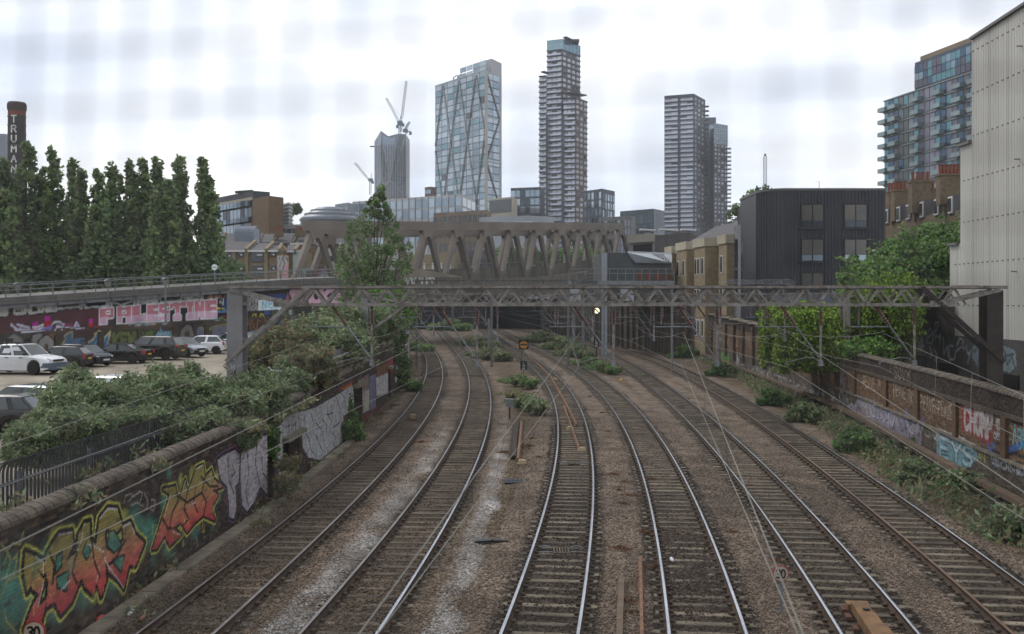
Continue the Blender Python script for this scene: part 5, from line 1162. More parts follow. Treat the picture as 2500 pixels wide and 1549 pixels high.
def disc_sign():
    Y = 92; c = P(524, 653, Y); T = thing('round_sign', (c.x, Y, P(524, 700, Y).z), 'round white sign on a thin post above the viaduct', 'sign')
    MB().tube((c.x, Y, P(524, 698, Y).z), (c.x, Y, c.z), .05, 6).build('post', M_GALV, T); MB().lathe([(.27, 0), (.27, .06)], (c.x, Y - .08, c.z), 20, 'y').build('disc', S('white_sign_paint', (206, 210, 212), rough=.6), T)
    MB().lathe([(.29, 0), (.29, .04)], (c.x, Y - .04, c.z), 20, 'y').build('disc_rim', M_GALV, T)
    for k in range(4): put(M_BLACK, T, 'marking', (c.x - .15 + .1 * k, Y - .085, c.z - .02 * (k % 2)), (.05, .012, .12))
disc_sign()

# ------------------------------------------------------------------ cars
M_GLASS = S('car_glass', (44, 52, 54), (60, 68, 70), scale=1.5, rough=.08, spec=.9, metal=.25)
M_TYRE = S('tyre_rubber', (26, 25, 25), (38, 36, 35), rough=.85)
M_RIM = S('alloy_rim', (132, 134, 138), (104, 106, 110), scale=6, rough=.35, metal=.6)
M_LAMP = S('headlamp_glass', (196, 200, 202), (150, 154, 158), scale=20, rough=.1, metal=.3)
M_TAIL = S('tail_lamp_red', (150, 34, 30), (176, 60, 44), scale=12, rough=.2)
M_PLY, M_PLW = S('yellow_plate', (190, 158, 50), rough=.5), S('white_plate', (190, 192, 190), rough=.5)
M_TRIM = S('black_trim', (30, 30, 32), (40, 40, 41), rough=.5)
def carpaint(n, c, m=.25): return S('paint_' + n, c, tuple(min(255, v + 8) for v in c), scale=.7, rough=.22, metal=m, spec=.6)
def wheel_mesh():
    r, w = .31, .2
    ty = MB().lathe([(r * .68, -w / 2), (r * .95, -w / 2), (r, -w / 2 + .03), (r, w / 2 - .03), (r * .95, w / 2), (r * .68, w / 2)], (0, 0, 0), 20, 'y').mesh('tyre', M_TYRE, smooth=False)
    b = MB(); b.lathe([(r * .70, -w * .34), (r * .70, w * .30), (r * .60, w * .36), (.05, w * .28)], (0, 0, 0), 20, 'y')
    for k in range(5):
        a = 2 * math.pi * k / 5; b.bar((.04 * math.cos(a), w * .38, .04 * math.sin(a)), (r * .66 * math.cos(a), w * .42, r * .66 * math.sin(a)), .05, .03, up=(0, 1, 0))
        b.bar((.04 * math.cos(a), -w * .38, .04 * math.sin(a)), (r * .66 * math.cos(a), -w * .42, r * .66 * math.sin(a)), .05, .03, up=(0, 1, 0))
    return ty, b.mesh('rim', M_RIM)
TYM, RIMM = wheel_mesh()
CARS = {   # length, width, height, bonnet z, belt z, side outline of the cabin (x at base front, top front, top rear, base rear), wheel radius, wheel x, tail z
 'hatch': (3.9, 1.66, 1.46, .72, .93, (1.12, .38, -1.45, -1.86), .30, (1.24, -1.24), 1.0),
 'small': (3.5, 1.62, 1.44, .74, .94, (1.05, .40, -1.25, -1.66), .29, (1.12, -1.14), .98),
 'family': (4.3, 1.78, 1.48, .74, .95, (1.25, .45, -1.55, -2.02), .32, (1.33, -1.32), 1.02),
 'suv': (4.5, 1.85, 1.68, .86, 1.08, (1.30, .55, -1.75, -2.10), .35, (1.36, -1.36), 1.12),
 'cabrio': (4.4, 1.78, 1.40, .72, .92, (1.05, .30, -.75, -1.55), .33, (1.35, -1.35), .98),
 'pickup': (5.3, 1.86, 1.80, .95, 1.14, (1.38, .62, -.95, -1.08), .40, (1.60, -1.60), 1.14),
}
def car(kind, paint, X, Y, z, hd, label, rear_plate=M_PLY, group='cars parked in the gravel car park', bumper=None, roofm=None, rim=None):
    L, W, H, hz, bz, cab, wr, wx, tz = CARS[kind]
    T = thing('parked_car' if kind != 'pickup' else 'pickup_truck', (X, Y, z), label, 'car' if kind != 'pickup' else 'pickup truck', group, hd)
    xs = sorted(set([-L/2, -L/2 + .06, -L/2 + .2, L/2 - .06, L/2 - .22, L/2 - .5] + list(np.linspace(-L/2 + .4, L/2 - .7, 12)) + [w + wr * 1.22 * math.cos(a) for w in wx for a in np.linspace(0, math.pi, 9)]))
    V, Fc = [], []
    for x in xs:
        e = abs(x) / (L / 2); nose = np.clip((x - (L/2 - .5)) / .5, 0, 1); tail = np.clip((-x - (L/2 - .25)) / .25, 0, 1)
        hw = W / 2 * (1 - .16 * nose ** 2 - .10 * tail ** 2)
        if x > cab[0]: tp = bz - (bz - hz) * ((x - cab[0]) / (L/2 - cab[0])) ** 1.3 - .12 * nose ** 2
        elif x < cab[3]: tp = tz - .10 * tail ** 2
        else: tp = bz + (tz - bz) * np.clip((cab[0] - x) / (cab[0] - cab[3]), 0, 1)
        lo = .24 + .14 * nose + .12 * tail
        for w in wx:
            dd = wr * 1.22 ** 2 - 0; rr = wr * 1.22
            if abs(x - w) < rr: lo = max(lo, wr + math.sqrt(rr * rr - (x - w) ** 2))
        lo = min(lo, tp - .12); mid = lo + (tp - lo) * .45
        sec = [(-hw * .94, lo), (-hw, mid), (-hw * .985, tp - .09), (-hw * .90, tp - .015), (-hw * .45, tp + .02), (hw * .45, tp + .02), (hw * .90, tp - .015), (hw * .985, tp - .09), (hw, mid), (hw * .94, lo)]
        V += [(x, y_, z_) for y_, z_ in sec]
    ns = 10
    for i in range(len(xs) - 1):
        for k in range(ns):
            j = (k + 1) % ns; a = i * ns; Fc.append((a + k, a + j, a + ns + j, a + ns + k))
    Fc += [tuple(range(ns - 1, -1, -1)), tuple(range((len(xs) - 1) * ns, len(xs) * ns))]
    b = MB(); b._add(V, [tuple(reversed(f)) for f in Fc]); b.build('body', paint, T, local=True, smooth=False)
    MB().box(-L/2 + .25, L/2 - .3, -W/2 * .86, W/2 * .86, .2, .5).build('underbody', M_TRIM, T, local=True)
    bw, tw = W / 2 * .93, W / 2 * .70; bzf, bzr = bz - .03, tz - .03
    base = [(cab[0], -bw * .92, bzf), (cab[0], bw * .92, bzf), (cab[3], bw * .95, bzr), (cab[3], -bw * .95, bzr)]; zt = H - .05
    top = [(cab[1], -tw, zt), (cab[1], tw, zt), (cab[2], tw * .95, zt - .03), (cab[2], -tw * .95, zt - .03)]
    cabm = roofm or paint
    b = MB(); b._add(base + top, [(0, 1, 5, 4), (1, 2, 6, 5), (2, 3, 7, 6), (3, 0, 4, 7), (4, 5, 6, 7), (3, 2, 1, 0)]); b.build('cabin', cabm, T, local=True)
    xm = (cab[1] + cab[2]) / 2
    rf = MB(); rf._add([(cab[1] + .04, -tw * 1.0, zt), (cab[1] + .04, tw, zt), (cab[1] - .3, -tw * .8, H), (cab[1] - .3, tw * .8, H), (cab[2] + .3, -tw * .8, H - .01), (cab[2] + .3, tw * .8, H - .01), (cab[2] - .05, -tw * .97, zt - .03), (cab[2] - .05, tw * .97, zt - .03)],
            [(0, 1, 3, 2), (2, 3, 5, 4), (4, 5, 7, 6), (0, 2, 4, 6), (1, 7, 5, 3), (0, 6, 7, 1)]); rf.build('roof', cabm, T, local=True)
    def pane(q, name, ins=.1, out=.012):
        q = [Vector(v) for v in q]; c = sum(q, Vector()) / 4; q = [v + (c - v) * ins for v in q]; n = (q[1] - q[0]).cross(q[2] - q[0]).normalized()
        if n.dot(c - Vector((xm, 0, .9))) < 0: n = -n
        b = MB(); b.extr([v + n * out for v in q], -n * .02); b.build(name, M_GLASS, T, local=True)
    pane([base[0], base[1], top[1], top[0]], 'windscreen', .07)
    pane([base[2], base[3], top[3], top[2]], 'rear_window', .12)
    for s0, s1, t0, t1 in ((base[1], base[2], top[1], top[2]), (base[0], base[3], top[0], top[3])):
        cuts_ = (0, .52, 1) if kind in ('hatch', 'small', 'pickup', 'cabrio') else (0, .42, .78, 1)
        B0, B1, T0, T1 = Vector(s0), Vector(s1), Vector(t0), Vector(t1)
        for a, c in zip(cuts_[:-1], cuts_[1:]): pane([B0.lerp(B1, a + .02), B0.lerp(B1, c - .02), T0.lerp(T1, c - .03), T0.lerp(T1, a + .03)], 'side_window', .09)
    for w in wx:
        for sd_ in (-1, 1):
            we = bpy.data.objects.new('wheel', TYM); C.objects.link(we); we.parent = T; s_ = wr / .31
            we.location = (w, sd_ * (W / 2 - .11), wr); we.scale = (s_, 1, s_)
            r_ = bpy.data.objects.new('rim', RIMM); C.objects.link(r_); r_.parent = we
    for sd_ in (-1, 1):
        MB().bar((L/2 - .30, sd_ * W/2 * .62, hz - .04), (L/2 - .10, sd_ * W/2 * .56, hz - .12), .34, .13).build('headlight', M_LAMP, T, local=True)
        if kind == 'suv': MB().box(-L/2 - .005, -L/2 + .2, min(sd_ * W*.2, sd_ * W*.475), max(sd_ * W*.2, sd_ * W*.475), tz - .2, tz - .06).build('tail_light', M_TAIL, T, local=True)
        else: MB().box(-L/2 - .005, -L/2 + .22, min(sd_ * W*.36, sd_ * W*.475), max(sd_ * W*.36, sd_ * W*.475), tz - .30, tz - .05).build('tail_light', M_TAIL, T, local=True)
        MB().box(cab[0] - .35, cab[0] - .2, min(sd_ * (W/2), sd_ * (W/2 + .17)), max(sd_ * (W/2), sd_ * (W/2 + .17)), bz + .02, bz + .15).build('wing_mirror', M_TRIM if kind == 'pickup' else paint, T, local=True)
    MB().box(L/2 - .25, L/2 + .03, -W*.42, W*.42, .30, .52).build('front_bumper', bumper or M_TRIM, T, local=True)
    MB().box(-L/2 - .03, -L/2 + .25, -W*.44, W*.44, .34, .56).build('rear_bumper', bumper or (M_TRIM if kind != 'small' else paint), T, local=True)
    MB().box(L/2 - .12, L/2 + .015, -W*.22, W*.22, hz - .17, hz - .05).build('grille', M_TRIM, T, local=True)
    MB().box(L/2 + .01, L/2 + .045, -.26, .26, .40, .51).build('number_plate', M_PLW, T, local=True)
    MB().box(-L/2 - .045, -L/2 - .01, -.26, .26, .60, .71).build('number_plate', rear_plate, T, local=True)
    if kind == 'pickup':
        MB().box(-L/2 + .1, cab[3] - .1, -W/2 * .82, W/2 * .82, 1.1, 1.168).build('load_bed', M_TRIM, T, local=True)
        MB().box(L/2 - .6, L/2 + .05, -W*.49, W*.49, .42, .70).build('front_skirt', S('blue_grey_plastic', (72, 84, 98), (86, 98, 112), scale=2, rough=.6), T, local=True)
        for x_ in (.2, -.6): MB().box(x_ - .05, x_ + .05, -tw, tw, H, H + .06).build('roof_bar', M_TRIM, T, local=True)
        for x_ in (.75, -.25): MB().box(x_ - .12, x_ + .12, -W/2 - .02, W/2 + .02, .98, 1.02).build('door_handle', M_TRIM, T, local=True)
    return T
PB, PN, PS, PW_, PG, PD = carpaint('black', (26, 26, 28)), carpaint('navy', (24, 28, 38)), carpaint('silver', (158, 162, 166), .6), carpaint('white', (212, 214, 216), 0), carpaint('grey', (78, 84, 90), .4), carpaint('wine', (62, 28, 30))
OUT = math.atan2(-.30, .95)     # pointing away from the mural wall, towards the tracks
def zp(X, Y): return float(zpark(np.array(X, float), np.array(Y, float)))
def place(px, Y, *a, **k): X = Xp(px, Y); return car(a[0], a[1], X, Y, zp(X, Y), *a[2:], **k)
place(52, 60, 'pickup', PW_, OUT + .05, 'white double-cab pickup truck with blue-grey front bumper', bumper=S('blue_grey_plastic', (72, 84, 98), (86, 98, 112), scale=2, rough=.6))
place(150, 63.5, 'small', carpaint('faded_black', (44, 42, 44)), OUT + math.pi + .35, 'small faded black hatchback parked tail out beside the pickup')
place(206, 66, 'hatch', PN, OUT - .12, 'dark navy hatchback parked nose out with a white plate')
place(288, 68.5, 'cabrio', PB, OUT + math.pi + .25, 'black soft-top convertible parked tail out', roofm=S('soft_top', (30, 29, 28), rough=.95))
place(372, 71.5, 'suv', carpaint('brown_black', (34, 30, 30)), OUT + math.pi + .2, 'black sport utility car parked tail out in the middle of the row')
place(444, 74.5, 'hatch', PS, OUT - .15, 'silver hatchback parked nose out beside the black utility car')
place(494, 78, 'small', PW_, OUT + math.pi + .45, 'small white hatchback with tall red tail lights')
place(572, 82, 'family', PS, OUT + math.pi, 'silver car partly hidden by the gantry column')
place(628, 88, 'hatch', PD, OUT + math.pi + .3, 'dark red hatchback right of the gantry column')
place(655, 93, 'family', PG, OUT - .1, 'grey car behind the dark red hatchback')
place(692, 97, 'family', PB, OUT + .2, 'dark car at the far end of the row by the weeds')
place(70, 38, 'family', PG, OUT + math.pi + .12, 'grey estate-like hatchback half hidden by the buddleia')
place(-40, 34.5, 'family', PB, OUT + .35 + math.pi, 'black hatchback cut by the left edge of the picture')
place(262, 42, 'hatch', PW_, OUT + math.pi, 'white hatchback almost buried behind the buddleia')
# ------------------------------------------------------------------ overhead line gantries
def gantry(Y, xl, xr, zt, zb, label, pitch, fine=True, x0=None, columns=True, zl=2.0, zr=0.0, colw=.52, brace=True):
    T = thing('overhead_line_gantry', (xl, Y, zr), label, 'gantry', 'overhead line gantries across the tracks')
    xs, xe = xl + (pitch * 2.2 if brace else 0), xr - (pitch * 2.0 if brace else 0)
    D = .62 if fine else .5; c = .12 if fine else .10
    for yy in (Y, Y + D):
        b = MB(); b.box(xl - .1, xr + .15, yy - .05, yy + .05, zt - .10, zt - .085); b.box(xl - .1, xr + .15, yy - .05, yy - .035, zt - .10, zt); b.box(xl - .1, xr + .15, yy - .035, yy + .06, zt - .012, zt); b.build('top_chord', M_GANTRY, T)
        b = MB(); b.box(xs, xe, yy - .05, yy - .035, zb, zb + .11); b.box(xs, xe, yy - .035, yy + .06, zb, zb + .012); b.build('bottom_chord', M_GANTRY, T)
        k = 0; x = (x0 if x0 is not None else xs + .05)
        while x < xe - .02:
            a, m_, e = Vector((x, yy, zb + .06)), Vector((x + pitch / 2, yy, zt - .06)), Vector((x + pitch, yy, zb + .06))
            for p, q in ((a, m_), (m_, e)):
                if q.x > xr - .2: continue
                b = MB(); b.bar(p, q, .015, .085); off = Vector((0, .03, 0)); b.bar(p + off + Vector((.03, 0, .0)), q + off + Vector((.03, 0, 0)), .07, .014); b.build('diagonal_brace', M_GANTRY, T)
            if yy == Y: MB().box(x - .09, x + .09, yy - .062, yy - .045, zb + .0, zb + .17).build('gusset_plate', M_GANTRY, T)
            x += pitch; k += 1
    b = MB()
    for i in range(int((xe - xs) / pitch)):
        x = xs + i * pitch; b.bar((x, Y, zb + .02), (x + pitch / 2, Y + D, zb + .02), .05, .04); b.bar((x + pitch / 2, Y + D, zb + .02), (x + pitch, Y, zb + .02), .05, .04)
        b.bar((x, Y, zt - .03), (x + pitch / 2, Y + D, zt - .03), .05, .03)
    b.build('lacing', M_GANTRY, T)
    if columns:
        for x, zz, m in ((xl + colw / 2, zl, S('column_grey_paint', (122, 122, 124), (108, 106, 106), scale=1.5, rough=.6)), (xr - colw / 2, zr, M_GANTRYD if fine else M_GANTRY)):
            b = MB(); b.box(x - colw / 2, x + colw / 2, Y - .02, Y + .03, zz, zt - .15); b.box(x - colw / 2, x + colw / 2, Y + D + .02, Y + D + .07, zz, zt - .15); b.box(x - .03, x + .03, Y + .03, Y + D + .02, zz, zt - .15)
            if fine:
                for z_ in np.arange(zz + .6, zt - .6, 1.3): b.box(x + colw * .15, x + colw / 2, Y + .03, Y + D + .02, z_, z_ + .14)
            b.build('column', m, T)
        if brace:
            for s_, x in ((1, xl), (-1, xr))[:2 if fine else 1]:
                for yy in (Y - .03, Y + D + .03):
                    MB().bar((x + s_ * colw * .2, yy, zt - .14), (x + s_ * pitch * 2.6, yy, zb + .07), .10, .13).build('haunch', M_GANTRY, T)
                    MB().bar((x - s_ * .02, yy - .03, zb - 2.0), (x + s_ * pitch * 3.3, yy - .03, zt - .04), .09, .15).build('knee_brace', M_GANTRY if s_ > 0 else M_GANTRYD, T)
                MB().box(min(x + s_ * pitch * 1.9, x + s_ * pitch * 3.0), max(x + s_ * pitch * 1.9, x + s_ * pitch * 3.0), Y - .09, Y - .075, zb - .02, zb + .2).build('gusset_plate', M_GANTRY, T)
    if fine:
        rb = MB(); x = xl
        while x < xr - .5:
            w = random.uniform(.5, 1.2); rb.box(x, x + w, Y - .03, Y + .12, zt + .002, zt + random.uniform(.012, .03)); x += w + random.uniform(.02, .3)
        rb.build('rust_flakes', S('flaking_rust_paint', (132, 122, 108), (92, 72, 58), scale=5, rough=.95), T, kind='stuff')
        rv = MB()
        for x, n_ in ((xl + .1, 5), (xl + pitch * 2.3, 5), (xr - pitch * 2.6, 5)):
            for i in range(n_):
                for j in range(2): rv.tube((x + i * .13, Y - .11, zb + .05 + .1 * j if n_ and x > xl + 1 else zt - .2 + .08 * j), (x + i * .13, Y - .075, zb + .05 + .1 * j if x > xl + 1 else zt - .2 + .08 * j), .022, 6)
        rv.build('rivets', M_GANTRY, T, kind='stuff')
    return T
k36 = 36 / F
g1 = gantry(36, Xp(554, 36), Xp(2449, 36), Zp(699, 36), Zp(757, 36) + .13, 'nearest rusty grey lattice gantry spanning the whole railway', 60.2 * k36, x0=Xp(733, 36), zl=1.9, zr=-.2, colw=.56)
gs = MB()
c0 = wpos(g1)
tagm = S('scratched_tag', (176, 176, 178), rough=.8)
for q in ([(562,885),(566,902),(572,890),(570,912)], [(560,870),(572,880),(576,868)]):
    pts = [P(a, b_, 35.94) for a, b_ in q]; gs.path(pts, .012, 4)
gs.build('scratched_tag', tagm, g1)
gs = MB()
for q in ([(563,915),(575,905),(566,928),(577,922)], [(572,930),(565,950),(578,945)]): gs.path([P(a, b_, 35.94) for a, b_ in q], .014, 4)
gs.build('black_tag', M_BLACK, g1)
k59 = 59 / F
g2 = gantry(59, Xp(881, 59), Xp(2076, 59), Zp(716.5, 59), Zp(743.5, 59), 'second lattice gantry just behind the nearest one', 36.6 * k59 * 1.2, fine=False, zl=2.6, zr=-.2, colw=.42, brace=True)
g3 = gantry(98, Xp(960, 98), Xp(1760, 98), Zp(722, 98), Zp(741, 98), 'small third gantry in front of the tunnel mouth', 1.1, fine=False, zl=2.0, zr=-.2, colw=.35, brace=False)
# one cantilever support, then copies
def support():
    T = thing('catenary_support', (0, 0, 0), 'x', 'catenary support', 'catenary supports hanging from the gantries')
    b = MB(); z0 = -.19; k = k36
    b.tube((0, 0, 0), (0, 0, -2.12), .045, 8); b.box(-.08, .08, -.08, .08, -.05, .12); b.build('drop_tube', M_GANTRY, T, local=True)
    ins = MB(); ins.tube((0, 0, -.15), (0, 0, -.68), .05, 8)
    for i in range(7): ins.lathe([(.05, 0), (.085, .012), (.05, .035)], (0, 0, -.66 + i * .075), 10)
    ins.build('insulator', M_INS, T, local=True)
    def px(x, y): return Vector((x * k, 0, -(y - 757 + 6) * k))
    b = MB(); b.tube(px(-100, 748), px(-5, 878), .032, 6); b.build('strut', M_GALV, T, local=True)
    ins = MB(); a, e = px(-98, 750), px(-62, 800); ins.tube(a, e, .045, 8)
    for i in range(8):
        c = a.lerp(e, (i + .5) / 8); d = (e - a).normalized() * .012; ins.tube(c - d, c + d, .08, 8)
    ins.build('insulator', M_INS, T, local=True)
    b = MB(); b.tube(px(-158, 803), px(-58, 803), .026, 6); b.tube(px(-137, 797), px(-137, 748), .02, 6); b.build('top_arm', M_GALV, T, local=True)
    ins = MB()
    for i in range(6): c = px(-137, 752 + i * 6); ins.tube(c, c - Vector((0, 0, .04)), .06, 8)
    ins.build('insulator', M_INS, T, local=True)
    b = MB(); b.path([px(0, 891), px(-16, 880), px(-34, 878), px(-86, 891)], .016, 6); b.tube(px(-86, 889), px(-86, 895), .03, 6); b.build('registration_arm', M_GALV, T, local=True)
    b = MB(); b.box(-.07, .07, -.07, .07, -2.2, -2.0); b.build('clamp', M_GALV, T, local=True)
    return T
SUP = support(); SXS = [905, 1164, 1500, 1755, 2010, 2241]
ordn = ['leftmost', 'second from the left', 'third from the left', 'third from the right', 'second from the right', 'rightmost']
zb1 = Zp(747, 36)
for i, sx in enumerate(SXS):
    o = SUP if i == 0 else copy_tree(SUP); o.location = (Xp(sx, 36), 36.3, zb1); o['label'] = f'{ordn[i]} of the six catenary supports hanging from the nearest gantry'
Xreg = [Xp(s - 86, 36) for s in SXS]
off1 = [Xreg[i] - float(tx(TR[i], 36.3)) for i in range(6)]
for gi, (Yg_, zz) in enumerate(((59.3, Zp(743.5, 59)), (98.2, Zp(741, 98)))):
    for i in range(6):
        xr_ = float(tx(TR[i], Yg_)); o = copy_tree(SUP); o.location = (xr_ + 86 * k36 + off1[i] * .5, Yg_, zz); o['label'] = f'{ordn[i]} of the six catenary supports hanging from the {["second", "third"][gi]} gantry'
# wires
W0 = thing('overhead_wires', (0, 20, 4.3), 'thin contact and messenger wires running to the camera over the tracks', 'wires')
ends = [((0,1190),(0,1092)), ((0,1417),(0,1346)), ((925,1545),(912,1500)), ((1948,1549),(1961,1549)), ((2500,1268),(2500,1202)), ((2500,1075),(2500,966))]
for i in range(6):
    a = Vector((Xreg[i], 36.3, Zp(896, 36.3))); ms = Vector((Xreg[i] + .05, 36.3, Zp(812, 36.3)))
    def endp(e, z_): g = G(e[0], e[1], z_); return g
    e1 = endp(ends[i][0], 4.22); e2 = endp(ends[i][1], 4.75 if i not in (5,) else 4.9)
    far1 = a + (e1 - a) * 1.35; far2 = ms + (e2 - ms) * 1.35
    b = MB(); b.tube(a, far1, .0048, 5); b.build('contact_wire', M_WIRE, W0)
    b = MB(); pts = [ms + (e2 - ms) * t for t in np.linspace(0, 1.35, 10)]
    b.path(pts, .0048, 5); b.build('messenger_wire', M_WIRE, W0)
    b = MB()
    for t in np.linspace(.15, 1.0, 5):
        p = ms + (e2 - ms) * t; q = a + (e1 - a) * t; b.tube(p, q, .003, 4)
    b.build('dropper', M_WIRE, W0)
    # onwards to the second and third gantries
    ys = [36.3, 59.3, 98.2, 150, 210]; b = MB(); c = MB(); prev = None
    for j, y in enumerate(ys):
        if j == 0: p, q = a, ms
        else: xx = float(tx(TR[i], y)) + off1[i] * .5; p, q = Vector((xx, y, a.z)), Vector((xx, y, ms.z))
        if prev:
            n = 6
            for s_ in range(n):
                t0, t1 = s_ / n, (s_ + 1) / n; sag = lambda t: Vector((0, 0, -.5 * 4 * t * (1 - t)))
                c.tube(prev[1].lerp(q, t0) + sag(t0), prev[1].lerp(q, t1) + sag(t1), .0065, 4)
            b.tube(prev[0], p, .0065, 4)
        prev = (p, q)
    b.build('contact_wire', M_WIRE, W0); c.build('messenger_wire', M_WIRE, W0)
# loose guy wires drawn across in the photo
b = MB(); b.tube(P(1152, 1166, 33), P(1153, 1245, 33.5), .008, 4)
for z_ in (1170, 1240): b.lathe([(.03, -.1), (.05, 0), (.03, .1)], tuple(P(1153, z_, 33)), 8)
b.build('hanging_clamp', M_BLACK, W0)
# masts
def mast(px, pt, pb, wpx, Y, lab, ladder=False):
    a, t = P(px, pb, Y), P(px, pt, Y); w = wpx * Y / F; T = thing('steel_mast', (a.x, Y, a.z), lab, 'mast')
    MB().box(a.x - w/2, a.x + w/2, Y, Y + w, a.z, t.z).build('post', M_GALV, T)
    if ladder:
        b = MB(); x0 = a.x + w * 1.2; 
        for x in (x0, x0 + .4): b.tube((x, Y, a.z + 1), (x, Y, t.z), .03, 5)
        for z in np.arange(a.z + 1, t.z, .35): b.tube((x0, Y, z), (x0 + .4, Y, z), .018, 4)
        b.build('ladder', M_GALV, T)
mast(1193, 778, 872, 5, 118, 'grey steel mast standing in weeds left of the round signal')
mast(1401, 702, 838, 7, 150, 'thick grey mast between the distant tracks'); mast(1424, 690, 853, 6, 132, 'grey mast with a ladder on its side', True)
mast(1565, 735, 800, 4, 150, 'thin grey mast in the distance near the far wall'); mast(1105, 735, 790, 6, 170, 'dark post under the left part of the steel bridge')
# signals and signs
def banner(px, py, size, Y, base, lab, lit):
    c = P(px, py, Y); s = size * Y / F; T = thing('banner_signal', (c.x, Y, P(px, base, Y).z), lab, 'signal')
    MB().box(c.x - s/2, c.x + s/2, Y, Y + .25, c.z - s/2, c.z + s/2).build('housing', M_BLACK, T)
    MB().box(c.x - s/2, c.x + s/2, Y - .25, Y - .001, c.z + s/2, c.z + s/2 + .03).build('hood', M_GALV if lit else M_BLACK, T)
    face = S('lit_banner_face', (250, 246, 205), rough=.5, emit=.9) if lit else S('orange_banner_face', (190, 138, 62), (168, 116, 48), scale=14, rough=.6)
    MB().lathe([(s * .40, 0), (s * .40, .02)], (c.x, Y - .03, c.z), 24, 'y').build('round_face', face, T)
    b = MB()
    if lit: d = s * .27; b.bar((c.x - d, Y - .045, c.z + d), (c.x + d, Y - .045, c.z - d), .02, s * .17, up=(1, 0, 1))
    else: b.box(c.x - s * .34, c.x + s * .34, Y - .05, Y - .031, c.z - s * .07, c.z + s * .07)
    b.build('bar', M_BLACK, T)
    MB().tube((c.x - .02, Y + .1, P(px, base, Y).z), (c.x - .02, Y + .1, c.z - s/2), .05, 8).build('post', M_GALV if not lit else M_BLACK, T)
    if not lit:
        b = MB(); b.tube((c.x - .16, Y + .1, c.z - 3), (c.x - .16, Y + .1, c.z - s/2), .02, 5); b.build('conduit', M_BLACK, T)
        MB().box(c.x - .28, c.x + .28, Y, Y + .04, c.z - 1.72 - .38, c.z - 1.72 + .38).build('number_plate', M_BLACK, T)
        letters('L', (c.x, Y - .012, c.z - 1.50), .16, .1, T); letters('72', (c.x, Y - .012, c.z - 1.76), .17, .26, T); letters('BR', (c.x, Y - .012, c.z - 2.0), .15, .26, T)
    return T
M_LET = S('white_lettering', (205, 205, 200), rough=.6)
def letters(t, c, h, w, parent, m=None, wd=None, name='lettering', rz=0):
    b = MB(); n = len(t); cw = w / n; wd = wd or h * .16
    for k, ch in enumerate(t):
        for st in FONT.get(ch, []):
            pts = [Vector((c[0] - w / 2 + cw * (k + .12 + .76 * x), c[1], c[2] - h / 2 + h * y)) for x, y in st]
            for p, q in zip(pts[:-1], pts[1:]): d = (q - p).normalized() * wd * .4; b.bar(p - d, q + d, .012, wd, up=(0.01, 0, 1) if abs((q-p).normalized().z) < .9 else (1, 0, 0))
    return b.build(name, m or M_LET, parent)
banner(1278.5, 842, 24, 82, 939, 'round orange banner signal with a black bar on a post between tracks', False)
banner(1457, 759, 17, 118, 830, 'lit white banner signal with a black diagonal bar below the gantry', True)
def platepost():
    Y = 97; c = P(1456, 838, Y); T = thing('plate_post', (c.x, Y, P(1456, 880, Y).z), 'black plate with white letters on a short post right of the masts', 'sign')
    MB().tube((c.x, Y + .05, P(1456, 880, Y).z), (c.x, Y + .05, c.z), .05, 6).build('post', M_BLACK, T); MB().box(c.x - .26, c.x + .26, Y, Y + .04, c.z - .45, c.z + .45).build('plate', M_BLACK, T)
    letters('L', (c.x, Y - .012, c.z + .25), .18, .12, T); letters('70', (c.x, Y - .012, c.z - .02), .18, .28, T); letters('BR', (c.x, Y - .012, c.z - .28), .16, .28, T)
platepost()
def sign30(px, py, dia, Y, base, lab):
    c = P(px, py, Y); r = dia / 2 * Y / F; T = thing('speed_sign', (c.x, Y, P(px, base, Y).z), lab, 'speed sign', 'round speed restriction signs')
    MB().tube((c.x + r * .1, Y + .03, P(px, base, Y).z), (c.x + r * .1, Y + .03, c.z), .035, 8).build('post', M_GALV, T)
    MB().lathe([(r, 0), (r, .02)], (c.x, Y, c.z), 32, 'y').build('rim', S('sign_red', (140, 48, 44), rough=.6), T)
    MB().lathe([(r * .86, 0), (r * .86, .012)], (c.x, Y - .012, c.z), 32, 'y').build('disc', S('sign_cream', (176, 166, 150), (150, 138, 122), scale=6, rough=.7), T)
    letters('30', (c.x, Y - .022, c.z), r * .95, r * 1.15, T, M_BLACK)
sign30(1906, 1401, 41, 21.4, 1499, 'round 30 sign with a red rim between the two shiny tracks')
sign30(83, 1544, 56, 17.0, 1640, 'round 30 sign cut by the bottom edge beside the red graffiti')
# small things on and beside the tracks
def item(name, lab, cat, fn):
    b = MB(); c, m = fn(b); T = b.build(name, m, None, lab, cat); return T
def boxat(px, py, w, d, h, rz=0.0, z=-.2):
    g = G(px, py, z); ca, sa = math.cos(rz), math.sin(rz)
    return g, [(g.x + ca * a - sa * b_, g.y + sa * a + ca * b_) for a, b_ in ((-w/2,-d/2),(w/2,-d/2),(w/2,d/2),(-w/2,d/2))]
def machine():
    g = G(2108, 1510, -.1); T = thing('point_equipment_box', (g.x, g.y, -.15), 'long rust-brown equipment box lying between the rails', 'equipment box'); rz = -.14
    m = S('ochre_rust_paint', (118, 88, 58), (88, 66, 46), scale=3, rough=.8, bump=.2)
    for k, (dy, w, l, h) in enumerate(((-1.5, .42, .75, .26), (-.68, .36, .8, .22), (.1, .32, .7, .2), (.62, .46, .3, .14))):
        put(m, T, 'cover', (g.x - dy * math.sin(rz), g.y + dy * math.cos(rz), -.1 + h / 2), (w, l, h), rz)
        put(M_RUST, T, 'bracket', (g.x - dy * math.sin(rz) - .3, g.y + dy * math.cos(rz), -.1), (.12, .3, .08), rz)
    put(M_BLACK, T, 'handle', (g.x + .02, g.y - .12, .135), (.14, .1, .02), rz)
machine()
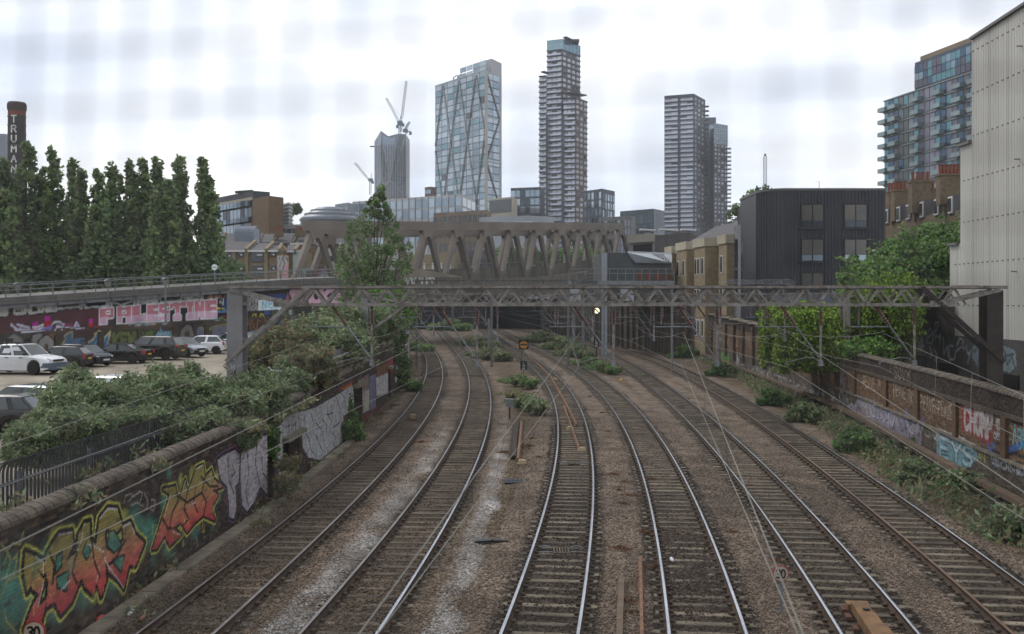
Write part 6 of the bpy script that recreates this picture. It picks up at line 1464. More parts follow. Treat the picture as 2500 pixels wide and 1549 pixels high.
def grate(px, py, w, d, lab, m, rz=0.0, bars=6):
    g = G(px, py, -.14); T = thing('drain_grate', (g.x, g.y, -.16), lab, 'grate')
    MB().box(g.x - w/2, g.x + w/2, g.y - d/2, g.y + d/2, -.2, -.16).build('pit', M_DARK, T)
    for i in range(bars): x = g.x - w/2 + w * (i + .5) / bars; MB().box(x - w / bars * .22, x + w / bars * .22, g.y - d/2, g.y + d/2, -.155, -.12).build('bar', m, T)
    for s_ in (-1, 1): MB().box(g.x - w/2, g.x + w/2, g.y + s_ * d/2 - .03, g.y + s_ * d/2 + .03, -.158, -.125).build('frame', m, T)
    return T, g
for q in ((1370,1344,.46,.55,'near drain grate with bent brackets between the middle rails'), (1401,1131,.46,.6,'farther drain grate between the middle rails')):
    T, g = grate(*q, M_SLEEPER)
    for s_ in (-1, 1):
        for e in (-.24, .24): MB().path([(g.x + s_ * .25, g.y + e, -.12), (g.x + s_ * .4, g.y + e * 1.4, -.10), (g.x + s_ * .6, g.y + e * 1.2, -.12)], .015, 5).build('bracket', M_GALV, T)
grate(1254, 1175, .68, .62, 'blue-grey ribbed steel grating on the ballast left of the middle track', S('blue_grey_grating', (74, 82, 90), (60, 66, 74), scale=5, rough=.6), bars=14)
def looserail(pts, lab, w=.07, h=.13, z=-.08, m=None, top=None):
    b = MB(); g = [G(x, y, z) for x, y in pts]
    for p, q in zip(g[:-1], g[1:]): b.bar(p, q, w, h); b.bar(p - Vector((0, 0, h/2 - .01)), q - Vector((0, 0, h/2 - .01)), w * 1.9, .02)
    b.build('loose_rail', m or M_RUST, None, lab, 'rail')
MR2 = S('light_rust_rail', (122, 92, 68), (96, 68, 50), scale=4, rough=.8)
looserail([(1288,868),(1318,893),(1345,921),(1376,975),(1408,1038)], 'long rusty loose rail curving between the middle rails', m=MR2)
looserail([(1377,992),(1395,1043),(1414,1096)], 'shorter rusty loose rail beside the long one in the middle track', m=MR2)
looserail([(1273,1031),(1269,1075),(1264,1122)], 'light rusty rail lying on the ballast beside the dark sleeper', .1, .14, m=MR2); looserail([(1262,1031),(1257,1075),(1254,1116)], 'dark old timber beside the light rusty rail', .2, .12, m=S('old_timber', (62, 52, 44), (44, 37, 32), scale=5, rough=.95))
looserail([(1563,1366),(1565,1450),(1568,1600)], 'thin brown rail end pointing away near the bottom edge', .07, .14, m=MR2); looserail([(1518,1415),(1514,1500),(1510,1620)], 'dusty rusty rail lying left of the thin rail end', .13, .14, m=S('dusty_rust', (98, 84, 70), (80, 66, 54), scale=3, rough=.9))
for (px, py, lab) in ((1392,1045,'pale concrete block at the end of the long loose rail'), (1421,1097,'pale concrete block at the end of the shorter loose rail'), (1275,1127,'pale concrete block at the end of the rail on the ballast'), (1356,925,'small pale slab inside the middle track'), (1516,927,'small yellow rubbish bag beside the shiny rail')):
    g = G(px, py, -.1); b = MB(); w = .42 if 'pale' in lab else .3; b._add([(g.x - w/2, g.y - .2, -.18), (g.x + w/2, g.y - .17, -.18), (g.x + w*.45, g.y + .22, -.18), (g.x - w*.5, g.y + .2, -.18), (g.x - w*.4, g.y - .14, -.03), (g.x + w*.36, g.y - .1, -.05), (g.x + w*.33, g.y + .16, -.04), (g.x - w*.3, g.y + .15, -.02)], [(0,3,2,1),(4,5,6,7),(0,1,5,4),(1,2,6,5),(2,3,7,6),(3,0,4,7)])
    b.build('concrete_block' if 'pale' in lab else 'rubbish_bag', S('pale_block', (158, 142, 112), (132, 118, 94), scale=5, rough=.9) if 'pale' in lab else S('yellow_bag', (176, 140, 70), rough=.6), None, lab, 'block' if 'pale' in lab else 'bag')
def relay():
    g = G(1244, 1026, -.2); c = P(1244, 985, g.y); T = thing('relay_box', (g.x, g.y, -.2), 'small grey trackside box on a post left of the middle track', 'trackside box')
    MB().tube((g.x, g.y, -.2), (g.x, g.y, c.z - .1), .05, 6).build('post', M_GANTRYD, T); MB().box(g.x - .2, g.x + .2, g.y - .1, g.y + .1, c.z - .22, c.z + .2).build('case', M_GALV, T); MB().box(g.x - .25, g.x + .25, g.y - .15, g.y + .15, c.z + .2, c.z + .25).build('lid', M_GALV, T)
relay()
g = G(1282, 988, -.1); MB().box(g.x - .4, g.x + .4, g.y - .5, g.y + .5, -.16, -.12).build('cover_plate', S('pale_blue_plate', (150, 158, 170), rough=.5), None, 'pale flat cover plate below the signal mound', 'cover plate')
def ochre():
    g = G(1008, 1018, 0); T = thing('track_box', (g.x, g.y, -.1), 'tan box fixed beside the right rail of the leftmost track', 'trackside box'); put(S('tan_paint', (128, 112, 86), rough=.8), T, 'case', (g.x, g.y, .02), (.3, .5, .24), .15); put(M_RUST, T, 'foot', (g.x, g.y, -.13), (.4, .6, .06), .15)
ochre()
g = G(1193, 1325, -.15); b = MB(); b.bar((g.x - .35, g.y + .1, -.14), (g.x + .1, g.y - .05, -.08), .25, .05); b.bar((g.x + .1, g.y - .05, -.08), (g.x + .5, g.y + .12, -.13), .2, .05); b.build('bin_liner', M_BLACK, None, 'crumpled black plastic scrap on the ballast', 'plastic scrap')
for px, py, lab, c in ((1640,1367,'white bottle lying left of the shiny rail',(196,196,204)), (320,1497,'white plastic bottle near the foot of the left wall',(190,190,196)), (245,1510,'red tool dropped near the left wall',(170,40,36)), (348,1510,'brown roll lying near the left wall',(110,80,58))):
    g = G(px, py, -.12); MB().lathe([(.02, -.16), (.045, -.13), (.045, .08), (.02, .12), (.018, .16)], (0, 0, 0), 10, 'y').build('bottle' if 'bottle' in lab else 'litter_item', S(lab.replace(' ', '_')[:20], c, rough=.4), None, lab, 'litter').location = (g.x, g.y, -.11)
    o = bpy.data.objects[-1] if False else None
# black pipes and low wall behind the second wall section
def pipes():
    T = thing('drain_pipes', (-9.2, 47, 2.4), 'row of fat black plastic pipes lying behind the second wall section', 'pipes')
    for (x1, y1, x2, y2, Y, r) in ((735,915,795,880,44,.34),(800,890,830,868,47,.34),(825,865,850,850,51,.42),(872,845,895,832,56,.4)):
        a, b_ = P(x1, y1, Y), P(x2, y2, Y + 3.5); n = 6
        for k in range(n): p, q = a.lerp(b_, k / n), a.lerp(b_, (k + .8) / n); MB().tube(p, q, r, 14).build('pipe_rib', S('black_plastic', (34, 34, 38), (44, 44, 50), scale=3, rough=.6), T)
        MB().tube(a, b_, r * .9, 14).build('pipe', M_BLACK, T)
    MB().path([P(755, 900, 41), P(850, 862, 50)], .05, 6).build('handrail', M_GALV, T)
pipes()
def scoot():
    g = P(672, 905, 40); T = thing('scrap_frame', (g.x, g.y, g.z - .5), 'bent white metal bicycle frame dumped in the bushes', 'bicycle frame'); MB().path([P(655,897,40), P(663,905,40), P(690,907,40)], .03, 6).build('tube', S('white_tube', (190, 196, 200), rough=.4), T); MB().path([P(663,905,40), P(668,918,40), P(684,922,40)], .025, 6).build('fork', M_BLACK, T)
scoot()
# palisade fence
pf = thing('palisade_fence', (-10, 16, 2.0), 'dark steel palisade fence with curved tops behind the left wall', 'fence')
mb = MB(); mb.box(-.035, .035, -.012, .012, 0, 1.12); prev = (0, 1.12)
for a in range(1, 6): t = a / 5 * R(75); x = .28 * (1 - math.cos(t)); z = 1.12 + .28 * math.sin(t); mb.bar((0, -0 - prev[0], prev[1]), (0, -x, z), .07, .02, up=(0, 1, 0)); prev = (x, z)
PALE = mb.mesh('pale', S('fence_steel', (44, 44, 48), (60, 60, 62), scale=3, rough=.7))
MF = S('fence_rail_steel', (92, 98, 104), (72, 77, 83), scale=3, rough=.5, metal=.4); po = wpos(pf)
def fx(Y): return float(np.interp(Y, [14, 22, 33, 46], [-10.15, -9.95, -9.55, -9.35]))
for i, Y in enumerate(np.arange(14, 46, .155)):
    o = link(PALE, 'pale', pf); o.location = (fx(Y) - po.x, Y - po.y, .02 + random.uniform(-.012, .012)); o.rotation_euler = (0, random.uniform(-.012, .012), R(90) + random.uniform(-.03, .03))
for zz in (2.35, 2.92):
    for Y in np.arange(14, 46, 3.1): MB().bar((fx(Y) + .03, Y, zz), (fx(Y + 3.1) + .03, Y + 3.05, zz), .04, .06).build('rail', MF, pf)
for Y in np.arange(14, 46, 3.1): MB().box(fx(Y) - .03, fx(Y) + .06, Y - .03, Y + .03, 2.0, 3.1).build('post', MF, pf)
# razor wire on the gantry
rz_ = MB()
for k in range(26):
    c = P(1905 + (k - 20) * (7.2 if k < 20 else 4.0), 692, 36.3 + (.2 if k % 2 else 0)); r = random.uniform(.13, .19) if k < 16 else random.uniform(.16, .23); n = 14; ph = random.uniform(-.4, .4)
    pts = [Vector((c.x + r * math.cos(2 * math.pi * i / n) + .06 * i / n, c.y + r * .4 * math.sin(2 * math.pi * i / n + ph), c.z + r * .5 * math.sin(2 * math.pi * i / n) + .05)) for i in range(n + 1)]
    rz_.path(pts, .006, 3)
rz_.build('razor_wire', M_GALV, None, 'loose coils of razor wire tangled on top of the nearest gantry', 'razor wire')
# ------------------------------------------------------------------ steel truss bridge
M_BR = S('bridge_steel', (108, 101, 93), (126, 118, 108), scale=.25, rough=.7, metal=.1)
M_BR2 = S('bridge_steel_dark', (88, 82, 76), (102, 96, 88), scale=.6, rough=.75)  # darker steel tone for one set of diagonals, bottom chord and deck
BRG = thing('truss_bridge', (-29.6, 150, 8), 'long brown steel truss railway bridge with V-shaped diagonals crossing the tracks', 'bridge')
def bpos(s, side=0.0):                    # s panel index 0..11 along the bridge
    px = (770 + 140.6 * s) / (1 + .0481 * s); Y = 150 * (1 + .0481 * s); X = Xp(px, Y)
    return Vector((X + side * -1.2, Y + side * 16.7, 0))
def ztop(s): return 18.1 + (24.1 - 18.1) * (bpos(s).y - 150) / 79
def zfoot(s): return float(np.interp(s, [-.6, 3.5, 7.5, 10.5, 11.6], [9.0, 10.3, 12.0, 14.6, 15.6]))
for side in (0, 1):
    A, B = bpos(0, side), bpos(11, side); dv = (B - A).normalized()
    for s in range(11):
        a, b_ = bpos(s, side), bpos(s + 1, side); a.z, b_.z = ztop(s), ztop(s + 1)
        MB().bar(a - dv * .02, b_ - dv * .04, 1.0, 1.5).build('top_chord', M_BR, BRG)
    a, b_ = bpos(-.25, side), bpos(0, side); a.z, b_.z = ztop(-.25), ztop(0); MB().bar(a, b_, .98, 1.48).build('top_chord', M_BR, BRG)
    for s in range(12):
        t = bpos(s, side); t.z = ztop(s) - .3
        for e in (-.5, .5):
            f = bpos(s + e * (.92 if 0 < s + e < 11 else 1.1), side); f.z = zfoot(s + e)
            d = (f - t); t2 = t + dv * (e * .9)
            MB().bar(t2, f, .8, .95, up=tuple(dv), taper=.8).build('diagonal', M_BR if e < 0 else M_BR2, BRG)
        g = [t + dv * x + Vector((0, 0, z)) for x, z in ((-1.7, -.2), (1.7, -.2), (1.15, -1.6), (.75, -2.1), (.35, -1.55), (-.35, -1.55), (-.75, -2.1), (-1.15, -1.6))]
        nrm = Vector((dv.y, -dv.x, 0)); MB().extr([q + nrm * .46 for q in g], -nrm * .92).build('gusset', M_BR, BRG)
        if s < 11:
            f = bpos(s + .5, side); f.z = zfoot(s + .5); g = [f + dv * x + Vector((0, 0, z)) for x, z in ((-.9, 1.8), (-.35, 1.4), (.35, 1.4), (.9, 1.8), (.8, -.8), (-.8, -.8))]
            MB().extr([q + nrm * .47 for q in reversed(g)], -nrm * .94).build('gusset', M_BR2, BRG)
    for s in range(11):
        a, b_ = bpos(s, side), bpos(s + 1, side); a.z, b_.z = zfoot(s) - .9, zfoot(s + 1) - .9; MB().bar(a, b_, .9, 1.6).build('bottom_chord', M_BR2, BRG)
for s in range(12):
    a, b_ = bpos(s, 0), bpos(s, 1); a.z = b_.z = ztop(s); MB().bar(a, b_, .5, .7).build('cross_beam', M_BR, BRG)
M_PAR = S('bridge_parapet', (84, 82, 76), (112, 108, 98), scale=.5, rough=.9, streak=True)
for s in np.arange(-.5, 11.5, .5):
    a, b_ = bpos(s, .85), bpos(s + .5, .85); za, zb_ = zfoot(s), zfoot(s + .5)
    b = MB(); b._add([(a.x, a.y, za - 1.0), (b_.x, b_.y, zb_ - 1.0), (b_.x, b_.y, zb_ + 2.6), (a.x, a.y, za + 2.6), (a.x - .2, a.y + .15, za - 1), (b_.x - .2, b_.y + .15, zb_ - 1), (b_.x - .2, b_.y + .15, zb_ + 2.6), (a.x - .2, a.y + .15, za + 2.6)], [(0,1,2,3),(7,6,5,4),(3,2,6,7),(0,4,5,1),(0,3,7,4),(1,5,6,2)])
    b.build('parapet_panel', M_PAR, BRG)
    a2, b2 = bpos(s, .1), bpos(s + .5, .1); b = MB(); b._add([(a2.x, a2.y, za - 1.2), (b2.x, b2.y, zb_ - 1.2), (b_.x, b_.y, zb_ - 1.2), (a.x, a.y, za - 1.2), (a2.x, a2.y, za - 1.6), (b2.x, b2.y, zb_ - 1.6), (b_.x, b_.y, zb_ - 1.6), (a.x, a.y, za - 1.6)], [(0,1,2,3),(7,6,5,4),(0,4,5,1),(2,6,7,3)]); b.build('deck', M_BR2, BRG)
rl_ = MB(); prev = None
for s in np.arange(-.5, 11.6, .25):
    a = bpos(s, .8); q = a + Vector((0, 0, zfoot(s) + 3.5)); rl_.tube(a + Vector((0, 0, zfoot(s) + 2.4)), q, .05, 4)
    if prev: rl_.tube(prev, q, .05, 4)
    prev = q
rl_.build('handrail', M_GALV, BRG)
# graffiti letters on the bridge girder, approach wall below the bridge
ap = thing('approach_wall', (-22, 150, 0), 'pale concrete abutment wall with silver bubble lettering under the bridge', 'wall')
AW = Wall([(Xp(985, 150), 150), (Xp(1125, 146), 146)], 3, 13, .08); AW.side = 1.0
AW.text('SOAPER', [(960,655),(1060,652),(1060,688),(960,690)], [(1.1, (40, 38, 36)), (.75, (170, 168, 166)), (.1, (60, 58, 56))], gap=.15)
M_ABUT = S('abutment_concrete', (112, 106, 94), (140, 132, 118), scale=.3, rough=.9, streak=True)
a, b_ = AW.line; MB().extr([(*a, 6.9), (*b_, 6.9), (*b_, 10.4), (*a, 12)], (0, 3, 0)).build('abutment', M_ABUT, ap)
AW.sheet('painted_face', .1, AW.L - .1, lambda u: 7.2, lambda u: 10.3, .14, .14, (92, 86, 78), M_RENDER, off=.05, parent=ap)
MB().box(Xp(1040, 160), Xp(1420, 160), 160, 165, Zp(718, 160), Zp(690, 160)).build('girder_bridge', S('soot_concrete', (104, 98, 88), (76, 70, 64), scale=.3, rough=.95), None, 'low grimy concrete bridge beam under the steel truss bridge', 'bridge')
MB().box(Xp(1060, 158), Xp(1330, 158), 158, 159.9, Zp(748, 158), Zp(733, 158)).build('bridge_girder', S('dark_beam', (38, 38, 38), (50, 48, 46), scale=.5, rough=.9), None, 'dark lower beam across the tracks before the tunnel', 'bridge beam')
# perforated cable bridge and walkway
cbg = thing('cable_bridge', (Xp(1010, 104), 104, 8), 'grey perforated girder with diamond holes just above the nearest gantry', 'girder')
Yc = 104; zt_, zb_ = Zp(683, Yc), Zp(698, Yc); xa, xb = Xp(1012, Yc), Xp(1392, Yc)
MB().box(xa, xb, Yc, Yc + .3, zt_ - .08, zt_).build('top_flange', M_GIRD2, cbg); MB().box(xa, xb, Yc, Yc + .3, zb_, zb_ + .08).build('bottom_flange', M_GIRD2, cbg)
n = 32; pw = (xb - xa) / n; zm = (zt_ + zb_) / 2; hh = (zt_ - zb_) / 2 - .08
for i in range(n):
    x = xa + i * pw; b = MB(); h = .5 * pw
    b.extr([(x, Yc + .1, zb_ + .08), (x + h, Yc + .1, zb_ + .08), (x + h * .45, Yc + .1, zm), (x, Yc + .1, zm)], (0, .05, 0)); b.extr([(x + h, Yc + .1, zb_ + .08), (x + pw, Yc + .1, zb_ + .08), (x + pw, Yc + .1, zm), (x + pw - h * .45, Yc + .1, zm)], (0, .05, 0))
    b.extr([(x, Yc + .1, zm), (x + h * .45, Yc + .1, zm), (x + h, Yc + .1, zt_ - .08), (x, Yc + .1, zt_ - .08)], (0, .05, 0)); b.extr([(x + pw - h * .45, Yc + .1, zm), (x + pw, Yc + .1, zm), (x + pw, Yc + .1, zt_ - .08), (x + h, Yc + .1, zt_ - .08)], (0, .05, 0))
    b.build('web_panel', M_GIRD2, cbg)
for px in (1016, 1200, 1388): MB().box(Xp(px, Yc) - .12, Xp(px, Yc) + .12, Yc + .32, Yc + .5, -.3, zt_).build('leg', M_GIRD2, cbg)
wk = thing('signal_walkway', (Xp(1390, 96), 96, 8), 'pale steel walkway with wire-mesh railing right of the perforated girder', 'walkway')
Yw = 96; MB().box(Xp(1388, Yw), Xp(1648, Yw), Yw, Yw + 1.6, Zp(696, Yw), Zp(686, Yw)).build('deck', M_GALV, wk)
letters('ESQ', (Xp(1410, Yw), Yw - .012, Zp(690, Yw)), .28, 1.1, wk, M_BLACK); letters('CREAMYBOB', (Xp(1437, Yw), Yw - .012, Zp(690, Yw)), .28, 1.7, wk, M_BLACK)
for i in range(14): x = Xp(1390 + i * 19.7, Yw); MB().tube((x, Yw + .05, Zp(686, Yw)), (x, Yw + .05, Zp(657, Yw)), .03, 5).build('railing_post', M_GALV, wk)
for py in (657, 668): MB().tube((Xp(1390, Yw), Yw + .05, Zp(py, Yw)), (Xp(1647, Yw), Yw + .05, Zp(py, Yw)), .025, 5).build('rail', M_GALV, wk)
for px in (1476, 1644): MB().box(Xp(px, Yw) - .09, Xp(px, Yw) + .09, Yw + .6, Yw + 1, -.3, Zp(697, Yw)).build('leg', M_GALV, wk)
for px0, px1, p0, p1 in ((1516,1548,704,735),(1393,1418,702,735)): MB().box(Xp(px0, Yw), Xp(px1, Yw), Yw + .1, Yw + .7, Zp(p1, Yw), Zp(p0, Yw)).build('equipment_cabinet', S('pale_cabinet', (150, 154, 164), (132, 134, 142), scale=.6, rough=.6), wk)
# tunnel mouth
tn = thing('tunnel_portal', (Xp(1250, 250), 250, 0), 'dark tunnel mouth under the bridges where the middle tracks disappear', 'tunnel')
MB().box(Xp(1195, 250), Xp(1330, 250), 262, 300, -.3, 7.0).build('dark_interior', M_DARK, tn)
MB().box(Xp(1200, 250), Xp(1322, 250), 250, 262, 5.6, 7.6).build('lintel', S('portal_shade', (40, 40, 42), rough=1.0), tn)
MB().box(Xp(880, 262), Xp(1198, 262), 255, 262, -.3, 9).build('shade_backing', S('portal_shade', (40, 40, 42), rough=1.0), tn)  # added dark wall; its colour stands in for the shade under the bridges
MB().box(Xp(1322, 250), Xp(1360, 250), 250, 262, -.3, 7.6).build('jamb', S('portal_shade', (40, 40, 42), rough=1.0), tn)
cw = thing('colonnade_wall', (Xp(1440, 160), 160, 0), 'long dark arcade wall with closely set piers right of the tunnel', 'wall')
M_ARC = S('arcade_dark', (44, 40, 38), (58, 53, 48), scale=.6, rough=.95)
A_, B_ = Vector((Xp(1325, 235), 235, 0)), Vector((Xp(1520, 150), 150, 0))
MB().bar(A_ + Vector((1.5, .5, 2.9)), B_ + Vector((1.5, .5, 2.9)), .5, 6.4).build('wall_face', M_ARC, cw)
for k in range(22): q = A_.lerp(B_, k / 21); put(S('arcade_pier', (84, 78, 70), (68, 62, 56), scale=.8, rough=.9), cw, 'pier', (q.x, q.y, 2.8), (.55, .8, 6.2), 0)
fw = thing('station_wall', (Xp(1640, 130), 130, 0), 'grimy brick and concrete wall with tall painted bays behind the masts', 'wall')
SW = Wall([(Xp(1520, 148), 148), (Xp(1700, 122), 122)], 0, 8, .08); SW.side = 1.0
for px, c in ((1578, (120, 160, 150)), (1594, (130, 150, 96)), (1608, (170, 186, 200)), (1618, (180, 190, 206)), (1640, (110, 112, 120)), (1655, (104, 100, 100)), (1672, (120, 118, 122)), (1690, (90, 84, 80))): SW.stroke([(px, 745), (px + 2, 772)], .55, c, .9)
SW.sheet('painted_face', .1, SW.L - .1, lambda u: -.3, lambda u: 7.2, .16, .16, lambda U, Z: np.array(s2l((72, 64, 56))) * (1 + .25 * np.sin(U * 2.2)[:, None]), M_WALLP, off=.05, parent=fw)
a, b_ = SW.line; MB().extr([(*a, -.3), (*b_, -.3), (*b_, 7.3), (*a, 7.3)], (1.5, 3, 0)).build('wall_core', M_MORTAR, fw)
for k in range(12): q = a + (b_ - a) * k / 11; put(M_MORTAR, fw, 'pier', (q[0] - .1, q[1] - .3, 3.5), (.45, .45, 7.2))

# ------------------------------------------------------------------ buildings
GL = [S('glass_pale', (158, 170, 178), (142, 156, 166), scale=.06, rough=.12, metal=.7, spec=.6), S('glass_mid', (128, 144, 156), (112, 128, 140), scale=.08, rough=.12, metal=.7, spec=.6), S('glass_dark', (62, 72, 82), (48, 57, 66), scale=.1, rough=.12, metal=.6, spec=.6), S('glass_blue', (110, 142, 152), (92, 124, 136), scale=.1, rough=.12, metal=.7)]
BL = [S('blind_pale', (176, 178, 184), (156, 158, 166), scale=.2, rough=.35, metal=.3), S('blind_grey', (134, 138, 148), (120, 124, 134), scale=.2, rough=.35, metal=.3), S('room_dark', (52, 54, 60), (64, 66, 72), scale=.2, rough=.25, metal=.3)]
M_WIN = S('dark_window', (40, 44, 46), (58, 62, 62), scale=.5, rough=.12, spec=.7, metal=.3)
def corner_box(name, label, cat, xl, xc, xr, pt, pb, Yl, Yc_, Yr, m, group=None, zt=None, zb=None, T=None, part='wall'):
    """block seen on its near corner xc, walls receding to xl and xr; returns ground points and heights"""
    A, Cc, B = [Vector((Xp(x, y), y, 0)) for x, y in ((xl, Yl), (xc, Yc_), (xr, Yr))]; D = A + B - Cc
    zt = Zp(pt, Yc_) if zt is None else zt; zb = Zp(pb, Yc_) if zb is None else zb
    if T is None: T = thing(name, (Cc.x, Cc.y, zb), label, cat, group)
    MB().prism([(q.x, q.y) for q in (Cc, B, D, A)], zb, zt).build(part, m, T)
    return T, A, Cc, B, zb, zt
def grid(T, P0, P1, z0, z1, nb, nf, mats, fw=.8, fh=.6, name='window', off=.06, wts=None, thick=.1, cap=None, skip=None, frame=None, seed=None):
    """panes on the wall P0->P1 (left to right seen from outside), as single pieces"""
    d = (P1 - P0); L = d.length; d = d / L; n = Vector((d.y, -d.x, 0)); bw, bh = L / nb, (z1 - z0) / nf; rz = math.atan2(d.y, d.x); cnt = 0
    for j in range(nf):
        for i in range(nb):
            if skip and skip(i, j): continue
            c = P0 + d * ((i + .5) * bw) + n * off; m = random.choices(mats, wts)[0]
            put(m, T, name, (c.x, c.y, z0 + (j + .5) * bh), (bw * fw, thick, bh * fh), rz); cnt += 1
            if frame: put(frame, T, name + '_sill', (c.x + n.x * .08, c.y + n.y * .08, z0 + (j + .5 - fh / 2) * bh - .06), (bw * fw * 1.1, .25, .12), rz)
    return cnt
def bands(T, P0, P1, z0, z1, nf, m, h=.25, out=.35, name='floor_band', ext=.2):
    d = (P1 - P0); L = d.length; d = d / L; n = Vector((d.y, -d.x, 0)); rz = math.atan2(d.y, d.x)
    for j in range(nf + 1):
        c = P0 + d * (L / 2) + n * (out / 2); put(m, T, name, (c.x, c.y, z0 + (z1 - z0) * j / nf), (L + ext, out, h), rz)
def fins(T, P0, P1, z0, z1, nb, m, w=.25, out=.25, name='mullion', ends=True):
    d = (P1 - P0); L = d.length; d = d / L; n = Vector((d.y, -d.x, 0)); rz = math.atan2(d.y, d.x)
    for i in range(0 if ends else 1, nb + (1 if ends else 0)):
        c = P0 + d * (L * i / nb) + n * (out / 2); put(m, T, name, (c.x, c.y, (z0 + z1) / 2), (w, out, z1 - z0), rz)
# residential stepped tower
M_BRZ = S('bronze_frame', (70, 62, 60), (86, 76, 72), scale=.1, rough=.5, metal=.2); M_SLAB = S('balcony_slab', (58, 58, 64), rough=.6); M_BALG = S('balcony_glass', (176, 182, 194), (158, 164, 176), scale=.1, rough=.2, metal=.4)
M_BRZ2 = S('bronze_brown', (104, 88, 76), (88, 74, 64), scale=.2, rough=.6)
def stepped():
    T = thing('residential_tower', (Xp(1400, 600), 600, 0), 'tallest slim stepped residential tower with balconies on every floor', 'tower')
    zb = 0.0; segs = [(1336,1372,1416,122,None,602,598,614,'shaft',3,4), (1317,1336,1337,186,None,604,602,603,'left_wing',2,0), (1376,1405,1433,240,None,594,592,604,'right_wing',3,3)]
    fh = 3.22
    for xl, xc, xr, pt, _, Yl, Yc_, Yr, nm, nl, nr in segs:
        _T, A, Cc, B, z0, z1 = corner_box('', '', '', xl, xc, xr, pt, 740, Yl, Yc_, Yr, M_BRZ, zb=0, T=T, part=nm)
        nf = int((z1 - 22) / fh); z0 = z1 - nf * fh
        if nm == 'shaft': nfl = 8 if False else nf
        lo = z0; nfw = nf
        if nl: grid(T, A, Cc, lo, z1, nl, nfw, BL, .84, .62, wts=(5, 3, 1), off=.1, name='window'); bands(T, A, Cc, lo, z1, nfw, M_SLAB, .5, 1.3)
        if nr: grid(T, Cc, B, lo, z1, nr, nfw, BL, .6, .55, wts=(5, 2, 2), off=.1, name='window'); bands(T, Cc, B, lo, z1, nfw, M_BRZ2 if nm == 'right_wing' else M_SLAB, .9, .5)
        d = (Cc - A).normalized(); n = Vector((d.y, -d.x, 0)); L = (Cc - A).length
        for j in range(nfw): c = A + d * (L * .5) + n * 1.25; put(M_BALG, T, 'balcony_glass', (c.x, c.y, lo + (j + .22) * fh), (L * .96, .08, 1.0), math.atan2(d.y, d.x))
    _T, A, Cc, B, z0, z1 = corner_box('', '', '', 1336, 1372, 1416, 96, 122, 602, 598, 614, GL[3], T=T, part='glass_crown')
    fins(T, A, Cc, z0, z1, 4, GL[0], .3, .2); fins(T, Cc, B, z0, z1, 5, GL[1], .3, .2); bands(T, A, Cc, z0, z1, 2, GL[0], .25, .2); bands(T, Cc, B, z0, z1, 2, GL[0], .25, .2)
    MB().box(Xp(1375, 600), Xp(1412, 612), 603, 612, z1, z1 + 1.4).build('roof_plant', M_SLAB, T); MB().bar((Xp(1378, 600), 600, z1 + 1.8), (Xp(1408, 612), 606, z1 - .3), 3, .5).build('roof_blade', M_SLAB, T)
    MB().bar((Xp(1384, 592), 588, Zp(230, 592)), (Xp(1424, 602), 600, Zp(236, 602)), 5, .7).build('canopy_blade', M_SLAB, T); MB().bar((Xp(1324, 598), 597, Zp(176, 598)), (Xp(1338, 598), 600, Zp(178, 598)), 3, .6).build('canopy_blade', M_SLAB, T)
    put(M_SLAB, T, 'dark_slot', (Xp(1374, 591.5), 591.5, 60), (1.5, 1, 118)); put(M_SLAB, T, 'dark_slot', (Xp(1335, 599), 599, 60), (1.2, 1.5, 118))
stepped()
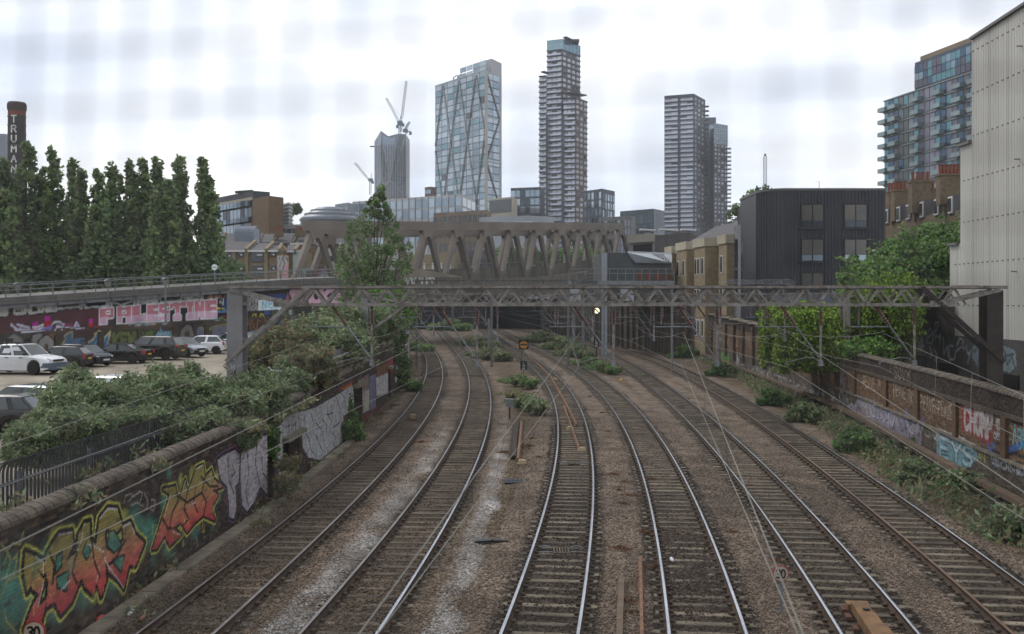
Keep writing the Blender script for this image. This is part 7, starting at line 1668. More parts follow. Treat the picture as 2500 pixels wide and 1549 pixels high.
# glass tower with diagonal bracing
M_MUL = S('pale_mullion', (150, 154, 156), rough=.5, metal=.2); M_BRACE = S('brace_grey', (92, 90, 92), (112, 110, 110), scale=.05, rough=.5); M_CORN = S('corner_column', (158, 152, 142), rough=.6)
def braced():
    T = thing('glass_office_tower', (Xp(1187, 700), 700, 0), 'broad glass office tower with crossed diagonal bracing on its faces', 'tower')
    A, Cc, B = Vector((Xp(1064, 742), 742, 0)), Vector((Xp(1187, 690), 690, 0)), Vector((Xp(1219, 702), 702, 0)); D = A + B - Cc
    zA, zC = Zp(211, 742), Zp(176, 690); zB = zC
    b = MB(); b._add([(Cc.x, Cc.y, 0), (B.x, B.y, 0), (D.x, D.y, 0), (A.x, A.y, 0), (Cc.x, Cc.y, zC), (B.x, B.y, zC), (D.x, D.y, zC), (A.x, A.y, zA)], [(0,3,2,1),(4,5,6),(4,6,7),(0,1,5,4),(1,2,6,5),(2,3,7,6),(3,0,4,7)]); b.build('body', GL[2], T)
    nf = 35; fh = (zC - 12) / nf
    grid(T, A, Cc, 12, zA, 8, int((zA - 12) / fh), [GL[0], GL[1], GL[3], GL[2]], .95, .86, wts=(10, 6, 3, 1), off=.12, name='pane')
    nft = int((zA - 12) / fh); 
    grid(T, A.lerp(Cc, .5), Cc, 12 + nft * fh, 12 + nft * fh + fh * 2, 4, 2, GL[:2], .93, .82, off=.12, name='pane')
    grid(T, Cc, B, 12, zC, 2, nf - 4, GL[:2], .93, .85, wts=(4, 3), off=.12, name='pane')
    fins(T, A, Cc, 12, zA, 8, M_MUL, .35, .4); bands(T, A, Cc, 12, zA, 5, M_MUL, .8, .5); bands(T, Cc, B, 12, zC, 5, M_MUL, .8, .5)
    d = (Cc - A); n = Vector((d.y, -d.x, 0)).normalized(); seg = (zA - 12) / 2.5
    for dr, us in ((1, (-.4, -.08, .25, .58)), (-1, (.39, .72, 1.05, 1.38))):
        for u0 in us:
            sl = .56 * dr; va, vb = 0.0, 1.0
            if dr > 0: va = max(va, -u0 / sl); vb = min(vb, (1 - u0) / sl)
            else: va = max(va, (u0 - 1) / -sl); vb = min(vb, u0 / -sl)
            p, q = A + d * (u0 + sl * va) + n * .7, A + d * (u0 + sl * vb) + n * .7; tp = zA + (zC - zA) * (u0 + sl * vb)
            p.z = 12 + (zA - 12) * va; q.z = min(12 + (zC - 12) * vb, tp)
            MB().bar(p, q, .5, .6 if dr > 0 else .5, up=tuple(d.normalized())).build('diagonal_brace', M_BRACE if dr > 0 else M_MUL, T)
    d2 = B - Cc; n2 = Vector((d2.y, -d2.x, 0)).normalized()
    for k in range(5):
        z0, z1 = 12 + (zC - 12) * k / 5, 12 + (zC - 12) * (k + 1) / 5; a, b_ = (.0, 1.0) if k % 2 else (1.0, .0)
        p, q = Cc + d2 * a + n2 * .6, Cc + d2 * b_ + n2 * .6; p.z, q.z = z0, z1; MB().bar(p, q, .5, .8, up=tuple(d2.normalized())).build('diagonal_brace', M_BRACE, T)
    MB().box(Cc.x - 1, Cc.x + 1, Cc.y - 1, Cc.y + 1, 0, zC + .6).build('corner_column', M_CORN, T)
    a = MB(); a.prism([(Xp(1155, 715), 715), (Xp(1200, 700), 698), (Xp(1224.5, 705), 712), (Xp(1180, 725), 732)], 0, Zp(145, 700)); a.build('core_box', S('pale_core', (150, 150, 152), (140, 140, 143), scale=.05, rough=.6), T)
    a = MB(); a.prism([(Xp(1116, 735), 735), (Xp(1126, 728), 728), (Xp(1156, 728), 736), (Xp(1146, 740), 744)], zA, Zp(180, 728)); a.build('plant_room', S('pale_core2', (140, 146, 150), rough=.5), T)
    MB().path([(Xp(1107, 735), 735, Zp(197, 735)), (Xp(1107, 735), 735, Zp(190, 735)), (Xp(1116, 735), 735, Zp(184, 735))], .4, 5).build('roof_crane', M_GALV, T)
braced()
# tower under construction with cranes
def chisel():
    T = thing('tapered_tower', (Xp(960, 820), 820, 0), 'grey chamfered office tower below the two tall cranes', 'tower'); Y = 820
    def q(px, py, dy=0): return tuple(P(px, py, Y + dy))
    M1, M2 = S('tower_fin_grey', (134, 136, 142), (116, 118, 124), scale=.05, rough=.5), S('tower_glass', (116, 130, 148), (134, 146, 162), scale=.04, rough=.2, metal=.4)
    pts = [(914,346),(930,320),(948,333),(972,327),(991,328),(991,480),(914,480)]
    b = MB(); b.extr([q(*p, (p[0] < 929) * 12) for p in pts], (0, 30, 0)); b.build('body', M1, T)
    b = MB(); b.extr([q(932,328,-2), q(950,338,-2), q(968,333,-2), q(952,440,-2)], (0, 1, 0)); b.build('glass_facet', M2, T); b = MB(); b.extr([q(917,360,3), q(930,330,-2), q(932,440,-2), q(920,460,3)], (0, 1, 0)); b.build('glass_facet', M2, T)
    b = MB(); b.extr([q(955,435,-1.6), q(991,432,-1.6), q(991,446,-1.6), q(960,446,-1.6)], (0, 1, 0)); b.build('open_floor', S('dark_glass_band', (56, 76, 92), rough=.3), T)
    for px in list(range(918, 990, 6)): MB().box(Xp(px, Y) - .25, Xp(px, Y) + .25, Y - 3.5, Y - 2.2, 0, Zp(352 + abs(px - 950) * .2, Y)).build('fin', M_MUL, T)
    for py in range(360, 480, 11): MB().box(Xp(916, Y), Xp(991, Y), Y - 2.9, Y - 2.5, Zp(py, Y) - .2, Zp(py, Y) + .2).build('floor_line', M1, T)
    for a, b_ in (((930,325),(952,440)), ((952,440),(972,330)), ((952,440),(920,478)), ((952,440),(986,476)), ((989,330),(972,400))): MB().bar(q(*a, -4), q(*b_, -4), .6, .8).build('facade_brace', M_MUL, T)
    MB().box(Xp(903, Y), Xp(914, Y), Y, Y + 2, Zp(359, Y), Zp(356.5, Y)).build('cantilever_platform', M_SLAB, T)
chisel()
M_CR = S('crane_paint', (110, 128, 138), (140, 150, 156), scale=.1, rough=.5); M_CRT = S('crane_teal', (84, 110, 124), rough=.5)
def lattice(b, p, q, w, n, r=.16):
    p, q = Vector(p), Vector(q); d = (q - p).normalized(); a = d.cross(Vector((0, 1, 0))).normalized() * w / 2; c = Vector((0, w / 2, 0))
    for s1, s2 in ((1, 1), (1, -1), (-1, 1), (-1, -1)): b.tube(p + a * s1 + c * s2, q + a * s1 + c * s2, r, 4)
    for k in range(n):
        u, v = p.lerp(q, k / n), p.lerp(q, (k + 1) / n); s = 1 if k % 2 else -1; b.tube(u + a * s + c, v - a * s + c, r * .7, 3); b.tube(u + a * s - c, v - a * s - c, r * .7, 3)
def crane(lab, mast_, jib, cab, counter, Y, mw=1.7):
    T = thing('tower_crane', tuple(P(mast_[0], mast_[2], Y)), lab, 'crane', 'luffing tower cranes')
    b = MB(); lattice(b, P(mast_[0], mast_[2], Y), P(mast_[0], mast_[1], Y), mw, int(abs(mast_[2] - mast_[1]) / 5) + 2); b.build('mast', M_CRT, T)
    b = MB(); lattice(b, P(*jib[0], Y), P(*jib[1], Y), 1.5, 18, .15); b.build('jib', M_CR, T)
    c = P(*cab, Y); MB().box(c.x - 2, c.x + 2, c.y - 1.5, c.y + 1.5, c.z - 1.2, c.z + 1.4).build('cab', M_CRT, T)
    e = P(*counter, Y); b = MB(); b.bar(c, e, 1.2, .6); b.box(e.x - 1, e.x + 1, e.y - 1, e.y + 1, e.z - 2.5, e.z); b.build('counter_jib', M_CRT, T)
    b = MB(); b.tube(e + Vector((0, 0, 1)), P(cab[0] + 2, cab[1] - 16, Y), .1, 3); b.tube(P(cab[0] + 2, cab[1] - 16, Y), P(*jib[1], Y), .08, 3); b.tube(c, P(cab[0] + 2, cab[1] - 16, Y), .25, 4); b.build('stay', M_CR, T)
crane('tall crane with its jib pointing steeply left', (976, 300, 480), ((974, 298), (943, 240)), (976, 300), (984, 302), 812)
crane('tall crane with its jib raised nearly upright', (979, 298, 322), ((981, 290), (992, 198)), (978, 303), (970, 306), 830)
crane('small crane with a short jib on the tower roof', (992, 318, 328), ((988, 318), (1000, 298)), (990, 320), (1002, 322), 815, 1.2)
crane('distant crane with its jib rising left behind the slender tree', (904, 440, 476), ((903, 442), (866, 398)), (905, 440), (910, 442), 900, 1.5)
# low glass building behind the bridge
def lowglass():
    T, A, Cc, B, zb, zt = corner_box('glass_office', 'long low glass office building left of the braced tower', 'building', 863, 1128, 1160, 474, 560, 560, 520, 552, S('office_white', (164, 166, 166), rough=.5), zb=0)
    grid(T, A, Cc, zt - 12, zt - 1, 17, 2, GL[:2], .86, .82, name='pane', off=.1); grid(T, Cc, B, zt - 12, zt - 1, 3, 2, GL[1:3], .86, .82, name='pane', off=.1); fins(T, A, Cc, 10, zt, 17, M_MUL, .35, .6)
    grid(T, A, Cc, zt - 25, zt - 13, 17, 3, GL[:2], .86, .78, name='pane', off=.1)
lowglass()
def simple(name, lab, xl, xc, xr, pt, Yl, Yc_, Yr, m, wl=None, wr=None, zlow=20, mats=None, fin=None, fw=.8, fh=.6, cat='building'):
    T, A, Cc, B, zb, zt = corner_box(name, lab, cat, xl, xc, xr, pt, 740, Yl, Yc_, Yr, m, zb=0)
    mats = mats or [M_WIN]
    if wl: grid(T, A, Cc, zt - wl[2], zt - wl[3], wl[0], wl[1], mats, fw, fh)
    if wr: grid(T, Cc, B, zt - wr[2], zt - wr[3], wr[0], wr[1], mats, fw, fh)
    if fin: fins(T, A, Cc, 0, zt, fin[0], fin[1], *fin[2:])
    return T, A, Cc, B, zt
DKF = S('dark_office_frame', (46, 50, 58), (58, 62, 70), scale=.1, rough=.5)
simple('dark_office', 'dark framed office block immediately left of the stepped tower', 1247, 1318, 1330, 457, 505, 500, 505, DKF, (6, 8, 34, 1), mats=[GL[0], GL[1], GL[2]], fw=.86, fh=.8)
simple('dark_office', 'dark framed office block immediately right of the stepped tower', 1425, 1470, 1501, 461, 520, 508, 520, DKF, (5, 8, 36, 1), (5, 8, 36, 2), mats=[GL[0], GL[1], GL[2]], fw=.6, fh=.8)
simple('beige_block', 'pale beige block with a dark top storey right of the braced tower', 1195, 1249, 1263, 481, 480, 470, 480, S('beige_panel', (160, 154, 138), (146, 140, 126), scale=.2, rough=.8), (6, 1, 7.5, .5), mats=[S('dark_louvre', (84, 88, 90), rough=.6)], fw=1.0, fh=.9)
simple('stone_office', 'brown stone office with square dark windows behind the steel bridge', 1058, 1190, 1200, 513, 425, 410, 420, S('brown_stone', (120, 104, 84), (104, 90, 74), scale=.3, rough=.85), (11, 6, 34, .8), mats=[M_WIN], fw=.62, fh=.66)
simple('low_store', 'pale flat-roofed block in the gap above the bridge chord', 1170, 1300, 1352, 527, 400, 392, 398, S('pale_clad', (150, 154, 160), (136, 140, 146), scale=.2, rough=.6), (12, 1, 5, 1.2), mats=[GL[0]], fw=.9, fh=.5)
simple('red_brick_block', 'small red brick block peeping over the glass office roof', 1037, 1052, 1066, 456, 600, 596, 600, S('red_brick_far', (96, 66, 60), (80, 58, 54), scale=.3, rough=.85), (3, 1, 5, 1), mats=[GL[1]])
simple('dark_glass_block', 'low dark green glass office left of the dark twin towers', 1514, 1596, 1622, 510, 420, 408, 418, S('green_black_glass', (62, 76, 82), (50, 62, 68), scale=.08, rough=.2, metal=.5), (10, 6, 26, 2), (4, 5, 24, 2), mats=[GL[2], S('green_glass', (74, 90, 98), rough=.15, metal=.6), GL[2]], fw=.92, fh=.84)
simple('balcony_flats', 'grey flats with white balconies right of the bridge end', 1467, 1540, 1552, 527, 330, 322, 330, S('grey_flat_frame', (108, 108, 108), (92, 92, 92), scale=.2, rough=.7), (9, 8, 24, .8), mats=[M_WIN, GL[1], BL[1]], fw=.6, fh=.7)
# dark twin towers
M_TW = S('tower_charcoal', (56, 59, 67), (68, 70, 76), scale=.06, rough=.6)
def twin():
    T, A, Cc, B, zb, zt = corner_box('charcoal_tower', 'dark charcoal residential tower with two stacks of pale balconies', 'tower', 1622, 1694, 1722, 229, 740, 652, 645, 665, M_TW, zb=0)
    m1, m2 = A.lerp(Cc, .02), A.lerp(Cc, .46); m3, m4 = A.lerp(Cc, .56), A.lerp(Cc, .98); nf = 29; z0 = zt - 1.5 - nf * 3.02 
    for a, b_ in ((m1, m2), (m3, m4)):
        grid(T, a, b_, z0, zt - 1.5, 2, nf, [BL[1], BL[0], BL[2]], .97, .62, wts=(5, 2, 1), off=.05); bands(T, a, b_, z0, zt - 1.5, nf, M_TW, .55, .8)
        d = (b_ - a); L = d.length; d /= L; n = Vector((d.y, -d.x, 0))
        for j in range(nf): c = a + d * L / 2 + n * .85; put(M_BALG, T, 'balcony_rail', (c.x, c.y, z0 + (j + .26) * 3.02), (L, .06, .95), math.atan2(d.y, d.x))
    grid(T, Cc, B.lerp(Cc, .1), z0, zt - 1.5, 3, nf, BL, .42, .5, wts=(3, 3, 3), off=.05); 
    d = (B - Cc).normalized(); n = Vector((d.y, -d.x, 0))
    for j in range(nf): put(M_SLAB, T, 'balcony', (B.x + n.x, B.y + n.y, z0 + j * 3.02), (2.2, 2.4, .9), math.atan2(d.y, d.x))
    b = MB(); b.extr([(B.x - .5, B.y, z0), (B.x + 7, B.y + 4, z0), (B.x - .3, B.y, zt - 18)], (0, 8, 0)); b.build('flared_flank', M_TW, T)
    T, A, Cc, B, zb, zt = corner_box('charcoal_tower', 'lower charcoal tower with staggered balconies and glazed top', 'tower', 1732, 1743, 1776, 350, 740, 668, 660, 668, M_TW, zb=0)
    nf = 23; z0 = zt - nf * 2.75; grid(T, Cc, B, z0, zt, 4, nf, BL, .5, .5, wts=(4, 3, 3), off=.05)
    for j in range(nf):
        put(M_SLAB, T, 'balcony', (Xp(1779, 668), 668, z0 + j * 2.75), (3.0, 2.4, .35)); put(M_BALG, T, 'balcony_rail', (Xp(1779.5, 667), 667, z0 + j * 2.75 + .5), (2.8, 2.0, .6))
    z1 = Zp(302, 660); MB().prism([(q.x, q.y) for q in (Cc, B, B + A - Cc, A)], zt, z1).build('glass_top', GL[1], T); fins(T, Cc, B, zt, z1, 6, M_MUL, .3, .2); bands(T, Cc, B, zt, z1, 4, M_MUL, .4, .3)
    z2 = Zp(287, 690); MB().box(Xp(1722, 690), Xp(1748, 690), 690, 700, 0, z2).build('rear_block', S('rear_tower_grey', (84, 90, 100), rough=.5), T)
twin()
# blocks between bridge and yellow houses
MSH = S('shed_grey', (72, 76, 76), (60, 63, 64), scale=.3, rough=.7)
def shed():
    Y = 128; T = thing('grey_shed', (Xp(1500, Y), Y, 0), 'dark grey shed with a sloping ribbed glass roof behind the walkway', 'shed')
    MB().extr([P(1470, 735, Y), P(1640, 735, Y), P(1640, 644, Y), P(1552, 643, Y), P(1530, 618, Y), P(1470, 617, Y)], (0, 14, 0)).build('wall', MSH, T)
    MB().extr([P(1532, 617, Y - .3), P(1553, 642, Y - .3), P(1641, 643, Y - .3), P(1641, 621, Y + 5)], (0, .3, .2)).build('glass_roof', S('roof_glass', (108, 114, 120), (92, 98, 104), scale=.3, rough=.2, metal=.4), T)
    for k in range(17):
        x = 1533 + k * 6.4; MB().bar(P(x, 617.5 + k * .2, Y + (.2 if k < 1 else 2.5)), P(x + 21 * (1 if k < 14 else 0), 642.5, Y - .45), .12, .16).build('roof_rib', M_GALV, T)
    for x0, x1 in ((1558,1565),(1578,1586),(1599,1614),(1624,1634)): MB().box(Xp(x0, Y), Xp(x1, Y), Y - .12, Y - .01, Zp(685, Y), Zp(668, Y)).build('red_panel', S('red_oxide_panel', (118, 58, 42), (96, 50, 38), scale=1, rough=.8), T)
    MB().box(Xp(1469, Y), Xp(1482, Y), Y - .3, Y - .01, -.3, Zp(618, Y)).build('end_panel', S('pale_end', (134, 138, 142), rough=.6), T)
shed()
def concr():
    T, A, Cc, B, zb, zt = corner_box('concrete_hall', 'concrete station building with a deep open bay', 'building', 1536, 1598, 1600, 572, 740, 236, 230, 236, S('hall_concrete', (118, 114, 104), (134, 130, 120), scale=.2, rough=.9), zb=0)
    d = (Cc - A).normalized(); n = Vector((d.y, -d.x, 0)); put(M_DARK, T, 'open_bay', tuple(A.lerp(Cc, .55) + n * .1 + Vector((0, 0, zt - 3.9))), ((Cc - A).length * .72, .3, 3.4), math.atan2(d.y, d.x)); put(S('hall_slab', (140, 136, 126), rough=.9), T, 'parapet', tuple(A.lerp(Cc, .5) + n * .3 + Vector((0, 0, zt - .8))), ((Cc - A).length * 1.02, .5, 1.9), math.atan2(d.y, d.x))
    for x0, x1 in ((1562,1600),(1610,1655),(1662,1698)):
        MB().bar((Xp(x0, 235), 235, Zp(561, 235)), (Xp(x1, 235), 235, Zp(563, 235)), 2, .35).build('roof_light', S('white_roof', (190, 192, 194), rough=.5), T); MB().bar((Xp((x0 + x1) / 2, 235), 235, Zp(573, 235)), (Xp((x0 + x1) / 2, 235), 235, Zp(563, 235)), 1.5, .3).build('roof_light_stem', M_GALV, T)
    T, A, Cc, B, zb, zt = corner_box('brick_substation', 'windowless dark brick block beside the concrete station building', 'building', 1599, 1684, 1736, 568, 740, 214, 205, 240, S('slate_brick', (66, 62, 62), (80, 75, 73), scale=.8, rough=.9, brick=.5), zb=0)
    put(S('rust_panel', (150, 82, 60), rough=.8), T, 'orange_panel', tuple(Cc.lerp(B, .25) + Vector((0, -.6, zt - 4))), (3.2, .4, 2.8), math.atan2((B - Cc).y, (B - Cc).x))
concr()
# yellow brick flats with bays
M_YB = S('yellow_brick', (138, 124, 98), (120, 106, 84), scale=1.5, rough=.9, brick=.7, bump=.2); M_YB2 = S('yellow_brick_dark', (112, 96, 72), (98, 84, 64), scale=1.5, rough=.9, brick=.7); M_STN = S('cream_parapet', (162, 154, 134), (146, 138, 120), scale=.8, rough=.85)
M_WFR = S('white_window_frame', (190, 190, 186), rough=.6); M_SLT = S('slate_roof', (76, 74, 76), (92, 90, 90), scale=1.2, rough=.8, bump=.3)
def yflats():
    T = thing('yellow_brick_flats', (Xp(1700, 120), 120, 0), 'yellow brick flats with projecting bays and a cream parapet', 'building')
    A, B = Vector((Xp(1634, 138), 138, 0)), Vector((Xp(1795, 112), 112, 0)); d = (B - A).normalized(); n = Vector((d.y, -d.x, 0)); L = (B - A).length; zt = 13.7
    MB().prism([(A.x, A.y), (B.x, B.y), (B.x - n.x * 9, B.y - n.y * 9), (A.x - n.x * 9, A.y - n.y * 9)], 0, zt).build('wall', M_YB, T)
    def zat(t): return Zp(612 + (1-t) * -2 - 6 * t * 0, 120)
    for t0, t1, dep in ((.0, .12, .5), (.34, .5, 1.6), (.62, .78, 1.6), (.9, 1.0, 1.0)):
        p, q = A + d * L * t0, A + d * L * t1; MB().prism([(p.x + n.x * dep, p.y + n.y * dep), (q.x + n.x * dep, q.y + n.y * dep), (q.x - n.x * .1, q.y - n.y * .1), (p.x - n.x * .1, p.y - n.y * .1)], 0, zt + .3).build('bay', M_YB, T)
        c = (p + q) / 2 + n * (dep / 2); put(M_STN, T, 'parapet', (c.x, c.y, zt + .0), ((q - p).length + .3, dep + .3, 1.0), math.atan2(d.y, d.x))
    c = A + d * L / 2; put(M_STN, T, 'parapet', (c.x, c.y, zt - .1), (L, .3, .9), math.atan2(d.y, d.x))
    for t, dep in ((.04, .5), (.09, .5), (.16, 0), (.2, 0), (.24, 0), (.29, 0), (.37, 1.6), (.46, 1.6), (.53, 0), (.56, 0), (.59, 0), (.65, 1.6), (.69, 1.6), (.75, 1.6), (.81, 0), (.85, 0), (.94, 1.0)):
        for z in (10.9, 7.2, 3.5):
            c = A + d * L * t + n * (dep + .03); put(M_WFR, T, 'window_frame', (c.x, c.y, z), (.72, .08, 2.0), math.atan2(d.y, d.x)); put(M_WIN, T, 'window', (c.x + n.x * .05, c.y + n.y * .05, z), (.5, .06, 1.8), math.atan2(d.y, d.x))
    b = MB(); P0, P1 = A - n * .6, B - n * .6; b._add([(P0.x, P0.y, zt), (P1.x, P1.y, zt), (P1.x - n.x * 5, P1.y - n.y * 5, zt + 3.2), (P0.x - n.x * 5 + d.x * 3, P0.y - n.y * 5 + d.y * 3, zt + 3.2), (P1.x - n.x * 9, P1.y - n.y * 9, zt), (P0.x - n.x * 9, P0.y - n.y * 9, zt)], [(0,1,2,3),(3,2,4,5),(0,3,5),(1,4,2)]); b.build('roof', M_SLT, T)
    for t in (.3, .58): c = A + d * L * t + n * .2; MB().tube((c.x, c.y, 0), (c.x, c.y, zt), .08, 6).build('drainpipe', M_BLACK, T)
yflats()
M_GB = S('grey_brick', (104, 104, 105), (118, 118, 119), scale=1.2, rough=.85, brick=.5)
def greyb():
    T = thing('grey_brick_block', (Xp(1850, 104), 104, 0), 'grey painted brick block attached left of the black metal building', 'building')
    A, B = Vector((Xp(1791, 112), 112, 0)), Vector((Xp(1866, 103), 103, 0)); d = (B - A).normalized(); n = Vector((d.y, -d.x, 0)); L = (B - A).length; z0, z1 = Zp(552, 112), Zp(538, 103)
    b = MB(); b.extr([(A.x, A.y, 0), (B.x, B.y, 0), (B.x, B.y, z1), (A.x, A.y, z0)], tuple(-n * 8)); b.build('wall', M_GB, T)
    for t in (.1, .34, .57, .81):
        for z in (Zp(618, 108), Zp(695, 108)):
            c = A + d * L * t + n * .03; hh = 2.6 if t > .2 else 3.0; put(M_BLACK, T, 'window_frame', (c.x, c.y, z + .2), (.85, .08, hh), math.atan2(d.y, d.x)); put(M_WIN, T, 'window', (c.x + n.x * .05, c.y + n.y * .05, z + .2), (.65, .06, hh - .2), math.atan2(d.y, d.x))
            put(M_SLAB, T, 'sill', (c.x + n.x * .1, c.y + n.y * .1, z - hh / 2 + .1), (1.0, .2, .1), math.atan2(d.y, d.x))
    MB().box(Xp(1832, 108), Xp(1866, 108), 108, 114, z0, Zp(498, 108)).build('penthouse', M_BLACK, T); MB().box(Xp(1836, 107), Xp(1864, 107), 106.6, 107, Zp(538, 107), Zp(518, 107)).build('terrace_glass', BL[0], T)
greyb()
# black corrugated-metal building with a rounded corner
M_BM = S('black_cladding', (62, 61, 62), (50, 50, 52), c3=s2l((54, 56, 62)), scale=.5, rough=.45, metal=.4); M_BM2 = S('black_seam', (56, 57, 64), rough=.4, metal=.4)
def blackb():
    Y = 100; T = thing('black_metal_building', (Xp(2000, Y), Y, 0), 'black standing-seam metal building with a rounded corner and square windows', 'building')
    zt = Zp(466, Y); xl, xr = Xp(1863, Y), Xp(2162, Y); r = 2.6; poly = [(xl + r - r * math.sin(a), Y + r - r * math.cos(a)) for a in np.linspace(math.pi / 2, 0, 9)]
    poly = poly + [(xr, Y)] + [(xr, Y + 10), (xl, Y + 10)]; MB().prism(poly, 0, zt).build('wall', M_BM, T)
    MB().prism([(x + (-.08 if x < (xl + xr) / 2 else .08), y - .08 if y < Y + 5 else y) for x, y in poly], zt, zt + .25).build('roof_edge', S('roof_edge_grey', (86, 86, 86), rough=.6), T)
    seams = list(np.arange(xl + r + .2, xr - .1, .34))
    for x in seams: put(M_BM2, T, 'seam', (x, Y - .03, zt / 2), (.035, .06, zt))
    for a in np.linspace(math.pi / 2, .05, 12): put(M_BM2, T, 'seam', (xl + r - (r + .03) * math.sin(a), Y + r - (r + .03) * math.cos(a), zt / 2), (.05, .05, zt))
    for x0, x1 in ((1956, 2009), (2061, 2115)):
        for p0, p1 in ((500, 556), (585, 638), (667, 725)):
            a, b_ = P(x0, p1, Y), P(x1, p0, Y); cx, cz = (a.x + b_.x) / 2, (a.z + b_.z) / 2; w, h = b_.x - a.x, b_.z - a.z
            put(M_BLACK, T, 'window_frame', (cx, Y - .05, cz), (w + .2, .14, h + .2)); 
            for i in (0, 1):
                put(S('window_reflection_tint', (78, 80, 82), (96, 92, 86), scale=.8, rough=.15, metal=.4), T, 'window', (cx - w / 4 + i * w / 2, Y - .13, cz + h * .14), (w / 2 - .1, .05, h * .68)); put(GL[1] if p0 == 585 else GL[2], T, 'window', (cx - w / 4 + i * w / 2, Y - .13, cz - h * .35), (w / 2 - .1, .05, h * .27))  # reflected brick is painted into the colour of the upper panes
            put(M_BM2, T, 'sill', (cx, Y - .14, a.z - .12), (w + .5, .2, .14))
    if 0: q = P(1984, 545, Y - .2); MB().lathe([(.0, .0), (.5, .05), (.35, .5), (.12, 1.1), (.05, 1.5)], (q.x, Y - .13, q.z - .3), 7).build('hanging_cloth', S('cloth_olive', (108, 112, 84), (150, 146, 120), scale=3, rough=.9), T)
    MB().tube((Xp(2000, 103), 103, zt), (Xp(2000, 103), 103, Zp(445, 103)), .03, 5).build('aerial_pole', M_GALV, T); MB().bar((Xp(1990, 103), 103, Zp(445, 103)), (Xp(2002, 103), 103, Zp(443, 103)), .03).build('aerial', M_GALV, T)
blackb()
# chimney terrace
M_TB = S('stock_brick', (112, 98, 78), (90, 80, 66), c3=s2l((103, 90, 72)), scale=2.2, rough=.9, brick=.8, bump=.3); M_POT = S('terracotta_pot', (124, 70, 52), (104, 60, 46), scale=3, rough=.8)
def terrace():
    T = thing('chimney_terrace', (Xp(2260, 104), 104, 0), 'old brown brick terrace with slate mansard roof and tall chimney stacks', 'terrace')
    A, B = Vector((Xp(2140, 128), 128, 0)), Vector((Xp(2350, 100), 100, 0)); d = (B - A).normalized(); n = Vector((d.y, -d.x, 0)); L = (B - A).length; ze, zr_ = 15.0, 18.6
    def zline(t, p0, p1): Y = 128 + (100 - 128) * t; return Zp(p0 + (p1 - p0) * t, Y)
    b = MB(); b.extr([(A.x, A.y, 0), (B.x, B.y, 0), (B.x, B.y, zline(1, 0, 512)), (A.x, A.y, zline(0, 548, 0))], tuple(-n * 7)); b.build('wall', M_TB, T)
    b = MB(); q = [A + n * -.4, B + n * -.4, B - n * 2.2, A - n * 2.2]; zz = [zline(0, 548, 0), zline(1, 0, 512), zline(1, 0, 468), zline(0, 512, 0)]
    b._add([(v.x, v.y, z) for v, z in zip(q, zz)] + [((B - n * 6).x, (B - n * 6).y, zz[2]), ((A - n * 6).x, (A - n * 6).y, zz[3])], [(0,1,2,3),(3,2,4,5)]); b.build('mansard_roof', M_SLT, T)
    for i, t in enumerate((.16, .32, .44, .6, .76, .9)):
        c = A + d * L * t - n * .7; z = zline(t, 535, 497); put(M_SLT, T, 'dormer', (c.x, c.y, z), (1.5, 1.6, 2.0), math.atan2(d.y, d.x)); put(M_WFR, T, 'dormer_window', (c.x + n.x * .85, c.y + n.y * .85, z), (1.1, .12, 1.7), math.atan2(d.y, d.x)); put(M_WIN, T, 'pane', (c.x + n.x * .93, c.y + n.y * .93, z), (.8, .06, 1.35), math.atan2(d.y, d.x))
    for t in (.24, .52, .84): c = A + d * L * t - n * 1.2; put(M_TB, T, 'party_wall', (c.x, c.y, zline(t, 528, 490)), (.5, 3.0, 3.0), math.atan2(d.y, d.x))
    for i, (x0, x1, pt, pb, Y, npots) in enumerate(((2170, 2205, 470, 560, 127, 4), (2184, 2228, 467, 540, 120, 5), (2227, 2275, 445, 520, 112, 4), (2276, 2300, 464, 510, 112, 2), (2296, 2350, 429, 500, 104, 6))):
        MB().box(Xp(x0, Y), Xp(x1, Y), Y, Y + 1.1, Zp(pb, Y), Zp(pt, Y)).build('chimney_stack', M_TB, T); MB().box(Xp(x0, Y) - .1, Xp(x1, Y) + .1, Y - .1, Y + 1.2, Zp(pt, Y), Zp(pt, Y) + .2).build('stack_cap', M_TB, T)
        for k in range(npots): x = Xp(x0 + (x1 - x0) * (k + .5) / npots, Y); MB().lathe([(.19, 0), (.17, .9), (.21, .95), (.21, 1.02)], (x, Y + .5, Zp(pt, Y) + .2), 8).build('chimney_pot', M_POT, T)
    for t, z in ((.08, 8.6), (.3, 8.2), (.42, 8.4), (.66, 8.2), (.66, 11.6)): c = A + d * L * t + n * .02; put(M_WIN, T, 'window', (c.x, c.y, z + 1), (.85, .08, 1.7), math.atan2(d.y, d.x))
    for t in (.2, .36, .72): c = A + d * L * t + n * .12; MB().tube((c.x, c.y, 2), (c.x, c.y, 13.0), .07, 6).build('drainpipe', M_BLACK, T)
terrace()
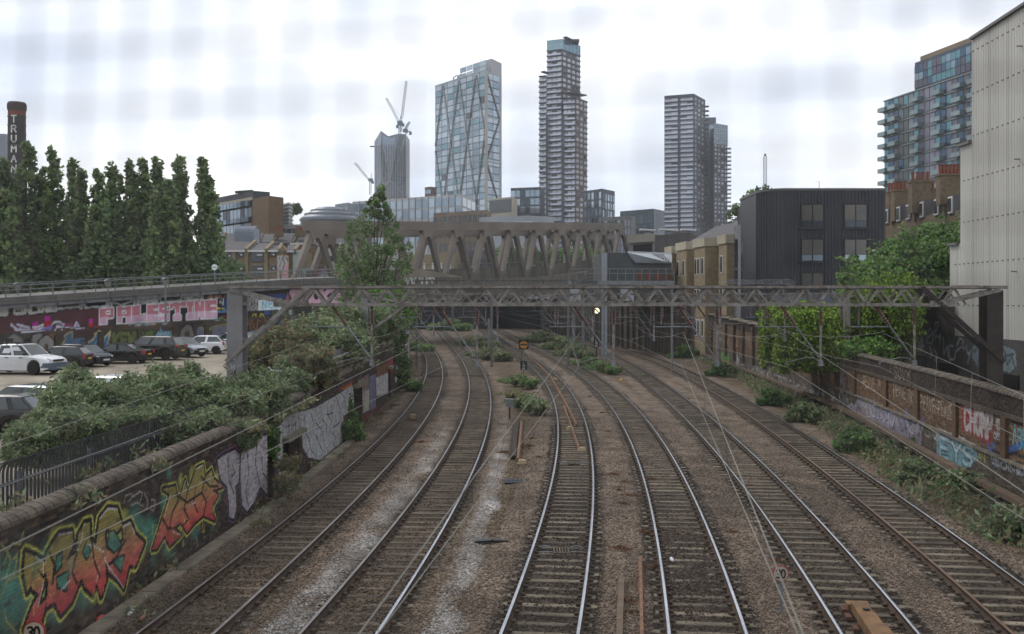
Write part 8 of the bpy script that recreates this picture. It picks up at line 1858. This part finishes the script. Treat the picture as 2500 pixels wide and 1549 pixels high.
# green-glass flats tower
def greent():
    T = thing('balcony_glass_tower', (Xp(2250, 230), 230, 0), 'blue-green glass residential tower with projecting glass balconies', 'tower')
    A, B = Vector((Xp(2160, 250), 250, 0)), Vector((Xp(2400, 215), 215, 0)); d = (B - A).normalized(); n = Vector((d.y, -d.x, 0)); L = (B - A).length; zt = Zp(248, 250)
    MB().prism([(A.x, A.y), (B.x, B.y), (B.x - n.x * 16, B.y - n.y * 16), (A.x - n.x * 16, A.y - n.y * 16)], 0, zt).build('body', S('tower_green_grey', (84, 94, 96), (98, 104, 108), scale=.1, rough=.4, metal=.2), T)
    nf = 12; fh = 3.05; z0 = zt - nf * fh; PAN = [S('panel_lilac', (122, 122, 136), rough=.4), S('panel_grey', (96, 98, 104), rough=.4), S('glass_teal', (90, 128, 136), rough=.15, metal=.5), S('glass_navy', (66, 88, 110), rough=.15, metal=.5), S('panel_green', (76, 94, 86), rough=.3)]
    nbay = 18
    for i in range(nbay):
        typ = [2, 3, 1, 1, 4, 1, 2, 1, 0, 0, 2, 3, 2, 1, 3, 1, 2, 3][i]
        for j in range(nf):
            m = PAN[typ] if random.random() < .8 else random.choice(PAN[:4]); c = A + d * L * (i + .5) / nbay + n * .1; put(m, T, 'pane', (c.x, c.y, z0 + (j + .52) * fh), (L / nbay * .88, .1, fh * .8), math.atan2(d.y, d.x))
    bands(T, A, B, z0, zt, nf, S('slab_pale', (128, 132, 134), rough=.6), .28, .35)
    BG = S('balcony_glass_green', (128, 142, 142), (112, 128, 128), scale=.3, rough=.15, metal=.4)
    for i in (-.1, 2, 6.5, 10.5, 14, 16.6):
        for j in range(nf): c = A + d * L * (i + .6) / nbay + n * 1.0; put(BG, T, 'balcony', (c.x, c.y, z0 + (j + .22) * fh), (L / nbay * 1.5, 1.5, 1.0), math.atan2(d.y, d.x))
    p0, p1 = A + d * L * .30, B; zu = Zp(150, 238)
    MB().prism([(p0.x - n.x, p0.y - n.y), (p1.x - n.x, p1.y - n.y), (p1.x - n.x * 12, p1.y - n.y * 12), (p0.x - n.x * 12, p0.y - n.y * 12)], zt, zu).build('upper_body', S('tower_dark_glass', (62, 70, 80), rough=.3, metal=.4), T)
    q0, q1 = p0 - n * 1, p1 - n * 1; grid(T, q0, q1, zt + .8, zu - .8, 15, 3, [PAN[2], PAN[3], S('panel_slate', (84, 84, 96), rough=.3, metal=.3), GL[1]], .92, .9, name='pane', wts=(3, 2, 3, 1), off=.1)
    c = (q0 + q1) / 2; put(S('terrace_tan', (120, 106, 84), rough=.9), T, 'roof_terrace', (c.x - n.x * 4, c.y - n.y * 4, zu + .8), ((q1 - q0).length, 5, 1.6), math.atan2(d.y, d.x))
    for k in range(0): c = q0.lerp(q1, .12 + k * .22); put(M_SLAB, T, 'roof_furniture', (c.x, c.y - 1, zu + 2.1), (random.uniform(.4, 1.2), 1, random.uniform(.3, .8)))
greent()
# cream corrugated building at the right, painted brick below
M_CR1 = [S('cream_cladding_a', (180, 178, 171), (156, 154, 147), scale=.25, rough=.55, metal=.1, streak=True), S('cream_cladding_b', (168, 166, 159), (148, 146, 139), scale=.25, rough=.55, metal=.1, streak=True)]
def creamb():
    X = 27.8; T = thing('cream_cladded_building', (X, 56, 0), 'tall cream corrugated metal building with a sloping stepped roofline', 'building')
    Yof = lambda px: X * F / (px - CX)
    def pt(px, py): Y = Yof(px); return (X, Y, Zp(py, Y))
    ya, yb, yc, yd = Yof(2322), Yof(2345), Yof(2376), 40.0
    z1, z2, z3 = Zp(598, ya), Zp(357, yb), Zp(95, yc); slope = (Zp(15, Yof(2500)) - z3) / (Yof(2500) - yc); zd = z3 + slope * (yd - yc); zbot = 4.45
    outline = [(X, yd, zbot), (X, yd, zd), (X, yc, z3), (X, yc, z2), (X, yb, z2), (X, yb, z1), (X, ya, z1), (X, ya, zbot)]
    MB().extr(outline, (16, 0, 0)).build('wall', M_CR1[1], T)
    def topat(y): return z1 if y > yb else (z2 if y > yc else z3 + slope * (y - yc))
    y = yd; k = 0
    while y < ya - .05:
        w = .30; zt = topat(y + w * .5) - .02; put(M_CR1[k % 7 == 3], T, 'cladding_sheet', (X - .03, y + w / 2, (zbot + zt) / 2), (.04, w * .9, zt - zbot)); y += w; k += 1
    m = S('dark_rivet_line', (84, 80, 74), rough=.7); z = zbot + 1.9
    while z < zd:
        y = yd
        while y < ya - .3:
            if z < topat(y) - .3: put(m, T, 'joint', (X - .062, y + .1, z), (.02, .2, .05))
            y += .6
        z += 2.55
    def cap(p, q): MB().bar(p, q, .5, .16).build('roof_capping', S('capping_grey', (98, 96, 92), rough=.5), T)
    cap((X, yd, zd), (X, yc, z3)); cap((X, yc + .1, z2), (X, yb, z2)); cap((X, yb + .1, z1), (X, ya, z1))
    for px, py in ((2498, 122), (2492, 398), (2484, 672)):
        q = pt(px, py); MB().lathe([(.02, 0), (.1, .05), (.16, .25), (.2, .5), (.21, .55)], (0, 0, 0), 10).build('wall_lamp', M_GALV, T).location = Vector((X - .35, q[1], q[2] - .3)) - wpos(T); MB().bar((X, q[1], q[2] + .2), (X - .35, q[1], q[2] + .2), .06).build('lamp_bracket', M_GALV, T)
    # painted brick storey
    U = thing('painted_brick_building', (27, 60, 0), 'dark painted brick ground storey with white scrawls below the cream cladding', 'building')
    BW_ = Wall([(27.4, 41), (27.4, 70)], 0, 8, .05); BW_.side = -1.0
    BW_.T = c5
    for q in ([(985,540),(950,540),(945,480),(975,430),(1000,480),(985,540)], [(955,500),(990,470)], [(990,520),(1010,390),(1035,385),(1025,430),(1000,470)], [(1010,520),(1015,480),(1035,500),(1050,470),(1045,550)], [(1070,500),(1075,620),(1100,560),(1110,640)], [(1140,560),(1110,560),(1115,660),(1150,660),(1165,600)], [(1170,560),(1190,500),(1220,520),(1215,560)], [(1240,560),(1250,620),(1270,600),(1250,690)],
              [(970,570),(985,600),(975,640)], [(1000,590),(1025,620),(1005,670)], [(905,400),(885,480),(900,590),(925,560)], [(1160,600),(1200,570),(1230,580)]): BW_.stroke(q, .12, (158, 158, 160), .9)
    BW_.poly([(1285,560),(1370,500),(1375,640),(1340,740),(1280,640)], (112, 126, 136), .85); BW_.poly([(880,440),(925,470),(925,590),(885,600)], (140, 146, 150), .5); BW_.poly([(1505,560),(1600,590),(1615,700),(1560,760),(1500,740)], (120, 136, 140), .85)
    for q in ([(1300,600),(1350,560),(1330,680),(1365,700)], [(1520,580),(1540,700),(1580,640),(1600,740)], [(1510,640),(1590,620)]): BW_.stroke(q, .14, (60, 66, 72), .9)
    BW_.T = lambda x, y: (x, y)
    def ztp(u): return 4.42 if 41 + u < 62.3 else 6.7
    BW_.sheet('painted_face', .1, 28.9, lambda u: 0, lambda u: 6.6 if 41 + u > 62.3 else 4.42, .09, .07, lambda U_, Z: np.array(s2l((74, 72, 70))) * (1 + .08 * np.sin(U_ * 3)[:, None]), M_WALLP, off=.02, parent=U)
    MB().box(27.45, 40, 41, 70, 0, 4.42).build('wall', M_MORTAR, U); MB().box(27.45, 40, 62.4, 70, 4.42, 6.7).build('wall', M_MORTAR, U)
    for px0, px1, p0, p1 in ((2235,2262,868,897),(2295,2340,888,920),(2450,2490,915,960)):
        y0_, y1_ = 27.4 * F / (px1 - CX), 27.4 * F / (px0 - CX); ym = (y0_ + y1_) / 2; MB().box(27.3, 27.44, y0_, y1_, Zp(p1, ym), Zp(p0, ym)).build('dark_opening', M_DARK, U)
    MB().box(27.0, 27.4, 50.2, 51.2, 2.2, 2.9).build('air_unit', M_WFR, U)
creamb()
# Truman-style chimney
def chim():
    Y = 250; T = thing('brick_chimney', (Xp(42, Y), Y, 0), 'tall dark brick factory chimney with white letters running down it', 'chimney'); x = Xp(41, Y)
    MC = S('sooty_brick', (52, 46, 46), (66, 58, 55), scale=1, rough=.9, brick=.5)
    r1, r0 = 20 * Y / F, 24 * Y / F
    MB().lathe([(r0, 0), (r1, Zp(285, Y))], (x, Y, 0), 24).build('shaft', MC, T); MB().lathe([(r1, Zp(285, Y)), (r1, Zp(272, Y))], (x, Y, 0), 24).build('red_band', S('red_brick_band', (118, 62, 44), (100, 54, 40), scale=1.5, rough=.9), T)
    MB().lathe([(r1, Zp(273, Y)), (r1 * 1.1, Zp(267, Y)), (r1 * 1.1, Zp(256, Y)), (r1 * .98, Zp(251, Y)), (r1 * .8, Zp(251, Y))], (x, Y, 0), 24).build('cap', S('cap_brick', (74, 58, 50), (60, 50, 46), scale=1.5, rough=.9), T)
    for py in (287, 308, 330, 352): MB().lathe([(r1 * 1.06, 0), (r1 * 1.06, .25)], (x, Y, Zp(py, Y)), 24).build('iron_band', M_BLACK, T)
    for k, (ch, py) in enumerate((('T', 295), ('R', 319), ('U', 343), ('M', 367), ('A', 391), ('N', 415))): letters(ch, (x + .5, Y - r0 - .1, Zp(py, Y)), 1.65, 1.5, T, wd=.32)
chim()
MB().box(Xp(-200, 500), Xp(12, 500), 500, 520, 0, Zp(327, 500)).build('grey_tower', S('far_grey_tower', (112, 116, 122), (104, 108, 114), scale=.05, rough=.5), None, 'plain grey tower block cut off at the left edge', 'tower')
# office with sloping glazing and brown brick tower
def office():
    T = thing('banded_office', (Xp(600, 230), 230, 0), 'office block with sloping bands of glazing right of the poplars', 'building')
    A, B = Vector((Xp(500, 240), 240, 0)), Vector((Xp(618, 220), 220, 0)); d = (B - A).normalized(); n = Vector((d.y, -d.x, 0)); L = (B - A).length; zt = Zp(478, 230)
    MB().prism([(A.x, A.y), (B.x, B.y), (B.x - n.x * 4, B.y - n.y * 4), (A.x - n.x * 4, A.y - n.y * 4)], 0, zt).build('body', S('office_dark', (52, 55, 60), (62, 64, 68), scale=.2, rough=.6), T)
    for z0, z1, m, o, f in ((Zp(500,230), Zp(493,230), M_STN, .3, 1), (Zp(514,230), Zp(501,230), GL[1], .9, 0), (Zp(538,230), Zp(517,230), GL[0], .2, 0), (Zp(550,230), Zp(540,230), GL[1], .9, 0), (Zp(574,230), Zp(553,230), GL[0], .2, 0)):
        for i in range(14): c = A + d * L * (i + .5) / 14 + n * o; put(m if f or random.random() < .75 else GL[2], T, 'glazing_panel' if not f else 'cornice', (c.x, c.y, (z0 + z1) / 2), (L / 14 * (1 if f else .86), .2 + o * .5, z1 - z0), math.atan2(d.y, d.x))
    MB().box(Xp(583, 226), Xp(640, 226), 226, 234, zt - 4, Zp(470, 226)).build('roof_plant', S('white_plant', (176, 178, 182), (160, 162, 168), scale=.6, rough=.6), T); MB().bar((Xp(575, 225), 225, Zp(470, 225)), (Xp(617, 225), 225, Zp(467, 225)), 1, .5).build('roof_net', S('green_net', (52, 66, 56), rough=.9), T)
    V, A, Cc, B, zb, zt = corner_box('brick_stair_tower', 'windowless octagonal brown brick tower', 'tower', 616, 656, 692, 478, 740, 218, 211, 215, S('far_stock_brick', (110, 90, 68), (94, 78, 60), scale=1.2, rough=.9, brick=.6), zb=0)
    V, A, Cc, B, zb, zt = corner_box('white_louvre_block', 'narrow white louvred block beside the brown brick tower', 'building', 690, 705, 714, 494, 740, 226, 222, 226, M_WFR, zb=0); bands(V, A, Cc, zt - 12, zt - .5, 14, M_GALV, .2, .2); bands(V, Cc, B, zt - 12, zt - .5, 14, M_GALV, .2, .2)
office()
def dome():
    Y = 300; T = thing('round_roofed_building', (Xp(785, Y), Y, 0), 'grey building with a stepped round domed roof', 'building'); k = Y / F; c = (Xp(786, Y), Y + 12, 0)
    M1 = S('dome_metal', (118, 124, 132), (104, 110, 118), scale=.1, rough=.45, metal=.4)
    MB().lathe([(73*k, 0), (73*k, Zp(532,Y)), (70*k, Zp(531,Y))], c, 40).build('drum', GL[2], T); MB().lathe([(74*k, Zp(533,Y)), (72*k, Zp(526,Y)), (62*k, Zp(519,Y)), (58*k, Zp(518,Y)), (50*k, Zp(510,Y)), (44*k, Zp(508,Y)), (30*k, Zp(498,Y)), (5*k, Zp(497,Y))], c, 40).build('dome_roof', M1, T)
    for py, r in ((533, 74.5), (519, 62.5), (509, 47)): MB().lathe([(r*k, 0), (r*k, .5)], (c[0], c[1], Zp(py, Y)), 40).build('roof_ring', M_GALV, T)
    simple('grey_offices', 'grey office block right of the round domed roof', 818, 850, 866, 495, 420, 412, 420, S('far_grey_block', (128, 134, 142), (116, 122, 130), scale=.1, rough=.5), (4, 3, 14, 1), mats=[GL[1]])
    simple('white_flat_building', 'long white flat-roofed building above the house roofs', 600, 742, 756, 548, 224, 220, 222, S('white_render', (168, 172, 176), (154, 158, 162), scale=.3, rough=.7), (10, 1, 2.5, .4), mats=[GL[1]], fh=.5)
    foliage('distant_foliage', clumps(np.array([tuple(P(708 + random.uniform(-18, 22), 508 + random.uniform(-4, 10), 240)) for _ in range(30)]), np.full(30, .9), 90)[0], .4, LF_POP, None); bpy.data.objects['distant_foliage']['label'] = 'dark distant treetops beside the round domed roof'
dome()
M_TR = S('tree_far', (70, 80, 58))
for cx, cy, Y, r, n_, lab in ((1822, 535, 140, 2.2, 7, 'dark tree peeping between flats and grey brick block'), (1850, 490, 140, 1.6, 5, 'tree crown behind the black metal building')):
    q = P(cx, cy, Y); T = thing('background_tree', (q.x, Y, 0), lab, 'tree'); MB().tube((q.x, Y, 0), (q.x, Y, q.z), .25, 6, .1).build('trunk', M_BARK, T)
    p, c = clumps(np.array([(q.x + random.uniform(-r, r), Y + random.uniform(-r, r), q.z + random.uniform(-r * 1.6, r)) for _ in range(45)]), np.full(45, .7), 80); foliage('crown', p, .26, LF_POP, T, clump=c)
b = MB(); lattice(b, P(1868, 470, 260), P(1868, 382, 260), .7, 26, .05); b.box(Xp(1866, 260), Xp(1870, 260), 259.8, 260.2, Zp(382, 260), Zp(376, 260)); b.build('radio_mast', M_GALV, None, 'thin lattice radio mast rising behind the black building', 'mast')
# houses left of the bridge
def houses():
    Y = 172; T = thing('brick_terrace_flats', (Xp(620, Y), Y, 0), 'yellow brick flats with gabled bays and slate roofs behind the viaduct', 'building')
    MB().box(Xp(545, Y), Xp(735, Y), Y, Y + 9, 0, Zp(612, Y)).build('wall', M_YB, T)
    cdx = lambda x: 500 + x / 6.1; cdy = lambda y: 560 + y / 6.1
    for x0, x1 in ((408, 470), (600, 655), (890, 945), (1225, 1240)): MB().box(Xp(cdx(x0), Y), Xp(cdx(x1), Y), Y - .5, Y - .01, 0, Zp(cdy(330), Y)).build('pier', M_YB, T)
    for x0, x1, ye, yt, lx in ((300, 600, 318, 190, 750), (640, 900, 318, 210, 1015), (945, 1100, 318, 235, 1140), (1225, 1330, 325, 240, 1400)):
        b = MB(); a, c, e, f = P(cdx(x0), cdy(ye), Y - .6), P(cdx(x1), cdy(ye), Y - .6), P(cdx(lx - 20), cdy(yt), Y + 5), P(cdx(x0 + 10), cdy(yt - 8), Y + 5); b._add([a, c, e, f] + [v - Vector((0, 0, .25)) for v in (a, c, e, f)], [(0,1,2,3),(7,6,5,4),(0,4,5,1),(1,5,6,2),(2,6,7,3),(3,7,4,0)]); b.build('roof', M_SLT, T)
        MB().bar(c + Vector((.12, -.1, .1)), e + Vector((.3, 0, .15)), .5, .5).build('parapet', M_YB, T); MB().bar(a + Vector((0, -.12, -.1)), c + Vector((0, -.12, -.1)), .2, .3).build('gutter', M_WFR, T)
    b = MB(); b.extr([P(cdx(1085), cdy(325), Y - .7), P(cdx(1228), cdy(325), Y - .7), P(cdx(1155), cdy(240), Y - .7)], (0, 2, 0)); b.build('gable', M_YB, T); MB().box(Xp(cdx(1085), Y), Xp(cdx(1232), Y), Y - .7, Y, 0, Zp(cdy(325), Y)).build('bay', M_YB, T)
    b = MB(); b.extr([P(cdx(1325), cdy(330), Y - .7), P(cdx(1420), cdy(330), Y - .7), P(cdx(1625), cdy(255), Y - .7)], (0, 2, 0)); b.build('gable', M_WFR, T); MB().box(Xp(cdx(1325), Y), Xp(cdx(1430), Y), Y - .7, Y, 0, Zp(cdy(330), Y)).build('bay', S('pale_blue_render', (150, 154, 160), (134, 162, 146), scale=.8, rough=.8), T)
    for x0, x1, y0, y1 in ((330,400,350,485),(500,580,335,405),(700,875,335,485),(985,1055,330,405),(330,400,540,690),(505,575,540,610),(715,880,540,700),(985,1060,540,600),(1100,1135,330,370),(1180,1215,330,370),(1340,1375,335,375),(330,400,770,800),(715,880,750,800)):
        MB().box(Xp(cdx(x0), Y), Xp(cdx(x1), Y), Y - .3 - (.62 if 1085 < x0 < 1400 else 0), Y - .02 - (.62 if 1085 < x0 < 1400 else 0), Zp(cdy(y1), Y), Zp(cdy(y0), Y)).build('window', M_WIN, T)
        if x1 - x0 > 60: MB().box(Xp(cdx(x0 + (x1-x0)*.5), Y), Xp(cdx(x1 - 8), Y), Y - .5, Y - .42, Zp(cdy(y0 + 60), Y), Zp(cdy(y0 + 40), Y)).build('open_casement', M_WFR, T)
    MWl = Wall([(Xp(676, Y - .75), Y - .75), (Xp(706, Y - .75), Y - .75)], 4, 16, .08); MWl.side = 1
    MWl.T = cd
    MWl.poly([(1080,390),(1235,390),(1235,760),(1080,760)], (190, 158, 120)); MWl.poly([(1150,560),(1235,520),(1235,760),(1150,760)], (196, 156, 160))
    for q in ([(1090,420),(1120,480),(1100,560),(1130,640),(1110,740)], [(1160,400),(1140,460),(1180,500),(1150,600)], [(1210,420),(1220,480)]): MWl.stroke(q, .55, (170, 172, 180), .95); MWl.stroke([(a + 12, b_) for a, b_ in q], .16, (60, 62, 72), .9)
    MWl.T = lambda x, y: (x, y)
    MWl.sheet('mural', .02, MWl.L - .02, lambda u: Zp(684, Y), lambda u: Zp(cdy(392), Y), .08, .08, (150, 124, 92), M_RENDER, parent=T)
    T2 = thing('slate_roofed_terrace', (Xp(700, 192), 192, 0), 'row of older slate-roofed brick houses behind the gabled flats', 'terrace')
    Y2 = 192; MB().box(Xp(540, Y2), Xp(850, Y2), Y2, Y2 + 8, 0, Zp(596, Y2)).build('wall', M_YB2, T2)
    for x0, x1, lx0, lx1, y0, y1 in ((250, 440, 310, 440, 200, 60), (820, 1000, 860, 1035, 195, 70), (1010, 1280, 1130, 1340, 205, 60), (1300, 1560, 1420, 1640, 215, 55), (1620, 1860, 1700, 1990, 235, 40), (1880, 2080, 2010, 2120, 215, 35)):
        b = MB(); a, c, e, f = P(cdx(x0), cdy(y0), Y2 - .6), P(cdx(x1), cdy(y0), Y2 - .6), P(cdx(lx1), cdy(y1), Y2 + 5), P(cdx(lx0), cdy(y1), Y2 + 5); b._add([a, c, e, f] + [v - Vector((0, 0, .3)) for v in (a, c, e, f)], [(0,1,2,3),(7,6,5,4),(0,4,5,1),(1,5,6,2),(2,6,7,3),(3,7,4,0)]); b.build('roof', M_SLT, T2); MB().bar(a, f, .4, .5).build('party_parapet', M_STN if x0 > 1800 else M_YB2, T2)
    for x0, x1, y0, y1 in ((1035, 1145, 20, 110), (1340, 1500, 5, 110)):
        MB().box(Xp(cdx(x0), Y2), Xp(cdx(x1), Y2), Y2, Y2 + 1.5, Zp(cdy(y1), Y2), Zp(cdy(y0), Y2)).build('chimney_stack', M_YB2, T2)
        for k in range(5): MB().lathe([(.2, 0), (.17, .7)], (Xp(cdx(x0 + (x1 - x0) * (k + .5) / 5), Y2), Y2 + .7, Zp(cdy(y0), Y2)), 8).build('chimney_pot', M_POT, T2)
    MB().box(Xp(cdx(1580), Y2), Xp(cdx(2000), Y2), Y2 - 1, Y2, 0, Zp(cdy(280), Y2)).build('rear_wall', M_YB2, T2); MB().box(Xp(cdx(1830), Y2), Xp(cdx(2060), Y2), Y2 - 3, Y2 - 1.2, 0, Zp(cdy(300), Y2)).build('cream_render_wall', S('cream_render', (166, 162, 150), (150, 146, 134), scale=.6, rough=.8), T2)
    for x0, x1, y0, y1, m in ((1690,1725,415,485,M_WFR),(1580,1630,470,520,M_WFR),(1910,1965,410,480,M_WIN),(1925,1965,215,290,M_WFR),(1785,1810,210,250,M_WFR),(1325,1625,220,245,M_WFR),(2040,2075,215,290,M_WFR)): MB().box(Xp(cdx(x0), Y2), Xp(cdx(x1), Y2), Y2 - 3.3, Y2 - 3.1, Zp(cdy(y1), Y2), Zp(cdy(y0), Y2)).build('window', m, T2)
    MB().box(Xp(cdx(1455), Y2), Xp(cdx(1478), Y2), Y2 - 3.4, Y2 - 3.2, Zp(cdy(555), Y2), Zp(cdy(505), Y2)).build('yellow_sign', S('yellow_sign', (190, 140, 50), rough=.6), T2)
    gw = thing('mural_hoarding', (Xp(760, 162), 162, 0), 'pale green painted hoarding with a red figure behind the viaduct rails', 'hoarding'); HW = Wall([(Xp(738, 162), 162), (Xp(812, 162), 162)], 5, 14, .08); HW.T = cd
    HW.poly([(1440,590),(2000,580),(2000,760),(1440,760)], (128, 142, 132)); HW.spray((1700,620), 1.6, (120, 60, 60), 1, rz=.8); HW.spray((1660,690), .9, (120, 70, 64), .9); HW.spray((1750,630), .9, (96, 100, 130), .7); HW.T = lambda x, y: (x, y)
    HW.sheet('painted_face', .02, HW.L - .02, lambda u: 5.5, lambda u: Zp(cdy(585), 162), .1, .1, (128, 142, 132), M_RENDER, parent=gw); MB().box(Xp(738, 162), Xp(812, 162), 162.05, 162.4, 0, Zp(cdy(585), 162)).build('panel', M_MORTAR, gw)
    # barrel-vaulted metal roof
    T3 = thing('vaulted_roof_pavilion', (Xp(600, 187), 187, 0), 'grey metal barrel-vaulted roof with an arched end window', 'building'); Y3 = 186; MV = S('zinc_roof', (112, 120, 132), (98, 106, 118), scale=.5, rough=.45, metal=.4)
    r = 26 * Y3 / F * .5 * 1.3; n = 10; xa, xb = Xp(572, Y3), Xp(620, Y3); zc = Zp(575, Y3)
    MB().box(xa, xb, Y3, Y3 + 5, zc - 4.6, zc).build('wall', MV, T3)
    b = MB(); prof = [(Y3 + 2.5 - 2.5 * math.cos(a), zc + 1.9 * math.sin(a)) for a in np.linspace(0, math.pi, n)]; b.extr([(xa, y, z) for y, z in prof], (xb - xa, 0, 0)); b.build('barrel_vault', MV, T3)
    for k in range(9): x = xa + (xb - xa) * k / 8; b = MB(); b.path([(x, y - .03, z + .03) for y, z in prof[:6]], .05, 4); b.build('standing_seam', M_GALV, T3)
    b = MB(); b.extr([(xb - .02, Y3 - .1, zc - 3.4), (xb + 1.0, Y3 - .1, zc - 3.4)] + [(xb + .5 + .5 * math.cos(a), Y3 - .1, zc + .2 + 1.1 * math.sin(a)) for a in np.linspace(0, math.pi, 8)], (0, .3, 0)); b.build('arched_window', BL[1], T3)
houses()
simple('tan_block', 'tan flat-roofed block with white windows seen through the steel bridge', 985, 1110, 1130, 620, 280, 272, 280, S('tan_render', (134, 122, 96), (120, 108, 86), scale=.3, rough=.85), (6, 1, 5, 1.5), mats=[M_WFR], fw=.2, fh=.5)
foliage('distant_foliage', clumps(np.array([tuple(P(random.uniform(1210, 1470), 625 + random.uniform(-14, 22), 262 + random.uniform(-5, 5))) for _ in range(110)]), np.full(110, 1.6), 90)[0], .45, LF_POP + LF_GRN[:2], None); bpy.data.objects['distant_foliage.001']['label'] = 'dull green treetops seen through the bridge diagonals'
simple('slate_houses', 'grey slate-roofed houses seen through the bridge diagonals', 1130, 1240, 1290, 610, 280, 274, 280, M_SLT, None)
# low industrial buildings behind the gantry at the right
simple('low_workshop', 'low pale-roofed workshop just behind the gantry', 1700, 1850, 1862, 712, 136, 112, 120, M_YB2, (8, 1, 3, .4), mats=[M_MORTAR], fw=.7, fh=.7)
T, A, Cc, B, zb, zt = corner_box('car_roof_shed', 'low blue-grey vaulted workshop roof behind the right part of the gantry', 'workshop', 1880, 2075, 2090, 714, 740, 98, 93, 98, S('blue_grey_roof', (96, 104, 114), (78, 84, 94), scale=.5, rough=.5), zb=0)

# ------------------------------------------------------------------ wire mesh fence the photograph was taken through
MESHM = S('mesh_wire', (72, 68, 62), (58, 54, 50), scale=30, rough=.6)
mf = thing('wire_mesh_fence', (0, .42, 4.9), 'security mesh of thin steel wire directly in front of the viewer', 'fence')
Yf, px_, pz_ = .42, .02615, .0284
for i in range(-44, 60): put(MESHM, mf, 'wire', (-.1904 + i * px_, Yf, EZ), (.0011, .0012, 1.7))
for j in range(-26, 26): put(MESHM, mf, 'wire', (0, Yf - .0017, EZ + .1208 + j * pz_ - .0852), (2.64, .0012, .0012))

mf.location.y -= .08; mf.rotation_euler = (R(-3), 0, R(-9))
hz = MB().box(-700, 700, -40, 1000, -4, 190).build('haze', M_WIN, None, 'thin pale air between the viewer and the far towers', kind='stuff')
hm = bpy.data.materials.new('air'); hm.use_nodes = True; hn = hm.node_tree; hn.nodes.remove(hn.nodes['Principled BSDF'])
pv = hn.nodes.new('ShaderNodeVolumePrincipled'); pv.inputs['Color'].default_value = (.86, .9, .95, 1); pv.inputs['Density'].default_value = .0002; pv.inputs['Anisotropy'].default_value = .2
hn.links.new(pv.outputs[0], hn.nodes['Material Output'].inputs['Volume']); hz.data.materials[0] = hm
